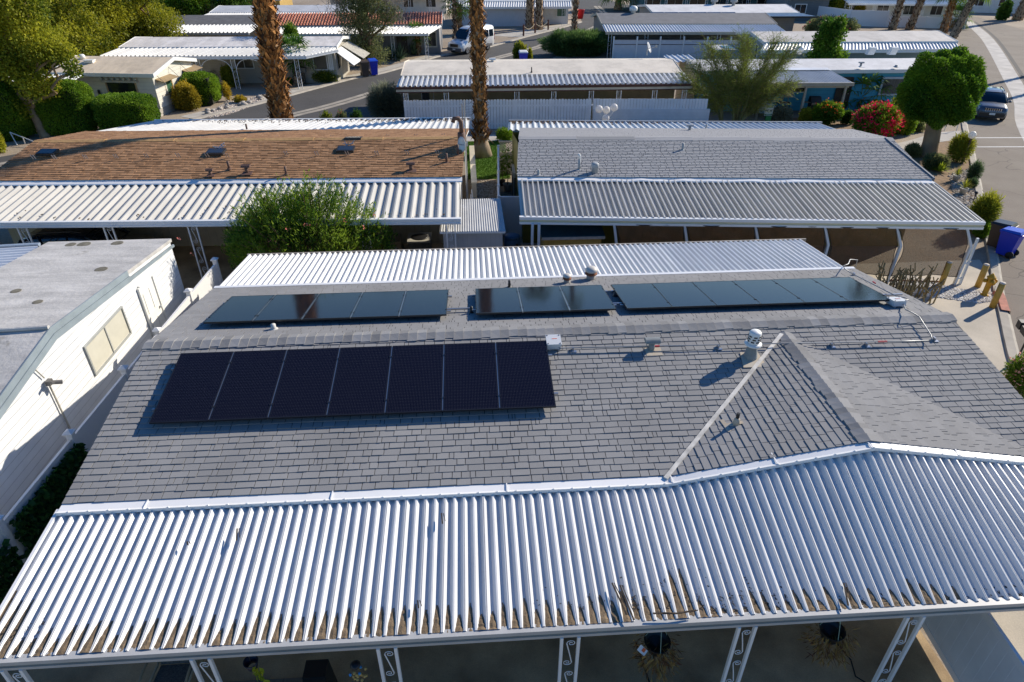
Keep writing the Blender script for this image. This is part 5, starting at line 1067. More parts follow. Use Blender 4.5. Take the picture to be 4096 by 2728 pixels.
def spikes(label, vx, vb, h, n, mat, w=.05, spread=1.0, name='agave', Y=None, cat='plant', group=None, droop=.2, base=None):
    base = Vector(base) if base is not None else at(vx, vb) if Y is None else Vector((atY(vx, vb, Y).x, Y, 0)); r = thing(name, label, cat, base, group=group); V = []; vals = []
    for i in range(n):
        a = i*2.4+random.uniform(-.2, .2); el = random.uniform(.25, 1.45); d = np.array((math.cos(a)*math.cos(el)*spread, math.sin(a)*math.cos(el)*spread, math.sin(el))); L = h*random.uniform(.75, 1.1); s = np.array((-math.sin(a), math.cos(a), 0))*w; b = np.array(base)+np.array((0, 0, .03)); m_ = b+d*L*.55; t = b+d*L-np.array((0, 0, droop*h*math.cos(el))); V += [b-s*.6, b+s*.6, m_+s, m_-s, m_-s, m_+s, t+s*.1, t-s*.1]; v = random.random(); vals += [v, v]
    np_mesh('leaves', np.array(V), 4, mat, r, vals); return r
def fan(V, vals, c, d, L, n=15, up=None, sag=.35):
    "one fan leaf: blades spreading from the end of a stalk along d"
    c, d = np.array(c), np.array(d)/np.linalg.norm(d); s = np.cross(d, (0, 0, 1)); s = s/(np.linalg.norm(s)+1e-6); u = np.cross(s, d); v = random.random()
    for i in range(n):
        a = (i/(n-1)-.5)*3.4; e = d*math.cos(a)+s*math.sin(a)+u*random.uniform(-.08, .12); l = L*(1-.25*abs(a)/1.7)*random.uniform(.9, 1.05); w = np.cross(e, u)*L*.055; m_ = c+e*l*.6; t = c+e*l-np.array((0, 0, l*sag*random.uniform(.6, 1.2))); V += [c-w*.3, c+w*.3, m_+w, m_-w, m_-w, m_+w, t+w*.12, t-w*.12]; q = min(1, max(0, v+random.uniform(-.2, .2))); vals += [q, q]
def fancrown(root, c, L, n, mat, stalk=.8, lo=-.5, hi=1.3, name='crown', bl=15):
    V, vals = [], []; mb = MB()
    for i in range(n):
        a = i*2.399; el = lo+(hi-lo)*((i+.5)/n)**.8; d = np.array((math.cos(a)*math.cos(el), math.sin(a)*math.cos(el), math.sin(el))); q = np.array(c)+d*L*stalk; fan(V, vals, q, d-np.array((0, 0, .15)), L*.75, bl); mb.tube([c, q], .025, 4)
    o = np_mesh(name, np.array(V), 4, mat, root, vals); mb.build('stalks', M('palm_stalk', (.20, .22, .05), .7, .1), root); return o
def palm(label, base, h, r, lean=(0, 0), boots=0, crown_n=34, frond=1.3, group='tall palm trunks', seed=1, top=None, bm=('boot_brown', (.08, .035, .014), (.62, .29, .09)), taper=.75, bulge=1.5, bootlen=.3, trunkm=None, Lf=None, boot0=0, ringed=False):
    random.seed(seed); base = Vector(base); t = thing('palm_tree', label, 'palm', base, group=group); mb = MB(); mb.smooth = True; N = 26; cen = []
    for i in range(N+1):
        s = i/N; cen.append(base+Vector((lean[0]*s+math.sin(s*5+seed)*.05, lean[1]*s, h*s)))
    rad_ = [r*(1-(1-taper)*i/N)*(1+(bulge-1)*max(0, 1-i/N*h/1.3)) for i in range(N+1)]; mb.tube(cen, rad_, 14); mb.build('trunk', trunkm or bark_p, t)
    if boots:
        V, vals = [], []; bml = attr_mat(bm[0], bm[1], bm[2], .9, .25, 25, .1)
        for i in range(boots):
            s = boot0+(1-boot0)*((i+.5)/boots); k = min(N-1, int(s*N)); c = lerp(cen[k], cen[k+1], s*N-k); rr = rad_[k]; a = i*2.39996+random.uniform(-.25, .25); o = np.array((math.cos(a), math.sin(a), 0)); sd_ = np.array((-math.sin(a), math.cos(a), 0)); L = bootlen*random.uniform(.7, 1.3); w = L*random.uniform(.16, .34); out = random.uniform(.3, 1.15)
            p0 = np.array(c)+o*(rr*.85); up = 1 if random.random() < .7 else -.9; p1 = p0+(o*out+np.array((0, 0, 1.0*up)))*L*.8+sd_*random.uniform(-.06, .06); nn = o*.03+np.array((0, 0, .0)); v = min(1, max(0, random.random()**1.1+random.uniform(-.1, .1)))
            V += [p0-sd_*w, p0+sd_*w, p1+sd_*w*.25, p1-sd_*w*.25, p0-sd_*w+o*.05, p0+sd_*w+o*.05, p1+sd_*w*.25+o*.02, p1-sd_*w*.25+o*.02, p0-sd_*w, p1-sd_*w*.25, p1-sd_*w*.25+o*.02, p0-sd_*w+o*.05, p0+sd_*w, p0+sd_*w+o*.05, p1+sd_*w*.25+o*.02, p1+sd_*w*.25]; vals += [v*.6, v, v*.8, v*.8]
        np_mesh('leaf_bases', np.array(V), 4, bml, t, vals)
    if crown_n: fancrown(t, tuple(cen[-1]), frond, crown_n, Lf or L_palm, .9, -.6, 1.3, bl=11)
    return t
# ---- tall palms
palm('stout palm with shaggy orange-brown trunk behind the brown roof', (-10.95, 39.6, 0), 15, .50, (.25, .4), 2300, 40, 1.6, None, 3, bootlen=.44, taper=.82)
palm('slimmer shaggy palm standing on the lawn between the two middle houses', (.62, 37.9, 0), 17, .30, (-.35, .2), 1900, 36, 1.5, None, 5, bm=('boot_dark_brown', (.06, .03, .013), (.50, .25, .085)), bulge=2.1, bootlen=.32, boot0=.055, trunkm=M('palm_base', (.36, .27, .18), .9, .25, 3, .5, 12))
PT = [((1050, 82), 14, .26, (-.5, 0), 'slim palm trunk rising beside the white van'), ((1319, 83), 15, .30, (.2, 0), 'single palm trunk rising behind the clipped dense bush'), ((1217, 66), 14, .52, (0, 0), 'left of the twin thick palm trunks before the far white house'), ((1237, 68), 14, .48, (.4, 0), 'right of the twin thick palm trunks before the far white house'), ((2050, 68), 15, .42, (1.0, .3), 'left of two leaning palm trunks before the tall white fence'), ((2090, 68), 15, .42, (2.6, .4), 'right of two leaning palm trunks before the tall white fence'), ((438, 33), 12, .42, (-1, 0), 'left of the two palm trunks at the top left'), ((462, 33), 12, .42, (-1, 0), 'right of the two palm trunks at the top left'), ((2338, 46), 14, .6, (1.4, 0), 'dark palm trunk at the top right corner by the pale house')]
for i, (v, h, r, ln_, lab) in enumerate(PT): palm(lab, at(*v), h, r, ln_, 420, 26, 1.4, 'distant palm trunks', 11+i, bm=('boot_far', (.05, .028, .016), (.27, .15, .075)), bulge=1.25, bootlen=.4)
for i, (x, y) in enumerate(((47.5, 58), (48.5, 54.5))): palm(f"palm across the street outside the right edge, {'farther' if i == 0 else 'nearer'} one", (x+6, y+3, 0), 13, .24, (.3, 0), 200, 24, 1.3, 'palms across the street', 40+i, bm=('boot_far', (.05, .028, .016), (.27, .15, .075)))
palm('bushy fan palm with brown trunk by the bend, left of two', at(2165, 78), 4.6, .42, (.2, 0), 260, 46, 1.6, 'fan palms by the bend', 51, bulge=1.1, bootlen=.35); palm('bushy fan palm with grey leaning trunk by the bend, right of two', at(2188, 88), 5.2, .45, (1.6, .4), 260, 46, 1.6, 'fan palms by the bend', 52, bm=('boot_grey', (.05, .04, .03), (.2, .16, .12)), bulge=1.1)
palm('low young fan palm at the foot of the right bend palm', at(2186, 66), 1.2, .25, (.3, 0), 40, 26, 1.5, 'fan palms by the bend', 53)
palm('green fan palm behind the slim trunk beside the van', at(1058, 78), 3.2, .3, (0, 0), 120, 44, 1.7, None, 54); palm('small fan palm beside the mailbox in front of the long white house', at(688, 194), 2.3, .3, (0, 0), 160, 34, 1.35, None, 55, bm=('boot_grey', (.05, .04, .03), (.2, .16, .12)))
palm('small fan palm at the door of the clay-tile house', at(962, 126), 1.9, .16, (0, 0), 60, 24, 1.1, None, 56); palm('big fan palm far down the centre side street', at(1420, 22), 2.6, .5, (0, 0), 120, 50, 2.4, None, 57, Lf=L_palm)
palm('young fan palm by the patio of the blue house', at(1972, 252), .8, .15, (0, 0), 30, 26, 1.5, None, 58)
random.seed(21)
# ---- left trees
b0 = at(105, 313)
blobs = [(b0+Vector(o), q) for o, q in (((-1.6, .3, 3.0), (1.3, 1.4, 1.3)), ((.9, -.3, 3.2), (1.1, 1.3, 1.0)), ((-2.4, .5, 5.2), (1.6, 1.8, 1.5)), ((1.6, 0, 5.6), (1.5, 1.7, 1.2)), ((-.6, 0, 5.0), (1.4, 1.8, 1.5)), ((-1.2, .2, 7.4), (2.0, 2.0, 1.7)), ((1.2, .3, 7.6), (1.6, 1.8, 1.5)), ((-3.2, .5, 7.6), (1.6, 1.8, 1.5)), ((-.2, .5, 9.3), (1.9, 1.9, 1.3)), ((2.6, .2, 4.9), (.9, .9, .7)), ((-.9, -.4, 1.9), (.9, .9, .8)), ((.2, -.4, 4.2), (1.1, 1.1, 1.0)), ((3.3, -.4, 4.0), (.5, .6, .5)))]
tree('broadleaf_tree', 'tall yellow-green broadleaf tree with pale forked trunk left of the brown roof', b0, blobs, (.30, (-.25, 0, 1.7)), L_syc, 46000, .17, .11, bark_p, inner=.15, jit=.8)
for i, (x, y, s, lab) in enumerate(((-33.4, 60.5, 1.0, 'nearest to the worn grey roof'), (-37.8, 59.5, 1.05, 'second from the worn grey roof'), (-33.8, 68, 1.15, 'behind the long white house'), (-39.5, 69, 1.2, 'in the middle of the mass'), (-43.5, 62, 1.1, 'behind the tall broadleaf tree'), (-46, 72, 1.2, 'farthest left'), (-31.2, 71.5, 1.1, 'rightmost, behind the worn grey roof'), (-34.5, 79, 1.25, 'rearmost'))):
    b = Vector((x, y, 0)); bl_ = [(b+Vector((random.uniform(-2.2, 2.2), random.uniform(-1.8, 1.8), z))*1, (1.7*s, 1.7*s, 1.4*s)) for z in (1.6, 2.2, 2.9, 3.6, 4.3, 5.0, 5.6, 6.3, 6.9, 4.0, 5.4, 2.4)]
    tree('hedge_tree', f'dense golden-green tree of the left mass, {lab}', b, bl_, (.35, (0, 0, 1.5)), L_hedgetree, 26000, .24, .13, bark, 'dense trees behind the cream house', .3, .8)
for l, r_, t, b, lab in ((-30, 78, 190, 318, 'tall clipped dark hedge at the left edge behind the broadleaf trunk'), (118, 226, 186, 304, 'tall clipped dark hedge left of the cream house window'), (243, 362, 218, 299, 'long clipped dome hedge under the dark front window')):
    bush(lab, l, r_, t, b, L_green, .62, .11, .065, 'hedge', depth=.75, name='hedge', cat='hedge')
bush('rounded clipped hedge at the right gable of the cream house', 430, 509, 166, 238, L_green, .6, .11, .065, 'hedge', depth=.9, name='hedge', cat='hedge', lumps=3)
bush('golden loose shrub below the window awning of the cream house', 402, 468, 193, 253, L_gold, .9, .16, .06, jit=.9)
bush('yellow-green shrub in front of the patio chair', 514, 556, 150, 200, L_yel, .9, .14, .06); bush('thin orange-tipped shrub in the gravel', 514, 538, 188, 232, L_gold, .25, .13, .04, lumps=3); bush('low yellow flowering tuft on the gravel', 536, 572, 220, 236, L_gold, .7, .1, .05, lumps=3); bush('grey wispy shrub behind the rounded hedge', 478, 515, 155, 190, L_gray, .5, .16, .03, jit=.5)
bush('small brown-green shrub at the corner steps', 223, 250, 247, 275, L_olive, .7, .1, .05, lumps=3); bush('red flowering tuft at the tree foot', 136, 172, 290, 308, L_olive, .5, .1, .04, lumps=3)
bush('green shrub at the left edge below the handrail', -14, 18, 298, 352, L_yel, .5, .14, .07, lumps=4)
bush('low yellow-green bush under the shutter of the long white house', 716, 784, 160, 189, L_yel, .6, .14, .06)
bush('rounded green bush rising before the clay-tile awning', 648, 688, 58, 80, L_green, .8, .16, .08, Y=70.5); bush('small round cactus bush beside the shaggy palm', 655, 677, 178, 194, L_green, .5, .1, .06, lumps=3)
# ---- olive tree
b1 = at(846, 152); bl_ = [(b1+Vector(o), q) for o, q in (((-.4, 0, 1.2), (1.6, 1.4, 1.3)), ((.8, -.2, 1.1), (1.3, 1.2, 1.1)), ((-.2, .2, 3.0), (1.9, 1.5, 1.3)), ((.9, 0, 4.4), (2.0, 1.6, 1.4)), ((-1.0, 0, 4.6), (1.6, 1.5, 1.4)), ((.2, .3, 6.2), (2.2, 1.9, 1.5)), ((-1.2, .2, 7.6), (1.5, 1.5, 1.2)), ((1.6, .2, 7.4), (1.8, 1.5, 1.3)), ((2.6, 0, 4.6), (1.1, .9, .9)), ((.2, .4, 8.8), (1.7, 1.5, 1.0)))]
ot = tree('olive_tree', 'large olive-green tree with bare grey twigs on its left side, behind the two bins', b1, bl_, (.3, (.3, 0, 1.6)), L_olive, 27000, .20, .075, bark, inner=.25)
mb = MB(); mb.smooth = False
for i in range(420):
    c = b1+Vector((random.gauss(-2.1, .75), random.gauss(0, .7), random.gauss(5.4, 1.2))) if i < 260 else b1+Vector((random.gauss(3.2, .5), random.gauss(0, .5), random.gauss(5.2, .9))); d = Vector((random.gauss(-.3 if i < 260 else .4, .5), random.gauss(0, .5), random.gauss(.5, .4)))*.9; mb.tube([c-d*.5, c, c+d*.5+Vector((0, 0, .1))], [.022, .016, .006], 3, False)
mb.build('bare_twigs', M('bare_twig', (.33, .27, .22), .9, .2, 4), ot)['kind'] = 'stuff'
for x, b, lab in ((904, 137, 'left of two'), (921, 138, 'right of two')): spikes(f'spiky blue-green agave by the clay-tile house door, {lab}', x, b, 1.6, 90, leaf_m('leaf_agave', (.04, .075, .045), (.15, .21, .12)), .06, 1.0, group='agaves by the clay-tile house')
spikes('spiky agave under the small palm at the clay-tile house', 952, 127, 1.3, 80, leaf_m('leaf_agave', (.04, .075, .045), (.15, .21, .12)), .06)
# ---- middle
bush('large dense bush of upright dark green stems before the solar house', 1258, 1404, 78, 127, leaf_m('leaf_rush', (.02, .06, .015), (.15, .22, .06)), 1.5, .42, .045, depth=.6, jit=.25, lumps=11); bush('red flowering shrub behind the dense upright bush', 1330, 1362, 85, 112, L_dark, .6, .2, .06, Y=77, flowers=(30, .18, leaf_m('petal_red', (.4, .02, .04), (.7, .05, .08)), (0, 0, 1, 1.8)))
bush('bright yellow-green young citrus beside the blue lidded bin beyond the bone roof', 1180, 1212, 99, 128, L_yel, .45, .22, .11, Y=69); bush('small citrus sprig right of the blue bin beyond the bone roof', 1213, 1223, 110, 125, L_yel, .3, .2, .1, Y=69, lumps=3)
bush('grey-green wispy shrub left of the white picket fence', 850, 931, 196, 276, L_gray, .85, .34, .022, jit=.28, lumps=9, inner=.1)
for l, r_, t, b, m_, lab, fl in ((733, 770, 258, 278, L_yel, 'low mottled shrub behind the far pans, leftmost', None), (770, 802, 260, 277, L_olive, 'low red-flowered shrub behind the far pans', (40, .12, leaf_m('petal_red', (.4, .02, .04), (.7, .05, .08)), (0, 0, 1, .2))), (802, 836, 254, 275, L_dark, 'low dark shrub behind the far pans, rightmost', None)): bush(lab, l, r_, t, b, m_, .8, .12, .06, Y=40.5, flowers=fl)
spikes('dark tufted grass clump at the foot of the picket fence', 1236, 277, 1.15, 140, leaf_m('leaf_blue_grass', (.03, .05, .05), (.10, .14, .13)), .018, .9, 'grass_clump'); spikes('blue agave right of the shaggy palm at the picket fence', 1166, 278, .95, 26, leaf_m('leaf_blue_agave', (.08, .13, .14), (.16, .24, .25)), .09); spikes('small dark clump by the globe lamps', 1325, 276, .5, 60, L_gray, .02, 1, 'grass_clump')
bush('dark shrub behind the shaggy palm at the fence corner', 1085, 1118, 262, 292, L_dark, .9, .12, .06)
for l, r_, lab in ((1338, 1382, 'left of the globe lamps'), (1374, 1428, 'right of the globe lamps')):
    bush(f'flat-topped yellowish shrub on bare stems {lab}', l, r_, 236, 280, L_yel, .42, .13, .05, lumps=6)
bush('round green shrub at the end of the lawn', 1138, 1182, 296, 325, L_green, .9, .1, .055, name='shrub')
# ---- palo verde
b2 = at(1690, 283); t = thing('palo_verde', 'airy tree of fine arching green twigs over the block wall end', 'tree', b2); mb = MB(); tips = []
for i, (dx, dz, s0) in enumerate(((-3.5, 2.6, -.9), (-3.3, 3.6, -.9), (-2.5, 4.6, -.9), (-1.5, 4.3, .1), (-.6, 5.1, .1), (.4, 4.6, .2), (1.2, 5.0, .2), (2.2, 4.5, .3), (2.6, 3.6, .3), (2.7, 2.5, .3), (1.6, 2.2, .3), (-1.6, 3.0, -.2))):
    st = b2+Vector((s0, random.uniform(-.2, .2), 0)); e = b2+Vector((dx, random.uniform(-1.2, 1.2), dz)); md = lerp(st, e, .45)+Vector((-dx*.12, 0, .2)); pts = [st, lerp(st, md, .5)+Vector((.05, 0, 0)), md, lerp(md, e, .55)+Vector((0, 0, .15)), e]; mb.smooth = True; mb.tube(pts, [.09, .075, .05, .03, .012], 6); tips += [(lerp(md, e, k), (e-md).normalized()) for k in (.0, .2, .4, .6, .8, 1.0)]+[(lerp(st, md, k), (md-st).normalized()) for k in (.6, .85)]
mb.build('trunk', bark_g, t); P, Dr = [], []; mb = MB()
for c, d in tips:
    for k in range(56):
        v = (d*.8+Vector((random.gauss(0, .75), random.gauss(0, .6), random.gauss(.1, .45)))).normalized()*random.uniform(.4, 1.25); a = c+Vector((random.gauss(0, .16), random.gauss(0, .16), random.gauss(0, .16))); q = a+v+Vector((0, 0, -.1*v.length)); mb.tube([a, lerp(a, q, .5)+Vector((0, 0, .06)), q], [.011, .008, .004], 3, False)
        for j in range(7): P.append(tuple(lerp(a, q, random.random())+Vector((random.gauss(0, .05), random.gauss(0, .05), random.gauss(0, .05))))); Dr.append(tuple(v))
mb.build('twigs', M('twig_green', (.20, .19, .055), .8, .2, 3), t); P, Dr = np.array(P), np.array(Dr); np_mesh('crown', leafcloud(P, Dr, .13, .03, .5), 4, leaf_m('leaf_palo', (.07, .115, .02), (.27, .32, .055)), t, tones(P, None))
# ---- blue house garden and right side
for l, r_, t, b, m_, d, lab, fl in (
    (1768, 1818, 246, 283, L_gray, .8, 'grey-green bush before the blue patio, leftmost', None), (1834, 1866, 250, 283, L_yel, .8, 'small yellow-green bush before the blue patio', None),
    (1860, 1928, 237, 285, L_green, .9, 'orange-flowered round bush before the blue patio', (60, .11, leaf_m('petal_orange', (.5, .06, .02), (.7, .16, .03)), (0, 0, 1, .9))),
    (1930, 1960, 255, 286, L_dark, .6, 'dark upright bush left of the red bougainvillea', None), (2018, 2092, 226, 306, L_yel, .8, 'tall yellow-green bush behind the red bougainvillea', None), (2050, 2100, 262, 308, L_green, .8, 'green bush right of the red bougainvillea', None), (2092, 2122, 280, 302, L_olive, .6, 'reddish low shrub beside the round tree trunk', None), (1985, 2020, 232, 262, L_yel, .7, 'small bush under the blue house window', None)):
    bush(lab, l, r_, t, b, m_, d, .13, .07, flowers=fl)
bush('big bougainvillea covered with bright magenta-red flowers', 1946, 2058, 243, 316, L_green, .95, .12, .07, name='bougainvillea', flowers=(760, .15, leaf_m('petal_magenta', (.50, .004, .05), (.72, .015, .09), .3), (.75, -.35, .8, .75*25.55-.35*43.5+.8*.95)), lumps=9)
b3 = at(1922, 250); tree('small_tree', 'small open lime-green tree in a pot at the blue patio post', b3, [(b3+Vector(o), q) for o, q in (((-.3, 0, 1.5), (.5, .4, .35)), ((.35, 0, 1.3), (.45, .4, .35)), ((0, 0, 1.9), (.35, .3, .25)))], (.05, (0, 0, .9)), L_yel, 900, .16, .09, bark, inner=.2)
mb = MB(); [limb(mb, at(2015, 236)+Vector((random.uniform(-.2, .2), .2, 0)), at(2015, 236)+Vector((random.uniform(-.7, .7), .2, random.uniform(1.6, 3.0))), .02, .005, .3, 4, 4) for i in range(26)]; o = mb.build('bare_shrub', M('bare_twig', (.33, .27, .22))); tag(o, 'leafless grey shrub against the blue wall', 'shrub')
b4 = at(2132, 358); ct = b4+Vector((.14, .9, 3.35)); bt = thing('round_tree', 'tree clipped to a big dark green ball on a thick pale trunk by the street', 'tree', b4); mb = MB(); mb.smooth = True; mb.tube([b4-Vector((0, 0, .1)), b4+Vector((.02, 0, .1)), b4+Vector((.0, .1, .8)), b4+Vector((-.02, .25, 1.6)), b4+Vector((-.02, .5, 2.5))], [.62, .50, .42, .40, .36], 14); [limb(mb, b4+Vector((-.02, .5, 2.4)), ct+Vector((math.cos(a)*1.1, math.sin(a)*1.1, .3)), .2, .06, .2) for a in np.arange(0, 6.2, .9)]; mb.build('trunk', M('bark_tan', (.33, .22, .12), .9, .2, 2, .4, 12), bt)
n = 62000; d = sphere(n); s = d.copy(); s[:, 2] *= 1+.12*(s[:, 2] > 0)*(1-np.abs(d[:, 0])); s[:, 2] = np.where(s[:, 2] < 0, np.maximum(s[:, 2], -.78), s[:, 2]); rr = .76+.24*rng.random(n)**.6+.07*np.sin(d[:, 0]*6+d[:, 2]*5+1)+.06*np.sin(d[:, 1]*9+d[:, 2]*7)+.05*np.sin(d[:, 2]*11+d[:, 0]*13)+.09*d[:, 0]*(-d[:, 2])+.04*(rng.random(n) < .06); P = np.array(ct)+s*rr[:, None]*np.array([1.98, 2.0, 1.92]); np_mesh('crown', leafcloud(P, d+np.array([0, 0, .2]), .13, .07, .7), 4, leaf_m('leaf_ball', (.014, .06, .006), (.16, .27, .018)), bt, tones(P, None))
mb = MB(); mb.ball(ct-Vector((0, 0, .1)), 1, 14, (1.6, 1.6, 1.4)); mb.build('dark_core', M('core_dark', (.02, .022, .01)), bt)  # solid near-black ball filling the crown inside the leaf shell
bush('yellow-green feathery shrub beside the street lamp globe', 2172, 2226, 312, 372, L_yel, .75, .2, .03, jit=.5); 
for l, r_, t, b, lab in ((2078, 2112, 334, 360, 'left of the thick tree trunk'), (2118, 2172, 358, 388, 'in front of the thick tree trunk')): bush(f'low mounded olive shrub {lab}', l, r_, t, b, L_olive, 1.0, .2, .03, jit=.5)
spikes('bright yellow-green aloe clump in the planting bed', 2160, 396, .62, 46, leaf_m('leaf_lime', (.12, .17, .01), (.42, .45, .04)), .05)
for x, b, lab in ((2196, 416, 'upper'), (2212, 446, 'lower')):
    q = at(x, b); r0 = thing('potted_plant', f'feathery yellow plant in a pale pot, the {lab} one in the bed', 'potted plant', q, group='feathery plants in pale pots'); mb = MB(); mb.smooth = True; mb.lathe(q, [(.13, 0), (.19, .28), (.2, .3), (.17, .3), (.16, .26)], 14); mb.build('pot', M('pot_pale', (.5, .47, .42), .8, .1), r0); sp_ = spikes('x', 0, 0, .55, 60, L_yel, .012, 1, base=q+Vector((0, 0, .28))); o = sp_.children[0]; o.parent = r0; o.location = (0, 0, .28); bpy.data.objects.remove(sp_)
bush('dark rosemary bush against the kerb', 2219, 2246, 374, 420, leaf_m('leaf_rosemary', (.02, .045, .02), (.10, .15, .06)), .9, .16, .02, jit=.4); bush('small rosemary cushion by the path stones', 2220, 2243, 412, 432, leaf_m('leaf_rosemary', (.02, .045, .02), (.10, .15, .06)), .9, .12, .02, jit=.4, lumps=4)
bush('loose green shrub leaning over the kerb beside the blue bin', 2214, 2278, 448, 530, L_yel, .9, .17, .03, jit=.5, lumps=8); bush('small green cushion at the corner of the bed before the blue bin', 2232, 2272, 512, 544, L_green, .8, .12, .04, lumps=4)
bush('pink flowering oleander at the right edge by the drive', 2296, 2372, 826, 905, L_ole, .7, .15, .03, flowers=(220, .06, leaf_m('petal_pink', (.6, .25, .22), (.8, .5, .42)), (0, 0, 1, .3)), name='oleander', jit=.55)
q = at(1896, 128); b5 = Vector((atY(1902, 100, 55.5).x, 55.5, 0)); tree('young_tree', 'bright green leafy tree rising behind the white coated blue-house roof', b5, [(b5+Vector(o), q) for o, q in (((0, 0, 3.0), (1.0, .9, .9)), ((-.5, 0, 2.2), (.9, .9, .7)), ((.8, 0, 2.4), (.9, .8, .7)), ((.4, 0, 4.0), (.8, .8, .8)), ((-.3, 0, 4.6), (.55, .5, .6)), ((.7, 0, 4.9), (.4, .4, .5)), ((-.7, 0, 3.7), (.5, .5, .6)))], (.1, (0, 0, 1.2)), leaf_m('leaf_bright', (.02, .07, .008), (.16, .25, .02)), 8000, .24, .13, bark, inner=.2)
bush('far reddish bougainvillea along the tall white fence', 1846, 1966, 42, 70, L_olive, .5, .25, .1, Y=84, flowers=(60, .2, leaf_m('petal_magenta', (.55, .01, .09), (.85, .05, .16)), (0, 0, 1, 1.0)), name='bougainvillea')
bush('yellow-green tree behind the top right fence', 1903, 1972, -16, 24, L_yel, .5, .3, .16, Y=103); bush('yellow shrub behind the top right fence', 1966, 1988, 12, 22, L_gold, .5, .25, .12, Y=101)
for i, (x, y, lab, m_) in enumerate(((-47, 96, 'leftmost', L_dark), (-40, 104, 'middle', L_green), (-33.5, 107, 'rightmost', L_dark))):
    bush(f'dark leafy tree at the top edge behind the left palms, {lab}', 0, 1, 0, 1, m_, 1, .3, .16, Y=y, name='far_tree', cat='tree') if False else tree('far_tree', f'dark leafy tree at the top edge behind the left palms, {lab}', (x, y, 0), [(Vector((x, y, 2.2))+Vector((random.uniform(-2.5, 2.5), random.uniform(-1.5, 1.5), random.uniform(-.4, 2.4))), (2.2, 2.0, 1.6)) for k in range(7)], (.3, (0, 0, 1.2)), m_, 9000, .32, .2, bark, 'dark trees at the top left edge', .3)
bush('brown-green dry shrub between the top left palms and the white roof', 462, 500, 12, 33, L_olive, .5, .28, .1, Y=104)
bush('round shrub by the far white house wall', 1080, 1112, -4, 14, L_green, .5, .3, .15, Y=124); bush('shrub at the porch of the pale top right house', 2292, 2318, 4, 38, L_dark, .5, .3, .16, Y=101)
# ---- oleander at the near house
oc = Vector((-6.0, 22.0, 0)); ole = thing('oleander', 'big oleander with narrow leaves and a few pink flowers behind the near rear awning', 'shrub', oc)
P, Dr, rr = [], [], []; mb = MB()
for i in range(560):
    a = random.uniform(0, 6.28); q = random.random()**.5; w = 3.05*(1+.10*math.sin(a*3+1)); tip = oc+Vector((math.cos(a)*q*w-.1, math.sin(a)*q*1.75-.2, 1.2+random.random()*.5+2.05*max(0, 1-q*q*.95)*(1+.16*math.sin(a*2.0+.6)+.1*math.sin(a*5))+random.gauss(0, .26)))
    if i % 5 == 0: st = oc+Vector((math.cos(a)*.4, math.sin(a)*.3, .1)); mb.tube([st, lerp(st, tip, .5)+Vector((0, 0, .3)), tip], [.03, .022, .008], 4, False)
    for k in range(46):
        s = random.random()*.95; d = Vector((math.cos(a)*q*.7+random.gauss(0, .16), math.sin(a)*q*.7+random.gauss(0, .16), .85)).normalized(); P.append(tuple(tip-d*s+Vector((random.gauss(0, .08), random.gauss(0, .08), random.gauss(0, .08))))); Dr.append(tuple(d*.75+Vector((random.gauss(0, .5), random.gauss(0, .5), random.gauss(.1, .4)))))
P, Dr = np.array(P), np.array(Dr); np_mesh('crown', leafcloud(P, Dr, .19, .036, .15), 4, L_ole, ole, np.clip(tones(P, None, sc=2.6)*1.15-.12+.35*(rng.random(len(P)) < .22), 0, 1)); mb.build('stems', bark, ole)
F = [oc+Vector((random.gauss(.5, 1.7), random.uniform(-1.9, -.6), random.uniform(1.6, 3.0))) for k in range(9)]; F = np.repeat(np.array([tuple(f) for f in F]), 6, 0)+rng.normal(0, .04, (9*6, 3)); np_mesh('flowers', leafcloud(F, rng.normal(0, 1, F.shape), .06, .05, .5), 4, leaf_m('petal_salmon', (.55, .13, .10), (.75, .3, .22)), ole, rng.random(len(F)))
# ---- ivy on the vinyl fence, stick cactus, small things
for y0, y1, z0, z1, n, lab in ((6.7, 8.75, .25, 1.55, 1500, 'nearest ivy patch'), (9.0, 11.3, .2, 1.72, 2600, 'larger ivy patch')):
    ip = thing('ivy_screen', f'dark green ivy leaves on the vinyl fence, {lab}', 'ivy', (fx(y0)+.08, (y0+y1)/2, z0)); yy = rng.uniform(y0, y1, n); k = rng.uniform(0, 1, n); edge = .25*np.sin(yy*5)+.15*np.sin(yy*13); zz = z0+edge*.6+.3+(z1-z0-.3-edge*.6)*k; P = np.stack([-8.95+(yy-8)*.031+.06+rng.uniform(0, .1, n), yy, zz], 1); np_mesh('leaves', leafcloud(P, np.tile([.7, 0, -.3], (n, 1)), .13, .11, .5), 4, leaf_m('leaf_ivy', (.006, .03, .008), (.035, .10, .02)), ip, rng.random(n))
sc_ = at(2068, 690); t = thing('stick_cactus', 'leafless pencil-stemmed shrub behind the right corner of the near roof', 'shrub', sc_); mb = MB(); random.seed(5)
for i in range(46):
    b = sc_+Vector((random.uniform(-1.0, 1.1), random.uniform(-.5, .5), 0)); q = b+Vector((random.gauss(0, .18), random.gauss(0, .12), random.uniform(.5, 1.2))); mb.tube([b, lerp(b, q, .5), q], [.028, .026, .022], 5)
    for k in range(2): c = lerp(b, q, random.uniform(.3, .8)); mb.tube([c, c+Vector((random.uniform(-.15, .15), random.uniform(-.1, .1), .12)), c+Vector((random.uniform(-.18, .18), random.uniform(-.1, .1), random.uniform(.25, .45)))], .02, 5)
mb.build('stems', M('stick_stem', (.30, .22, .10), .85, .25, 6), t)
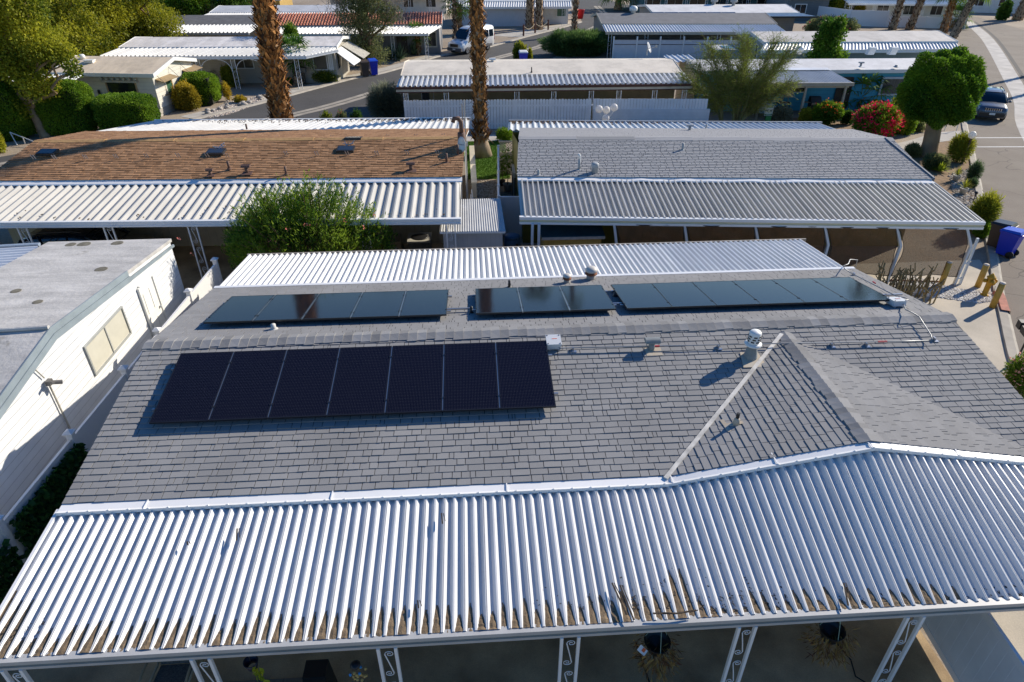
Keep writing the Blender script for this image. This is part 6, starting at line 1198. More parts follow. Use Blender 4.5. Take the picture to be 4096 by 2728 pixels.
# ================================================================== vehicles
def ring(y, hw, zb, zt, tuck=.0, n=5, hb=None):
    "closed cross-section at station y: half width hw, from zb to zt; top narrowed by tuck"
    hb = hb or hw*.94; r = min(.14, (zt-zb)*.3); R_ = [(hb-.06, zb), (hb, zb+.08), (hw, zb+(zt-zb)*.45), (hw-tuck*.5, zt-r*1.1), (hw-tuck-r*.35, zt-r*.25), (hw-tuck-r*1.3, zt), (0, zt+.015)]
    return [Vector((x, y, z)) for x, z in R_]+[Vector((-x, y, z)) for x, z in reversed(R_[:-1])]
def loft(mb, rings, close=True):
    k = len(rings[0]); vs = [p for r in rings for p in r]; fs = []
    for i in range(len(rings)-1):
        for j in range(k): fs.append((i*k+j, (i+1)*k+j, (i+1)*k+(j+1) % k, i*k+(j+1) % k))
    fs += [tuple(range(k)), tuple(range((len(rings)-1)*k, len(rings)*k))[::-1]]; mb.mesh(vs, fs)
def carpaint(name, c, coat=.6):
    if name in MATS: return MATS[name]
    t = NT(name); t.base(c); t.set(Roughness=.32, Metallic=.25); t.b.inputs['Coat Weight'].default_value = coat; t.b.inputs['Coat Roughness'].default_value = .04; MATS[name] = t.m; return t.m
car_glass = M('car_glass', (.006, .012, .02), .03, 0, spec=.7); chrome = M('chrome', (.7, .7, .72), .12, 0, metal=1); tyre = M('tyre_rubber', (.015, .015, .016), .8, 0); lampg = M('headlamp', (.55, .6, .65), .08, 0, spec=.8); redl = M('tail_lamp', (.35, .01, .015), .2, 0)
def wheels(r, L, Wd, rad_, ys):
    for y in ys:
        for s in (-1, 1):
            mb = MB(); mb.smooth = True; c = Vector((s*(Wd/2-.20), y, rad_)); mb.lathe(c, [(rad_*.6, 0), (rad_*.95, .0), (rad_, .03), (rad_, .19), (rad_*.95, .22), (rad_*.6, .21)], 20, (s, 0, 0), cap=False); w = mb.build('wheel', tyre, r)
            mb = MB(); mb.lathe(c, [(rad_*.62, .15), (rad_*.6, .2), (.05, .17), (.01, .18)], 14, (s, 0, 0)); [mb.bar(c+Vector((s*.195, 0, 0)), c+Vector((s*.195, math.cos(a)*rad_*.58, math.sin(a)*rad_*.58)), .05, .03, up=(s, 0, 0)) for a in np.linspace(0, 6.28, 6)[:-1]]; mb.build('rim', alu, w)
def make_suv(label, paint, loc, rz, group=None, L=4.62, Wd=1.86):
    r = thing('parked_car', label, 'car', (0, 0, 0), group=group); f = -L/2; mb = MB(); mb.smooth = True; h = Wd/2
    loft(mb, [ring(f, h*.78, .38, .72, .06), ring(f+.1, h*.9, .26, .92, .08), ring(f+.35, h*.98, .24, 1.00, .1), ring(f+.9, h, .26, 1.06, .12), ring(f+1.35, h, .28, 1.10, .1), ring(f+2.4, h, .28, 1.12, .08), ring(L/2-.7, h, .3, 1.14, .08), ring(L/2-.2, h*.96, .34, 1.12, .1), ring(L/2, h*.86, .42, .98, .1)]); mb.build('body', paint, r)
    gh = [(f+1.18, .86, 1.06, 1.09), (f+1.95, .80, 1.06, 1.60), (f+2.6, .79, 1.06, 1.68), (L/2-.9, .78, 1.06, 1.64), (L/2-.25, .74, 1.06, 1.42), (L/2-.08, .78, 1.06, 1.14)]
    mb = MB(); mb.smooth = True; loft(mb, [[Vector((x*q, y, z)) for x, z in ((h*.93, zb), (h*q_, lerp((zb, 0, 0), (zt, 0, 0), .8).x), (h*q_*.86, zt), (0, zt+.01), (-h*q_*.86, zt), (-h*q_, lerp((zb, 0, 0), (zt, 0, 0), .8).x), (-h*.93, zb))] for y, q_, zb, zt in gh for q in (1,)]); g = mb.build('windows', car_glass, r)
    mb = MB(); mb.smooth = True; rows = [(f+1.93, .75, 1.615), (f+2.3, .76, 1.675), (f+2.9, .76, 1.695), (L/2-.95, .75, 1.66), (L/2-.45, .72, 1.53)]
    A_ = [[Vector((h*w*x, y, z-.03*abs(x)**3-.02)) for x in (-1, -.9, -.5, 0, .5, .9, 1)] for y, w, z in rows]
    for a, b in zip(A_, A_[1:]): mb.strip([p+Vector((0, 0, .025)) for p in a], [p+Vector((0, 0, .025)) for p in b])
    mb.build('roof', paint, r)
    mb = MB()
    for s in (-1, 1):
        mb.smooth = True; mb.tube([(s*h*.92, f+1.15, 1.09), (s*h*.80, f+1.93, 1.60)], .035, 6); mb.tube([(s*h*.94, f+2.55, 1.08), (s*h*.80, f+2.6, 1.62)], .03, 6); mb.tube([(s*h*.94, L/2-1.25, 1.1), (s*h*.79, L/2-1.1, 1.62)], .035, 6); mb.tube([(s*h*.9, L/2-.15, 1.12), (s*h*.74, L/2-.45, 1.5)], .06, 6)
    mb.build('pillar', paint, r)
    for s in (-1, 1):
        mb = MB(); mb.smooth = True; mb.tube([(s*h*.66, f+2.1, 1.70), (s*h*.68, f+2.3, 1.76), (s*h*.68, L/2-1.1, 1.74), (s*h*.66, L/2-.9, 1.66)], .025, 6); mb.build('roof_rail', dark_metal, r)
        mb = MB(); mb.smooth = True; mb.ball((s*(h+.13), f+1.5, 1.13), .13, 10, (.9, .5, .65)); mb.tube([(s*h*.9, f+1.5, 1.08), (s*(h+.1), f+1.5, 1.1)], .03, 5); mb.build('side_mirror', paint, r)
        mb = MB(); mb.hexa([(s*h*.52, f-.015+.05, .74), (s*h*.92, f+.2, .74), (s*h*.92, f+.26, .75), (s*h*.52, f+.1, .74)], [(s*h*.52, f+.06, .86), (s*h*.9, f+.26, .88), (s*h*.9, f+.3, .88), (s*h*.52, f+.12, .86)]); mb.build('headlight', lampg, r)
        mb = MB(); mb.hexa([(s*h*.62, L/2-.06, .8), (s*h*.97, L/2-.22, .8), (s*h*.97, L/2-.26, .8), (s*h*.62, L/2-.1, .8)], [(s*h*.66, L/2-.08, 1.04), (s*h*.96, L/2-.24, 1.04), (s*h*.96, L/2-.28, 1.04), (s*h*.66, L/2-.12, 1.04)]); mb.build('tail_light', redl, r)
        mb = MB(); mb.box((s*(h+.005), -.1, .42), (.03, L*.72, .16)); mb.build('sill_trim', black, r)
    mb = MB(); mb.box((0, f+.05, .80), (Wd*.55, .07, .17)); gr_ = mb.build('grille', black, r); mb = MB(); [mb.box((x, f+.012, .80), (.03, .03, .17)) for x in np.linspace(-.44, .44, 8)]; mb.build('grille_bar', chrome, gr_)
    mb = MB(); mb.box((0, f+.02, .47), (Wd*.80, .1, .2)); mb.box((0, f-.0, .62), (Wd*.7, .04, .03)); mb.build('bumper', black, r)
    mb = MB(); mb.box((0, f-.04, .54), (.34, .02, .13)); mb.build('number_plate', white_paint, r); mb = MB(); mb.tube([(0, L/2-.9, 1.66), (0, L/2-.7, 1.85)], .01, 5); mb.build('aerial', black, r)
    wheels(r, L, Wd, .36, (f+.9, L/2-.92)); r.location = loc; r.rotation_euler.z = rz; return r
make_suv('dark grey-blue parked car with roof rails facing the camera in the street', carpaint('paint_slate', (.085, .10, .13)), (36.35, 45.4, 0), rad(-28))
make_suv('dark blue car parked sideways under the cream carport behind the left trailer', carpaint('paint_dark_blue', (.01, .02, .035)), (-14.7, 23.9, .01), rad(90), L=4.7)
def make_van():
    r = thing('parked_van', 'white passenger van with grey lower side trim at the bend', 'van', (0, 0, 0)); L, Wd = 5.9, 2.05; f = -L/2; h = Wd/2; wp = carpaint('paint_white', (.74, .75, .76), .4); mb = MB(); mb.smooth = True
    loft(mb, [ring(f, h*.82, .42, .95, .05), ring(f+.1, h*.95, .34, 1.12, .06), ring(f+.55, h, .33, 1.28, .1), ring(f+.95, h, .35, 1.38, .12), ring(f+1.35, h, .35, 1.80, .22), ring(f+1.9, h, .35, 2.34, .22), ring(f+2.5, h, .35, 2.48, .18), ring(0, h, .35, 2.52, .18), ring(L/2-.5, h, .35, 2.50, .18), ring(L/2-.05, h*.98, .38, 2.40, .18), ring(L/2, h*.9, .45, 2.2, .18)]); mb.build('body', wp, r)
    mb = MB(); mb.face([(-h*.86, f+.95, 1.46), (h*.86, f+.95, 1.46), (h*.70, f+1.80, 2.33), (-h*.70, f+1.80, 2.33)]); o = mb.build('windscreen', car_glass, r)
    for s in (-1, 1):
        mb = MB(); mb.face([(s*(h+.004), f+1.45, 1.36), (s*(h+.004), f+2.3, 1.34), (s*(h-.07), f+2.3, 2.08), (s*(h-.07), f+1.95, 2.06)]); [mb.face([(s*(h+.004), a, 1.36), (s*(h+.004), b, 1.36), (s*(h-.06), b, 2.06), (s*(h-.06), a, 2.06)]) for a, b in ((f+2.55, f+3.7), (f+3.85, f+4.8), (f+4.9, f+5.65))]; mb.build('side_window', car_glass, r)
        mb = MB(); mb.box((s*(h+.005), .1, .55), (.03, L*.78, .22)); mb.build('side_trim', M('trim_grey', (.10, .10, .11), .6, 0), r); mb = MB(); mb.box((s*(h+.14), f+1.3, 1.5), (.2, .12, .34)); mb.build('side_mirror', black, r)
        mb = MB(); mb.hexa([(s*h*.55, f+.02, .86), (s*h*.93, f+.12, .86), (s*h*.93, f+.3, .9), (s*h*.55, f+.12, .9)], [(s*h*.62, f+.08, 1.08), (s*h*.95, f+.2, 1.12), (s*h*.95, f+.34, 1.12), (s*h*.62, f+.14, 1.08)]); mb.build('headlight', lampg, r); mb = MB(); mb.box((s*h*.92, L/2+.0, 1.3), (.14, .04, .6)); mb.build('tail_light', redl, r)
    mb = MB(); mb.box((0, f+.02, .90), (1.05, .05, .30)); g = mb.build('grille', black, r); mb = MB(); [mb.box((0, f-.01, z), (1.1, .03, .035)) for z in (.78, .9, 1.03)]; mb.build('grille_bar', chrome, g)
    mb = MB(); mb.box((0, f+.03, .52), (1.9, .16, .30)); mb.build('bumper', M('trim_grey', (.10, .10, .11)), r); mb = MB(); mb.box((0, f-.06, .55), (.34, .02, .13)); mb.build('number_plate', white_paint, r); [None for _ in (0,)]
    mb = MB(); [mb.box((x, f+.72, 1.365), (.3, .1, .02), 0) for x in (-.4, .4)]; mb.build('bonnet_vent', black, r)
    wheels(r, L, Wd, .36, (f+1.0, L/2-1.25)); r.location = (.35, 77.6, 0); r.rotation_euler.z = rad(-38.5)
make_van()
# ================================================================== bins
def bin_(label, loc, rz, col, lid, s=1.0, name='wheelie_bin', group=None, badge=None):
    r = thing(name, label, 'bin', (0, 0, 0), group=group); mb = MB(); w, d, W2, D2, h = .23, .25, .29, .34, 1.0
    mb.hexa([(-w, -d, .06), (w, -d, .06), (w, d, .06), (-w, d, .06)], [(-W2, -D2, h), (W2, -D2, h), (W2, D2, h), (-W2, D2, h)]); mb.box((0, 0, h-.03), (W2*2+.05, D2*2+.05, .07)); mb.box((0, -.31, .62), (.30, .03, .05)); mb.build('body', col, r)
    mb = MB(); mb.hexa([(-W2-.03, -D2-.05, h+.01), (W2+.03, -D2-.05, h+.01), (W2+.03, D2+.03, h+.03), (-W2-.03, D2+.03, h+.03)], [(-W2+.03, -D2+.03, h+.08), (W2-.03, -D2+.03, h+.08), (W2-.03, D2-.02, h+.12), (-W2+.03, D2-.02, h+.12)]); mb.build('lid', lid, r)
    mb = MB(); mb.tube([(-W2+.02, D2+.07, h), (W2-.02, D2+.07, h)], .02, 6); [mb.bar((x, D2-.02, h-.03), (x, D2+.08, h), .03) for x in (-W2+.05, W2-.05)]; mb.build('handle', col, r)
    for x in (-.27, .21): mb = MB(); mb.smooth = True; mb.lathe((x, .25, .14), [(.02, 0), (.14, 0), (.14, .06), (.02, .06)], 14, (1, 0, 0)); mb.build('wheel', tyre, r)
    if badge: mb = MB(); mb.lathe((0, -.292, .78), [(.07, 0), (.06, .006)], 14, (0, -1, -.1)); mb.build('badge', badge, r)
    r.location = loc; r.rotation_euler.z = rz; r.scale = (s, s, s)
blue_p = M('bin_blue', (.006, .03, .50), .4, .05, 2, fine=.02); brown_p = M('bin_brown', (.07, .05, .04), .5, .1, 3); teal_badge = M('badge_teal', (.05, .30, .42), .5, 0)
bp = at(2308, 586); bin_('bright blue recycling bin standing on the street edge at the right', bp, rad(-150), blue_p, M('lid_blue', (.02, .09, .62), .35, .05, 2), 1.0, badge=teal_badge); bin_('brown bin with a dark lid hidden behind the blue one at the right', bp+Vector((.15, .75, 0)), rad(-148), brown_p, M('lid_black', (.03, .03, .035), .3, .05, 2))
bp = at(1053, 174); bin_('blue lidded bin at the far kerb beside the brown bin', at(860, 173), rad(20), blue_p, M('lid_blue', (.02, .09, .62)), 1.25, badge=teal_badge); bin_('dark brown bin at the far kerb in front of the olive tree', at(840, 176), rad(20), brown_p, brown_p, 1.25)
bin_('small blue bin showing over the bone coated roof beside the young citrus', Vector((atY(1203, 112, 67).x, 67, 0)), 0, blue_p, white_paint, 1.35)
t = thing('blue_barrel', 'round blue barrel in the shaded gap beside the white shed', 'barrel', (1.45, 23.6, 0)); mb = MB(); mb.smooth = True; mb.lathe((1.45, 23.6, 0), [(.27, 0), (.32, .3), (.32, .8), (.28, .95)], 18); mb.build('drum', M('barrel_blue', (.05, .14, .26), .5, .1), t); mb = MB(); mb.smooth = True; mb.lathe((1.45, 23.6, .95), [(.31, 0), (.31, .06), (.2, .1)], 18); mb.build('lid', M('barrel_blue', (.05, .14, .26)), t); mb = MB(); mb.box((1.62, 23.28, .7), (.1, .06, .18)); mb.build('handle', black, t)
# ================================================================== bollards, hydrant, lamps
yel = M('bollard_yellow', (.55, .33, .06), .6, .12, 3, fine=.05); capc = M('bollard_cap', (.55, .50, .44), .85, .15, 8)
def r4(x, y): return at((3072+x*.435)/1.74, (682+y*.435)/1.74)
for x, y, lab, h in ((1590, 1050, 'half behind the brown mesh screen', .9), (1925, 1070, 'left of the hydrant', .88), (2060, 1260, 'nearest the red kerb, right of the hydrant', .93)):
    p = r4(x, y); t = thing('bollard', f'thick yellow bollard {lab}', 'bollard', p, group='yellow bollards round the hydrant'); mb = MB(); mb.smooth = True; mb.lathe(p, [(.10, 0), (.10, h)], 20); mb.build('pipe', yel, t); mb = MB(); mb.smooth = True; mb.lathe(p+Vector((0, 0, h)), [(.10, 0), (.085, .03), (.0, .045)], 20); mb.build('cap', capc, t)
p = r4(1985, 1150); t = thing('fire_hydrant', 'yellow fire hydrant between the bollards', 'hydrant', p); hy = M('hydrant_yellow', (.55, .30, .015), .5, .1, 4); mb = MB(); mb.smooth = True; mb.lathe(p, [(.13, 0), (.13, .05), (.09, .06), (.09, .5), (.12, .52), (.12, .66), (.10, .70)], 18); mb.build('barrel', hy, t)
mb = MB(); mb.smooth = True; mb.lathe(p+Vector((0, 0, .70)), [(.145, 0), (.145, .03), (.11, .06), (.07, .12), (.03, .14), (.03, .18)], 16); mb.build('bonnet', hy, t)
for d, rr in (((-1, .2, 0), .06), ((1, -.2, 0), .06), ((-.2, -1, 0), .08)): mb = MB(); mb.smooth = True; mb.lathe(p+Vector((0, 0, .59)), [(rr*.8, .08), (rr*.8, .15), (rr*1.2, .15), (rr*1.2, .2), (rr*.4, .21), (rr*.4, .24)], 12, d); mb.build('outlet_cap', hy, t)
mb = MB(); mb.tube([p+Vector((-.05, -.2, .52)), p+Vector((.0, -.28, .3)), p+Vector((.1, -.24, .25)), p+Vector((.14, -.14, .45))], .008, 5); mb.build('chain', rust, t)
globe = attr_mat('opal_globe', (.88, .86, .83), (.88, .86, .83), .3, 0, 1, 0, .45)
p = at(2211, 376); t = thing('street_lamp', 'short brown post lamp with one white globe at the kerb', 'lamp', p); mb = MB(); mb.bar(p, p+Vector((0, 0, 1.4)), .09); mb.build('post', M('post_brown', (.07, .035, .025), .6, .1), t); mb = MB(); mb.smooth = True; mb.ball(p+Vector((0, 0, 1.58)), .2, 20); mb.build('globe', globe, t)
mp = Vector((8.62, 42.2, 0)); t = thing('globe_lamp', 'four-armed lamp with white globes in front of the picket fence', 'lamp', mp); mb = MB(); mb.smooth = True; mb.tube([mp, mp+Vector((0, 0, 1.2))], .035, 8); G = [Vector(q) for q in ((8.13, 42.2, 1.55), (8.66, 42.5, 1.42), (9.06, 42.1, 1.66), (8.55, 42.0, 1.02))]; [mb.tube([mp+Vector((0, 0, .75)), lerp(mp+Vector((0, 0, .7)), g, .6)-Vector((0, 0, .1)), g-Vector((0, 0, .2))], .02, 6) for g in G]; mb.build('stem', white_metal, t)
for g in G: mb = MB(); mb.smooth = True; mb.ball(g, .235, 20); mb.build('globe', globe, t)
# small path light by the bed, mailbox bottom right, rails
p = at(2236, 466); t = thing('path_light', 'small dark path light at the kerb by the stepping path', 'lamp', p); mb = MB(); mb.tube([p, p+Vector((0, 0, .45))], .02, 6); mb.build('stake', black, t); mb = MB(); mb.lathe(p+Vector((0, 0, .42)), [(.05, 0), (.09, .08), (.03, .14)], 8); mb.build('lantern', black, t)
p = Vector((16.15, 15.3, 0)); t = thing('mailbox', 'two dark mailboxes on one post at the right edge', 'mailbox', p); mb = MB(); mb.tube([p, p+Vector((0, 0, 1.0))], .03, 6); mb.build('post', dark_metal, t); mb = MB(); mb.hexa([p+Vector(q) for q in ((-.3, -.15, 1.0), (.1, -.25, 1.0), (.18, .05, 1.0), (-.2, .15, 1.0))], [p+Vector(q) for q in ((-.3, -.15, 1.2), (.1, -.25, 1.2), (.18, .05, 1.2), (-.2, .15, 1.2))]); mb.build('box', dark_metal, t); mb = MB(); mb.box(p+Vector((.08, .28, 1.12)), (.45, .22, .24), -.3); mb.build('box', dark_metal, t)
wrail = M('white_rail', (.72, .72, .70), .5, .04)
p0, p1, p2 = at(2147, 299), at(2171, 300), at(2198, 301); t = thing('handrail', 'white pipe handrail beside the path under the round tree', 'handrail', p1); mb = MB(); up = Vector((.15, .15, .85)); [mb.tube([q, q+Vector((.05, .1, .85))], .025, 6) for q in (p0, p1, p2)]; mb.tube([p0+Vector((.0, .1, .88)), p2+Vector((.35, .1, .85))], .025, 6); mb.build('rail', wrail, t)
q0 = at(40, 334); t = thing('handrail', 'white sloping pipe handrail at the left edge by the steps', 'handrail', q0); mb = MB(); a, b, c_ = atY(23, 304, q0.y+.6), atY(52, 315, q0.y+.1), atY(79, 326, q0.y-.4); mb.tube([a, c_], .03, 6); mb.tube([a, at(40, 334)], .03, 6); mb.tube([b, at(58, 331)], .03, 6); mb.build('rail', wrail, t)
# sign by the block wall
p = Vector((20.05, 44.0, 0)); t = thing('notice_sign', 'small white and green dog notice on a post by the blue house', 'sign', p); sg_ = M('sign_green', (.03, .20, .10), .5, 0); sw = M('sign_white', (.5, .58, .54), .5, 0)
mb = MB(); mb.bar(p, p+Vector((0, 0, 1.2)), .05); mb.build('post', alu, t); mb = MB(); mb.box(p+Vector((-.08, -.04, .90)), (.56, .02, .72)); b_ = mb.build('panel', sw, t); mb = MB(); mb.box(p+Vector((-.08, -.055, 1.15)), (.50, .012, .18)); mb.box(p+Vector((-.08, -.055, .62)), (.50, .012, .08)); mb.build('band', sg_, b_)
mb = MB(); z = p+Vector((0, -.056, 0))
for ox, s in ((-.22, 1), (.05, .75)): mb.box(z+Vector((ox, 0, .87)), (.16*s, .01, .06)); mb.box(z+Vector((ox+.09*s, 0, .92)), (.06, .01, .05)); [mb.box(z+Vector((ox+k*s, 0, .81)), (.025, .01, .08)) for k in (-.06, .06)]; mb.bar(z+Vector((ox-.08*s, 0, .89)), z+Vector((ox-.13*s, 0, .95)), .02, .01, up=(0, 1, 0))
mb.build('dog_symbol', M('sign_ink', (.05, .09, .08), .6, 0), b_); mb = MB(); [mb.box(p+Vector((-.08, -.064, zz)), (.38, .004, .02)) for zz in (1.19, 1.12, .62)]; mb.build('text_line', sw, b_); mb = MB(); mb.box(p+Vector((-.06, -.08, .36)), (.36, .16, .34)); mb.build('dispenser', M('sign_bright_green', (.02, .22, .06), .5, 0), t)
# ================================================================== shed, gap fences, under-carport things
def ln_g(x): return fc2(x)
t = thing('storage_shed', 'grey-white metal shed with ribbed lean-to roof between the middle houses', 'shed', (-.1, 23, 0)); mb = MB(); shw = siding('shed_panel', (.50, .51, .52), .16, 3, .8); mb.hexa([(-1.15, 22.1, 0), (1.0, 22.0, 0), (.95, 24.3, 0), (-1.15, 24.3, 0)], [(-1.15, 22.1, 1.93), (1.0, 22.0, 1.93), (.95, 24.3, 2.14), (-1.15, 24.3, 2.14)]); mb.build('wall', shw, t)
ribbed(t, 'roof', (-1.25, 21.85, 1.97), (1.08, 21.75, 1.97), (-1.2, 24.45, 2.22), (1.02, 24.45, 2.22), .085, .018, M('shed_roof', (.50, .50, .49), .5, .12, 1.5), WAVE); mb = MB(); mb.bar((-1.25, 21.85, 1.93), (1.08, 21.75, 1.93), .04, .07); mb.bar((1.08, 21.75, 1.93), (1.02, 24.45, 2.18), .04, .07); mb.build('trim', white_paint, t)
t = thing('vinyl_fence', 'narrow white vinyl fence running back along the gap, seen end-on', 'fence', (1.2, 29, 0))
for i in range(5):
    y = 25.3+i*2.05; x = 1.0+i*.09; mb = MB(); mb.box((x, y, .9), (.12, .12, 1.8)); mb.build('post', vinyl, t)
    if i < 4: mb = MB(); mb.bar((x, y+.06, .85), (x+.09, y+1.99, .85), .05, 1.5); mb.bar((x, y+.06, 1.68), (x+.09, y+1.99, 1.68), .07, .1); mb.build('panel', vinyl, t)
t = thing('lattice_fence', 'cream fence panel with diamond lattice top at the far end of the gap', 'fence', (1.95, 34.5, 0)); crv = M('cream_vinyl', (.66, .60, .48), .5, .04); mb = MB(); mb.bar((1.45, 34.5, .6), (2.45, 34.45, .6), .05, 1.15); mb.build('panel', crv, t); mb = MB()
for k in np.arange(-.6, 1.2, .14): mb.bar((1.45+max(0, k), 34.5, 1.2+max(0, -k)), (1.45+min(1.0, k+.5), 34.47, 1.2+min(.5, 1.0-k)), .03, .012, up=(0, 1, 0)) if min(1.0, k+.5) > max(0, k) else None; mb.bar((2.45-max(0, k), 34.48, 1.2+max(0, -k)), (2.45-min(1.0, k+.5), 34.5, 1.2+min(.5, 1.0-k)), .03, .012, up=(0, 1, 0)) if min(1.0, k+.5) > max(0, k) else None
mb.bar((1.42, 34.5, 1.72), (2.48, 34.45, 1.72), .06, .07); mb.build('lattice', crv, t)
t = thing('vinyl_gate', 'short white vinyl gate closing the gap beside the pale grey roof', 'gate', (1.5, 25.5, 0)); mb = MB(); mb.bar((1.1, 25.9, .9), (1.95, 25.85, .9), .05, 1.65); mb.bar((1.1, 25.9, 1.74), (1.95, 25.85, 1.74), .08, .09); mb.build('panel', vinyl, t); mb = MB(); [mb.box((x, 25.87, .92), (.11, .11, 1.84)) for x in (1.05, 1.98)]; mb.build('post', vinyl, t)
t = thing('block_wall', 'low cream block wall beside the brown house gable', 'wall', (.05, 32, 0)); mb = MB(); mb.bar((.05, 28.6, .72), (.0, 34.6, .72), .2, 1.45); mb.build('wall', siding('cream_block', (.55, .48, .36), .2, 2, .8), t); mb = MB(); mb.bar((.05, 28.6, 1.48), (.0, 34.6, 1.48), .26, .06); mb.build('coping', M('coping_cream', (.58, .52, .40), .8, .1), t)
t = thing('heat_pump', 'tall beige cooling unit with brown grille in the gap', 'cooler', (2.05, 30.4, 0)); mb = MB(); mb.box((2.1, 30.4, .8), (.42, 1.3, 1.5)); mb.build('case', M('beige_trim', (.5, .45, .36)), t); mb = MB(); mb.box((2.1, 29.74, .75), (.34, .02, 1.1)); mb.box((1.885, 30.3, .7), (.02, 1.0, 1.0)); mb.build('grille', M('grille_brown', (.14, .09, .05), .7, .3, 20), t)
for x, y, s, lab in ((1.72, 31.7, 1.0, 'with a leafy citrus'), (1.5, 32.6, .7, 'black one behind')):
    q = Vector((x, y, 0)); r0 = thing('potted_plant', f'plant pot in the gap beside the lattice fence, {lab}', 'potted plant', q); mb = MB(); mb.smooth = True; mb.lathe(q, [(.16*s, 0), (.24*s, .36*s), (.26*s, .38*s), (.21*s, .38*s), (.2*s, .3*s)], 14); mb.build('pot', M('pot_pale', (.5, .47, .42)) if s == 1 else black, r0)
    bl_ = [(q+Vector(o)*s, (.32*s, .3*s, .3*s)) for o in ((0, 0, 1.1), (.15, 0, 1.5), (-.15, .05, 1.4), (.05, 0, 1.9))]; mb = MB(); limb(mb, q+Vector((0, 0, .3*s)), q+Vector((.02, 0, 1.3*s)), .025, .012); mb.build('stem', bark, r0); crown(r0, 'foliage', bl_, int(420*s), .11, .06, L_green, .2)
mb = MB(); rr = Vector((.55, 25.0, .05)); [mb.tube([rr+Vector((math.cos(a)*(.2+k*.03), math.sin(a)*(.14+k*.02), .02+k*.012)) for a in np.linspace(0, 5.8, 14)], .012, 4) for k in range(4)]; tag(mb.build('garden_hose', M('cable_red', (.35, .03, .02), .6, 0)), 'small red coiled cable on the gravel in the gap', 'cable')
mb = MB(); [mb.bar((-.12+k*.06, 24.6+k*.3, .05), (-.22+k*.05, 26.6+k*.35, 1.2+.1*k), .03, .05) for k in range(4)]; tag(mb.build('pipe_bundle', white_metal), 'bundle of white pipes leaning on the brown house gable wall', 'pipes')
t = thing('air_conditioner', 'square outdoor air conditioner with round fan top under the cream carport', 'air conditioner', (-2.2, 24.4, 0)); mb = MB(); mb.box((-2.2, 24.3, .36), (.84, .84, .70)); mb.build('case', M('ac_dark', (.10, .10, .09), .6, .2, 20), t); mb = MB(); mb.box((-2.2, 24.3, .74), (.92, .92, .06)); mb.build('top', M('ac_beige', (.42, .40, .34), .6, .1), t); mb = MB(); mb.smooth = True; mb.lathe((-2.2, 24.3, .77), [(.36, 0), (.3, .02), (.05, .03)], 18); mb.build('fan_guard', black, t)
t = thing('storage_box', 'tan canvas covered box beside the air conditioner under the cream carport', 'box', (-3.25, 24.4, 0)); mb = MB(); mb.hexa([(-3.65, 24.0, 0), (-2.9, 24.0, 0), (-2.9, 24.8, 0), (-3.65, 24.8, 0)], [(-3.6, 24.05, .68), (-2.95, 24.05, .68), (-2.95, 24.75, .74), (-3.6, 24.75, .74)]); mb.build('cover', M('canvas_tan', (.30, .24, .15), .9, .2, 6, .3, 8), t); mb = MB(); mb.box((-3.25, 23.97, .42), (.3, .03, .12)); mb.build('label_panel', M('ac_beige', (.42, .40, .34)), t)
t = thing('storage_shed', 'low ochre wooden shed with dark teal lid under the pale grey house carport', 'shed', (3.5, 22, 0)); mb = MB(); mb.hexa([(2.5, 21.85, 0), (4.6, 21.8, 0), (4.6, 22.9, 0), (2.5, 22.9, 0)], [(2.5, 21.85, 1.66), (4.6, 21.8, 1.66), (4.6, 22.9, 1.8), (2.5, 22.9, 1.8)]); mb.build('wall', siding('ochre_board', (.40, .27, .06), .2, 3, .7), t); mb = MB(); mb.slab([(2.4, 21.72, 1.72), (4.7, 21.68, 1.72), (4.7, 23.0, 1.88), (2.4, 23.0, 1.88)], .06); mb.build('roof', M('lid_teal', (.02, .07, .09), .5, .2), t); mb = MB(); mb.bar((2.4, 21.70, 1.66), (4.7, 21.66, 1.66), .04, .1); mb.build('trim', M('grey_board', (.40, .37, .33), .8, .2, 6), t)
# mesh screens and their bent posts
mesh_m = NT('shade_mesh'); mesh_m.set(Roughness=.9); mesh_m.base(mesh_m.ramp(mesh_m.noise(3, 3), [(.3, (.11, .055, .024)), (.7, (.16, .082, .036))])); tr = mesh_m.n('ShaderNodeBsdfTransparent'); mx = mesh_m.n('ShaderNodeMixShader'); mesh_m.l(mesh_m.ramp(mesh_m.noise(70, 1), [(.35, .34), (.65, .20)]), mx.inputs[0]); mesh_m.l(mesh_m.b.outputs[0], mx.inputs[1]); mesh_m.l(tr.outputs[0], mx.inputs[2]); mesh_m.l(mx.outputs[0], mesh_m.t.nodes['Material Output'].inputs[0]); mesh_m = mesh_m.m
sx = [4.93, 7.38, 9.83, 12.22, 14.68, 17.05]; wblue = M('post_bluish', (.60, .66, .72), .45, .04)
def knee(x): y = fc2(x); k = (x-4)/13; return [Vector((x, y-.02, 2.3)), Vector((x+.12+.35*k, y+.02, 1.55)), Vector((x+.15+.35*k, y+.12, 0))]
for i, x in enumerate(sx):
    K = knee(x); mb = MB(); mb.bar(K[0], K[1], .085); mb.bar(K[1], K[2], .085)
    if i == 5: mb.bar(K[1]+Vector((.16, .02, .3)), K[2]+Vector((.22, 0, 0)), .07); [mb.bar(lerp(K[1], K[2], f), lerp(K[1], K[2], f)+Vector((.19, 0, .04)), .04) for f in (.45, .85)]
    mb.build('post', wblue, hg)
mb = MB(); mb.bar((2.28, 21.56, 0), (2.28, 21.56, 2.3), .09); mb.build('post', wblue, hg); mb = MB(); mb.tube([(2.05, 21.58, 2.3), (2.05, 21.62, 1.5), (2.12, 21.7, 1.3), (2.12, 21.7, 0)], .05, 8); mb.build('downpipe', wblue, hg)
hem = M('hem_black', (.01, .01, .012), .8, 0)
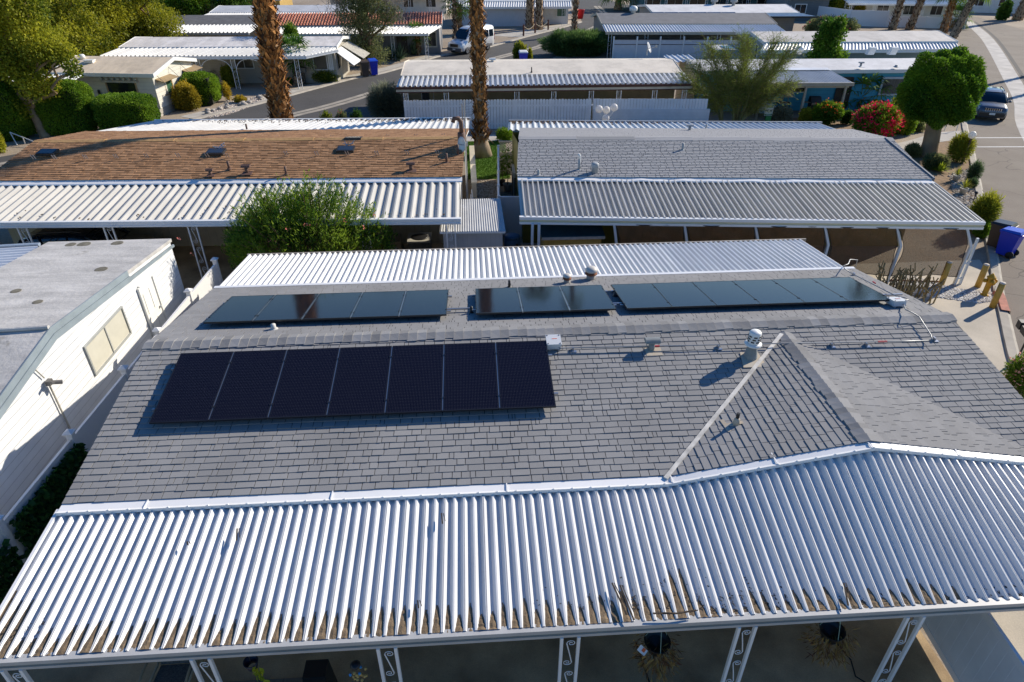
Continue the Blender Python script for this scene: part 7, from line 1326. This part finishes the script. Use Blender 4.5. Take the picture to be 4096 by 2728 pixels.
for i in range(5):
    a, b = knee(sx[i]), knee(sx[i+1]); n, m_ = 16, 12; G2 = []
    for r_ in range(m_+1):
        v = r_/m_; z = 2.27-1.93*v; row = []
        for c_i in range(n+1):
            u_ = c_i/n; f = lambda K: lerp(K[0], K[1], (2.3-z)/.75) if z > 1.55 else lerp(K[1], K[2], (1.55-z)/1.55)
            p, q = f(a), f(b); e = p+(q-p)*(u_*.97+.015); sagx = .10*math.sin(v*3.14)*(1-2*u_)*(abs(2*u_-1)**3); e = Vector((e.x+sagx, e.y-.03+.05*math.sin(u_*9+v*4+i)*math.sin(u_*3.14)*.8+.03*math.sin((u_-v)*14), z+.05*math.sin(u_*3.14)*(v if v > .9 else 0))); row.append(e)
        G2.append(row)
    t = thing('mesh_screen', f"brown shade mesh hung under the pale grey house gutter, {['leftmost', 'second from the left', 'middle', 'second from the right', 'rightmost'][i]} of five", 'shade screen', lerp(a[2], b[2], .5), group='brown shade mesh screens'); mb = MB(); mb.smooth = True
    for r_ in range(m_): mb.strip(G2[r_+1], G2[r_])
    mb.build('mesh', mesh_m, t); mb = MB(); mb.tube(G2[0], .014, 5); mb.tube(G2[-1], .014, 5); mb.tube([r_[0] for r_ in G2], .012, 5); mb.tube([r_[-1] for r_ in G2], .012, 5); mb.build('hem', hem, t)
# scalloped edging, red kerb
a, b = at(2040, 646), at(2158, 650); mb = MB(); mb.smooth = True; n = 26; mb2 = [mb.ball(lerp(a, b, i/n)+Vector((0, 0, .03)), .055, 8, (1, .5, .9)) for i in range(n+1)]; tag(mb.build('edging', M('edging_red', (.22, .06, .035), .8, .2, 5)), 'row of red scalloped edging along the white gravel', 'edging')
kp = smooth([at(2297.5, 677), at(2305, 690), at(2311, 710), at(2315, 722)], 3); mb = MB(); rows = [[], [], [], []]
for i, p in enumerate(kp):
    d = (kp[min(i+1, len(kp)-1)]-kp[max(i-1, 0)]).normalized(); n_ = Vector((-d.y, d.x, 0))*-1
    for r_, (o, z) in zip(rows, ((-.24, .02), (-.2, .13), (.05, .13), (.1, .01))): r_.append(p-n_*o+Vector((0, 0, z)))
for a, b in zip(rows, rows[1:]): mb.strip(a, b)
structure(mb.build('red_kerb', M('kerb_red', (.42, .16, .11), .85, .25, 5, .2, 30)))
mb = MB()
for y0 in (317, 338): a, b = at(2241, y0), at(2420, y0-.5); d = Vector((0, .07, 0)); mb.face([a-d+Vector((0, 0, .010)), b-d+Vector((0, 0, .010)), b+d+Vector((0, 0, .010)), a+d+Vector((0, 0, .010))])
structure(mb.build('road_marking', M('road_white', (.72, .71, .68), .8, .12, 8)))
# ================================================================== under the near carport
def basket(p, label, s, tagit=False):
    t = thing('hanging_basket', label, 'hanging basket', p, group='hanging baskets under the near carport'); mb = MB(); mb.smooth = True; mb.lathe(p, [(.13*s, -.2), (.20*s, 0), (.21*s, .02), (.18*s, .0), (.12*s, -.12)], 18, cap=False); mb.lathe(p, [(.001, -.14), (.16*s, -.05)], 16, cap=False); mb.build('pot', black, t); mb = MB(); [mb.tube([p+Vector((math.cos(a)*.2*s, math.sin(a)*.2*s, 0)), p+Vector((0, 0, .62))], .005, 4) for a in (.5, 2.6, 4.7)]; mb.build('cord', M('cord_green', (.25, .38, .32), .6, 0), t)
    P = []; D_ = []
    for i in range(420):
        a = random.gauss(4.7, 1.15); q = random.uniform(.12, .36)*s; P.append((p.x+math.cos(a)*q, p.y+math.sin(a)*q, p.z-random.uniform(-.05, .42)*s)); D_.append((math.cos(a), math.sin(a), -1.0))
    np_mesh('dry_stems', leafcloud(np.array(P), np.array(D_), .14, .022, .6), 4, attr_mat('dry_plant', (.09, .035, .02), (.34, .22, .06), .9, 0, 1, 0), t, rng.random(len(P)))['kind'] = 'stuff'
    if tagit:
        mb = MB(); q = p+Vector((-.27*s, -.14, .02)); T = Matrix.Rotation(.5, 3, 'X') @ Matrix.Rotation(.6, 3, 'Y'); mb.box(q, (.14, .10, .004), -.9, T); tg = mb.build('plant_tag', white_paint, t); mb = MB(); mb.box(q+Vector((.02, -.002, .006)), (.05, .06, .004), -.9, T); mb.build('tag_print', M('tag_orange', (.70, .12, .02), .6, 0), tg)
basket(Vector((2.62, 5.95, 1.62)), 'black hanging basket of dry brown plants with a white tag, near the middle posts', 1.0, True)
basket(Vector((5.42, 5.95, 1.65)), 'black hanging basket of dry reddish plants near the right post', .95)
p = Vector((-3.53, 5.85, 1.9)); t = thing('hanging_basket', 'small dark pot with trailing bright leaves left of the hose', 'hanging basket', p, group='hanging baskets under the near carport'); mb = MB(); mb.smooth = True; mb.lathe(p, [(.07, -.16), (.11, 0), (.10, 0), (.06, -.1)], 14, cap=False); mb.build('pot', M('pot_navy', (.01, .012, .03), .4, 0), t); P = np.array([(p.x+.1+.05*math.sin(i*.35)+random.gauss(0, .02), p.y-.08, p.z-.02-i*.017) for i in range(40)]); np_mesh('leaves', leafcloud(P, rng.normal(0, .6, (40, 3))+np.array([.2, -.5, 0]), .11, .07, .4), 4, leaf_m('leaf_lime', (.12, .17, .01), (.42, .45, .04)), t, rng.random(40)); mb = MB(); mb.tube([p+Vector((0, 0, .5)), p], .006, 4); mb.build('cord', dark_metal, t)
p = Vector((-2.85, 6.25, 0)); t = thing('hose_stand', 'dark hose stand with big loops of green garden hose', 'hose', p); mb = MB(); mb.hexa([p+Vector(q) for q in ((-.2, -.2, 0), (.25, -.2, 0), (.25, .25, 0), (-.2, .25, 0))], [p+Vector(q) for q in ((-.16, -.1, .9), (.2, -.1, .9), (.2, .2, .9), (-.16, .2, .9))]); mb.build('stand', black, t); mb = MB(); mb.smooth = True
for k in range(7): r0 = .34+.03*k; mb.tube([p+Vector((.05+math.cos(a)*r0, -.22-.03*k, .62+math.sin(a)*(.22+.035*k)-.02*k)) for a in np.linspace(0, 6.28, 26)], .016, 6, False)
mb.build('hose', M('hose_green', (.01, .14, .08), .4, .1), t)
p = Vector((-5.35, 6.6, 0)); t = thing('patio_chair', 'woven patio chair with beige tube frame under the near carport', 'chair', p); tube_b = M('tube_beige', (.30, .26, .17), .5, .1); wov = M('woven_grey', (.10, .10, .09), .9, .5, 40)
mb = MB(); mb.slab([p+Vector(q) for q in ((-.28, -.3, .42), (.28, -.3, .42), (.28, .25, .38), (-.28, .25, .38))], .03); mb.build('seat', wov, t); mb = MB(); mb.slab([p+Vector(q) for q in ((-.28, .25, .40), (.28, .25, .40), (.30, .62, .98), (-.30, .62, .98))], .03); mb.build('backrest', wov, t); mb = MB(); mb.smooth = True
for s in (-1, 1): mb.tube([p+Vector((s*.34, .62, .98)), p+Vector((s*.32, .25, .42)), p+Vector((s*.33, -.32, .44))], .022, 7); mb.tube([p+Vector((s*.36, .45, .68)), p+Vector((s*.38, -.1, .68)), p+Vector((s*.37, -.38, .60)), p+Vector((s*.35, -.42, .45))], .022, 7)
mb.build('frame', tube_b, t)
for s in (-1, 1):
    for y in (-.36, .4): mb = MB(); mb.tube([p+Vector((s*.33, y*.8, .44)), p+Vector((s*.36, y, 0))], .02, 7); mb.build('leg', tube_b, t)
p = Vector((-1.95, 5.62, 1.95)); t = thing('shell_chime', 'hanging shell chime of yellow and blue pieces under the near gutter', 'wind chime', p); mb = MB(); mb.smooth = True; mb.ball(p+Vector((0, 0, .06)), .08, 10, (1, 1, .5)); mb.build('top', black, t)
for i in range(16): mb = MB(); mb.ball(p+Vector((random.uniform(-.11, .11), random.uniform(-.08, .08), -.05-.022*i)), .024, 6); mb.build('shell', M('shell_blue', (.05, .25, .5), .5, 0) if i in (1, 3, 4) else M('shell_yellow', (.5, .36, .12), .5, 0), t)
mb = MB(); mb.box((-5.0, 5.4, .012), (3.9, 2.6, .01)); structure(mb.build('paving', siding('paver_grey', (.16, .14, .11), .45, 0, .5)))
mb = MB(); mb.box((-6.55, 4.9, .018), (1.5, 3.4, .01)); structure(mb.build('gravel_bed', M('tan_gravel', (.42, .33, .22)), )); mb = MB(); mb.hexa([(-5.75, 4.3, .02), (-5.45, 4.3, .02), (-5.5, 6.2, .02), (-5.75, 6.2, .02)], [(-5.75, 4.3, .03), (-5.45, 4.3, .03), (-5.5, 6.2, .03), (-5.75, 6.2, .03)]); structure(mb.build('dark_strip', M('strip_navy', (.02, .03, .05), .8, .1)))
stain = M('oil_stain', (.035, .028, .02), .7, .4, 3)
mb = MB()
for (x, y, rx, ry, sd_) in ((-.35, 5.1, .10, .5, 1), (.02, 5.2, .16, .42, 2), (.5, 5.0, .07, .45, 3), (2.5, 5.2, .18, .35, 4), (5.9, 5.2, .5, .25, 5), (4.7, 5.0, .35, .16, 6), (6.6, 5.3, .18, .6, 7), (7.2, 4.8, .5, .25, 8), (-2.2, 5.2, .16, .14, 9)):
    pts = [(x+math.cos(a)*rx*(1+.35*math.sin(a*3+sd_)+.2*math.sin(a*7+sd_*2)), y+math.sin(a)*ry*(1+.3*math.sin(a*2+sd_)), .0115) for a in np.linspace(0, 6.283, 30)[:-1]]; mb.face(pts)
structure(mb.build('oil_stain', stain), 'structure')
mb = MB(); pts = [(6.28, 6.9), (6.42, 6.4), (6.35, 6.1), (6.75, 5.7), (7.0, 5.3), (7.25, 4.6)]; mb.strip([Vector((x-.015, y, .0125)) for x, y in pts], [Vector((x+.015, y+.01, .0125)) for x, y in pts]); pts = [(.42, 5.5), (.40, 5.1), (.46, 4.8), (.41, 4.4)]; mb.strip([Vector((x-.006, y, .0125)) for x, y in pts], [Vector((x+.006, y, .0125)) for x, y in pts]); mb.face([(2.66, 7, .0125), (2.69, 7, .0125), (2.95, 4, .0125), (2.92, 4, .0125)]); structure(mb.build('floor_crack', M('crack_dark', (.02, .018, .015), .9, 0)))
t = thing('vinyl_fence', 'white vinyl privacy fence beside the near carport at the bottom right', 'fence', (7.9, 5, 0)); mb = MB(); mb.bar((8.02, 6.95, .98), (7.72, 2.5, .98), .04, 1.45); pnl = mb.build('panel', siding('vinyl_board', (.70, .71, .73), .2, 1, 1.22, .5, .04), t); mb = MB(); [mb.bar((8.02, 6.95, z), (7.72, 2.5, z), .055, .14) for z in (.2, 1.74)]; mb.build('rail', vinyl, t); mb = MB(); mb.box((8.03, 7.02, .95), (.13, .13, 1.95)); mb.build('post', vinyl, t); mb = MB(); mb.box((7.95, 7.12, 1.15), (.05, .12, .2)); mb.build('latch', black, t)
bp_ = [(8.4, 4.45), (9.6, 4.6), (9.6, 2), (8.2, 2)]; stones('river_pebbles', bp_, 420, .04, .09, attr_mat('river_stone', (.22, .10, .03), (.62, .42, .24), .6, 0, big=0), .012, label='orange-brown river pebbles outside the bottom right fence', cat='pebbles')
# ================================================================== left gravel rocks, bistro set, bench things, far bits
for i in range(26):
    v = random.choice(((575, 238), (590, 235), (545, 242), (505, 252), (520, 246), (560, 240), (530, 235), (600, 226), (485, 258))); p = at(v[0]+random.uniform(-9, 9), v[1]+random.uniform(-4, 4)); mb = MB(); mb.smooth = True; s = random.uniform(.12, .3); mb.ball(p+Vector((0, 0, s*.35)), s, 8, (1, random.uniform(.7, 1), .6)); tag(mb.build('garden_rock', M('rock_grey', (.40, .36, .31), .9, .3, 4, .5, 10)), 'grey garden rock on the pale gravel by the left kerb', 'rock', 'garden rocks by the left kerb')
stones('pale_gravel', [tuple(at(*q)[:2]) for q in ((470, 265), (520, 235), (590, 222), (600, 236), (530, 262), (480, 272))], 1400, .03, .09, attr_mat('pale_stone', (.34, .27, .21), (.66, .58, .50), .9, 0, big=0), .004, label='pinkish gravel slope by the cream house kerb', cat='gravel')
p = at(560, 184); t = thing('bistro_table', 'dark round bistro table on the shaded patio', 'table', p); mb = MB(); mb.lathe(p+Vector((0, 0, .72)), [(.36, 0), (.36, .03), (.3, .035)], 16); mb.build('tabletop', dark_metal, t); [(lambda m3: (m3.tube([p+Vector((math.cos(a)*.3, math.sin(a)*.3, 0)), p+Vector((-math.cos(a)*.22, -math.sin(a)*.22, .72))], .018, 5), m3.build('leg', dark_metal, t)))(MB()) for a in (.4, 1.9, 3.5, 5.1)]
p = at(548, 178); t = thing('patio_chair', 'dark folding chair beside the bistro table', 'chair', p); mb = MB(); mb.box(p+Vector((0, 0, .46)), (.44, .42, .03)); mb.build('seat', dark_metal, t); mb = MB(); mb.box(p+Vector((0, .2, .74)), (.44, .03, .42)); mb.build('backrest', dark_metal, t)
for s in (-1, 1):
    for a, b in ((-.2, .2), (.2, -.2)): mb = MB(); mb.tube([p+Vector((s*.2, a, 0)), p+Vector((s*.2, b, .46 if b < 0 else .95))], .014, 5); mb.build('leg', dark_metal, t)
p = at(703, 193); t = thing('mailbox', 'dark mailbox on a post by the small fan palm', 'mailbox', p); mb = MB(); mb.bar(p, p+Vector((0, 0, 1.0)), .08); mb.build('post', dark_metal, t); mb = MB(); mb.box(p+Vector((0, 0, 1.15)), (.4, .55, .35)); mb.build('box', M('mailbox_grey', (.12, .13, .14), .5, .1), t)
for i, v in enumerate(((1203.5, 83), (1230, 76), (1260, 70))):
    p = at(*v); t = thing('rope_post', f"rusty brown post carrying a rope by the twin palms, {['left', 'middle', 'right'][i]} of three", 'post', p, group='rope posts by the twin palms'); mb = MB(); mb.lathe(p, [(.11, 0), (.11, 1.25), (.05, 1.3)], 8); mb.build('pole', M('post_rust', (.13, .05, .03), .9, .2), t)
mb = MB(); Q = [at(*v)+Vector((0, 0, 1.15)) for v in ((1203.5, 83), (1230, 76), (1260, 70))]; [mb.tube([lerp(a, b, k/8)-Vector((0, 0, .5*math.sin(k/8*math.pi))) for k in range(9)], .04, 5) for a, b in zip(Q, Q[1:])]; tag(mb.build('rope', M('rope_beige', (.4, .34, .25), .9, .1)), 'sagging rope between the rusty posts by the twin palms', 'rope')
p = at(1334, 43); t = thing('planter', 'big red tapered planter standing on the far corner', 'planter', p); mb = MB(); mb.smooth = True; mb.lathe(p, [(.38, 0), (.58, 1.2), (.62, 1.25), (.52, 1.25), (.5, 1.1)], 18); mb.build('pot', M('planter_red', (.62, .015, .02), .4, .05), t)
p = at(1112, 92); t = thing('mailbox', 'dark box on a thin post near the white van', 'mailbox', p); mb = MB(); mb.tube([p, p+Vector((0, 0, 1.2))], .05, 6); mb.build('post', dark_metal, t); mb = MB(); mb.box(p+Vector((0, 0, 1.3)), (.9, .4, .2)); mb.build('box', dark_metal, t)
spikes('grey-green agave in a stone ring near the white van', 1083, 89, 1.1, 40, leaf_m('leaf_agave', (.04, .075, .045), (.15, .21, .12)), .08)
for i in range(22): a = i*.29; q = at(1083+math.cos(a)*26, 91.5+math.sin(a)*3.0); mb = MB(); mb.smooth = True; mb.ball(q+Vector((0, 0, .12)), random.uniform(.16, .26), 7, (1, 1, .7)); tag(mb.build('garden_rock', M('rock_grey', (.40, .36, .31))), 'grey stone of the ring round the agave near the van', 'rock', 'stone ring near the van')
p = at(2012, 232); q = Vector((24.35, 46.55, 0)); t = thing('barbecue', 'dark gas barbecue with side shelves on the blue patio', 'barbecue', q); mb = MB(); mb.box(q+Vector((0, 0, .45)), (.7, .5, .7)); mb.build('cart', black, t); mb = MB(); mb.hexa([q+Vector(v) for v in ((-.38, -.28, .82), (.38, -.28, .82), (.38, .28, .82), (-.38, .28, .82))], [q+Vector(v) for v in ((-.36, -.08, 1.18), (.36, -.08, 1.18), (.36, .26, 1.18), (-.36, .26, 1.18))]); mb.build('hood', dark_metal, t); mb = MB(); [mb.box(q+Vector((s*.58, 0, .82)), (.38, .4, .04)) for s in (-1, 1)]; mb.box(q+Vector((0, -.27, .74)), (.66, .03, .14)); mb.build('shelf', M('steel_dim', (.25, .26, .27), .35, .1, metal=.6), t)
q = Vector((20.6, 46.2, 0)); t = thing('patio_table', 'table under a pale blue cloth on the blue patio', 'table', q); mb = MB(); mb.hexa([q+Vector(v) for v in ((-.75, -.5, .3), (.75, -.5, .3), (.75, .5, .3), (-.75, .5, .3))], [q+Vector(v) for v in ((-.65, -.42, .74), (.65, -.42, .74), (.65, .42, .74), (-.65, .42, .74))]); mb.build('cloth', M('cloth_pale_blue', (.40, .55, .62), .9, .15, 3), t); [(lambda m3: (m3.bar(q+Vector((sx_*.55, sy*.35, 0)), q+Vector((sx_*.55, sy*.35, .4)), .05), m3.build('leg', white_paint, t)))(MB()) for sx_ in (-1, 1) for sy in (-1, 1)]
q = Vector((22.1, 46.6, 0)); t = thing('plant_stand', 'dark metal stand with lamp shade and dry plant on the blue patio', 'stand', q); mb = MB(); [mb.box(q+Vector((0, 0, z)), (.9, .4, .04)) for z in (.3, .8)]; [mb.bar(q+Vector((x, y, 0)), q+Vector((x, y, .8)), .04) for x in (-.42, .42) for y in (-.17, .17)]; mb.build('frame', dark_metal, t); mb = MB(); mb.lathe(q+Vector((.3, 0, 1.2)), [(.3, 0), (.22, .45)], 14); mb.build('lamp_shade', M('shade_beige', (.42, .36, .28), .8, .05), t); mb = MB(); mb.tube([q+Vector((.3, 0, .8)), q+Vector((.3, 0, 1.2))], .02, 5); [limb(mb, q+Vector((-.2, 0, .8)), q+Vector((-.2+random.uniform(-.25, .25), 0, random.uniform(1.4, 2.0))), .03, .008, .3, 4, 4) for _ in range(6)]; mb.build('dry_plant', M('bare_twig', (.33, .27, .22)), t)
for p, lab, sc_ in ((at(1487, 127, 3.25), 'grey satellite dish at the right end of the bone coated roof', .95), (Vector((24.9, 62.0, 0)), 'blue-lit satellite dish on a pole beside the grey-blue gable house', .9)):
    t = thing('satellite_dish', lab, 'satellite dish', p); h = .45 if p.z > 1 else 2.5; mb = MB(); mb.tube([p, p+Vector((0, 0, h))], .035, 6); mb.tube([p+Vector((0, 0, h)), p+Vector((.6, -.1, h+.15))], .025, 5); mb.box(p+Vector((.62, -.1, h+.17)), (.12, .12, .16)); mb.build('pole', grey_metal, t); mb = MB(); mb.smooth = True; mb.lathe(p+Vector((.02, 0, h+.05)), [(.01, 0), (.25*sc_, .03), (.42*sc_, .1), (.42*sc_, .115), (.25*sc_, .045), (.01, .02)], 18, (.75, -.35, .35), cap=False); mb.build('dish', M('dish_grey', (.34, .36, .40), .5, .1), t)
ribbed(hm, 'carport_roof', (14.9, 50.6, 2.9), (17.0, 50.6, 2.9), (14.9, 53.0, 3.0), (17.0, 53.0, 3.0), .42, .08, pan_g)
for l_, r_, y in ((1015, 1155, 90.5),): 
    mb = MB(); pts = [at(x, yy) for x, yy in ((1125, 82), (1200, 86), (1290, 66), (1310, 52), (1250, 62), (1150, 78))]; mb.face([Vector((q.x, q.y, .009)) for q in pts]); structure(mb.build('pale_drive', conc_l))
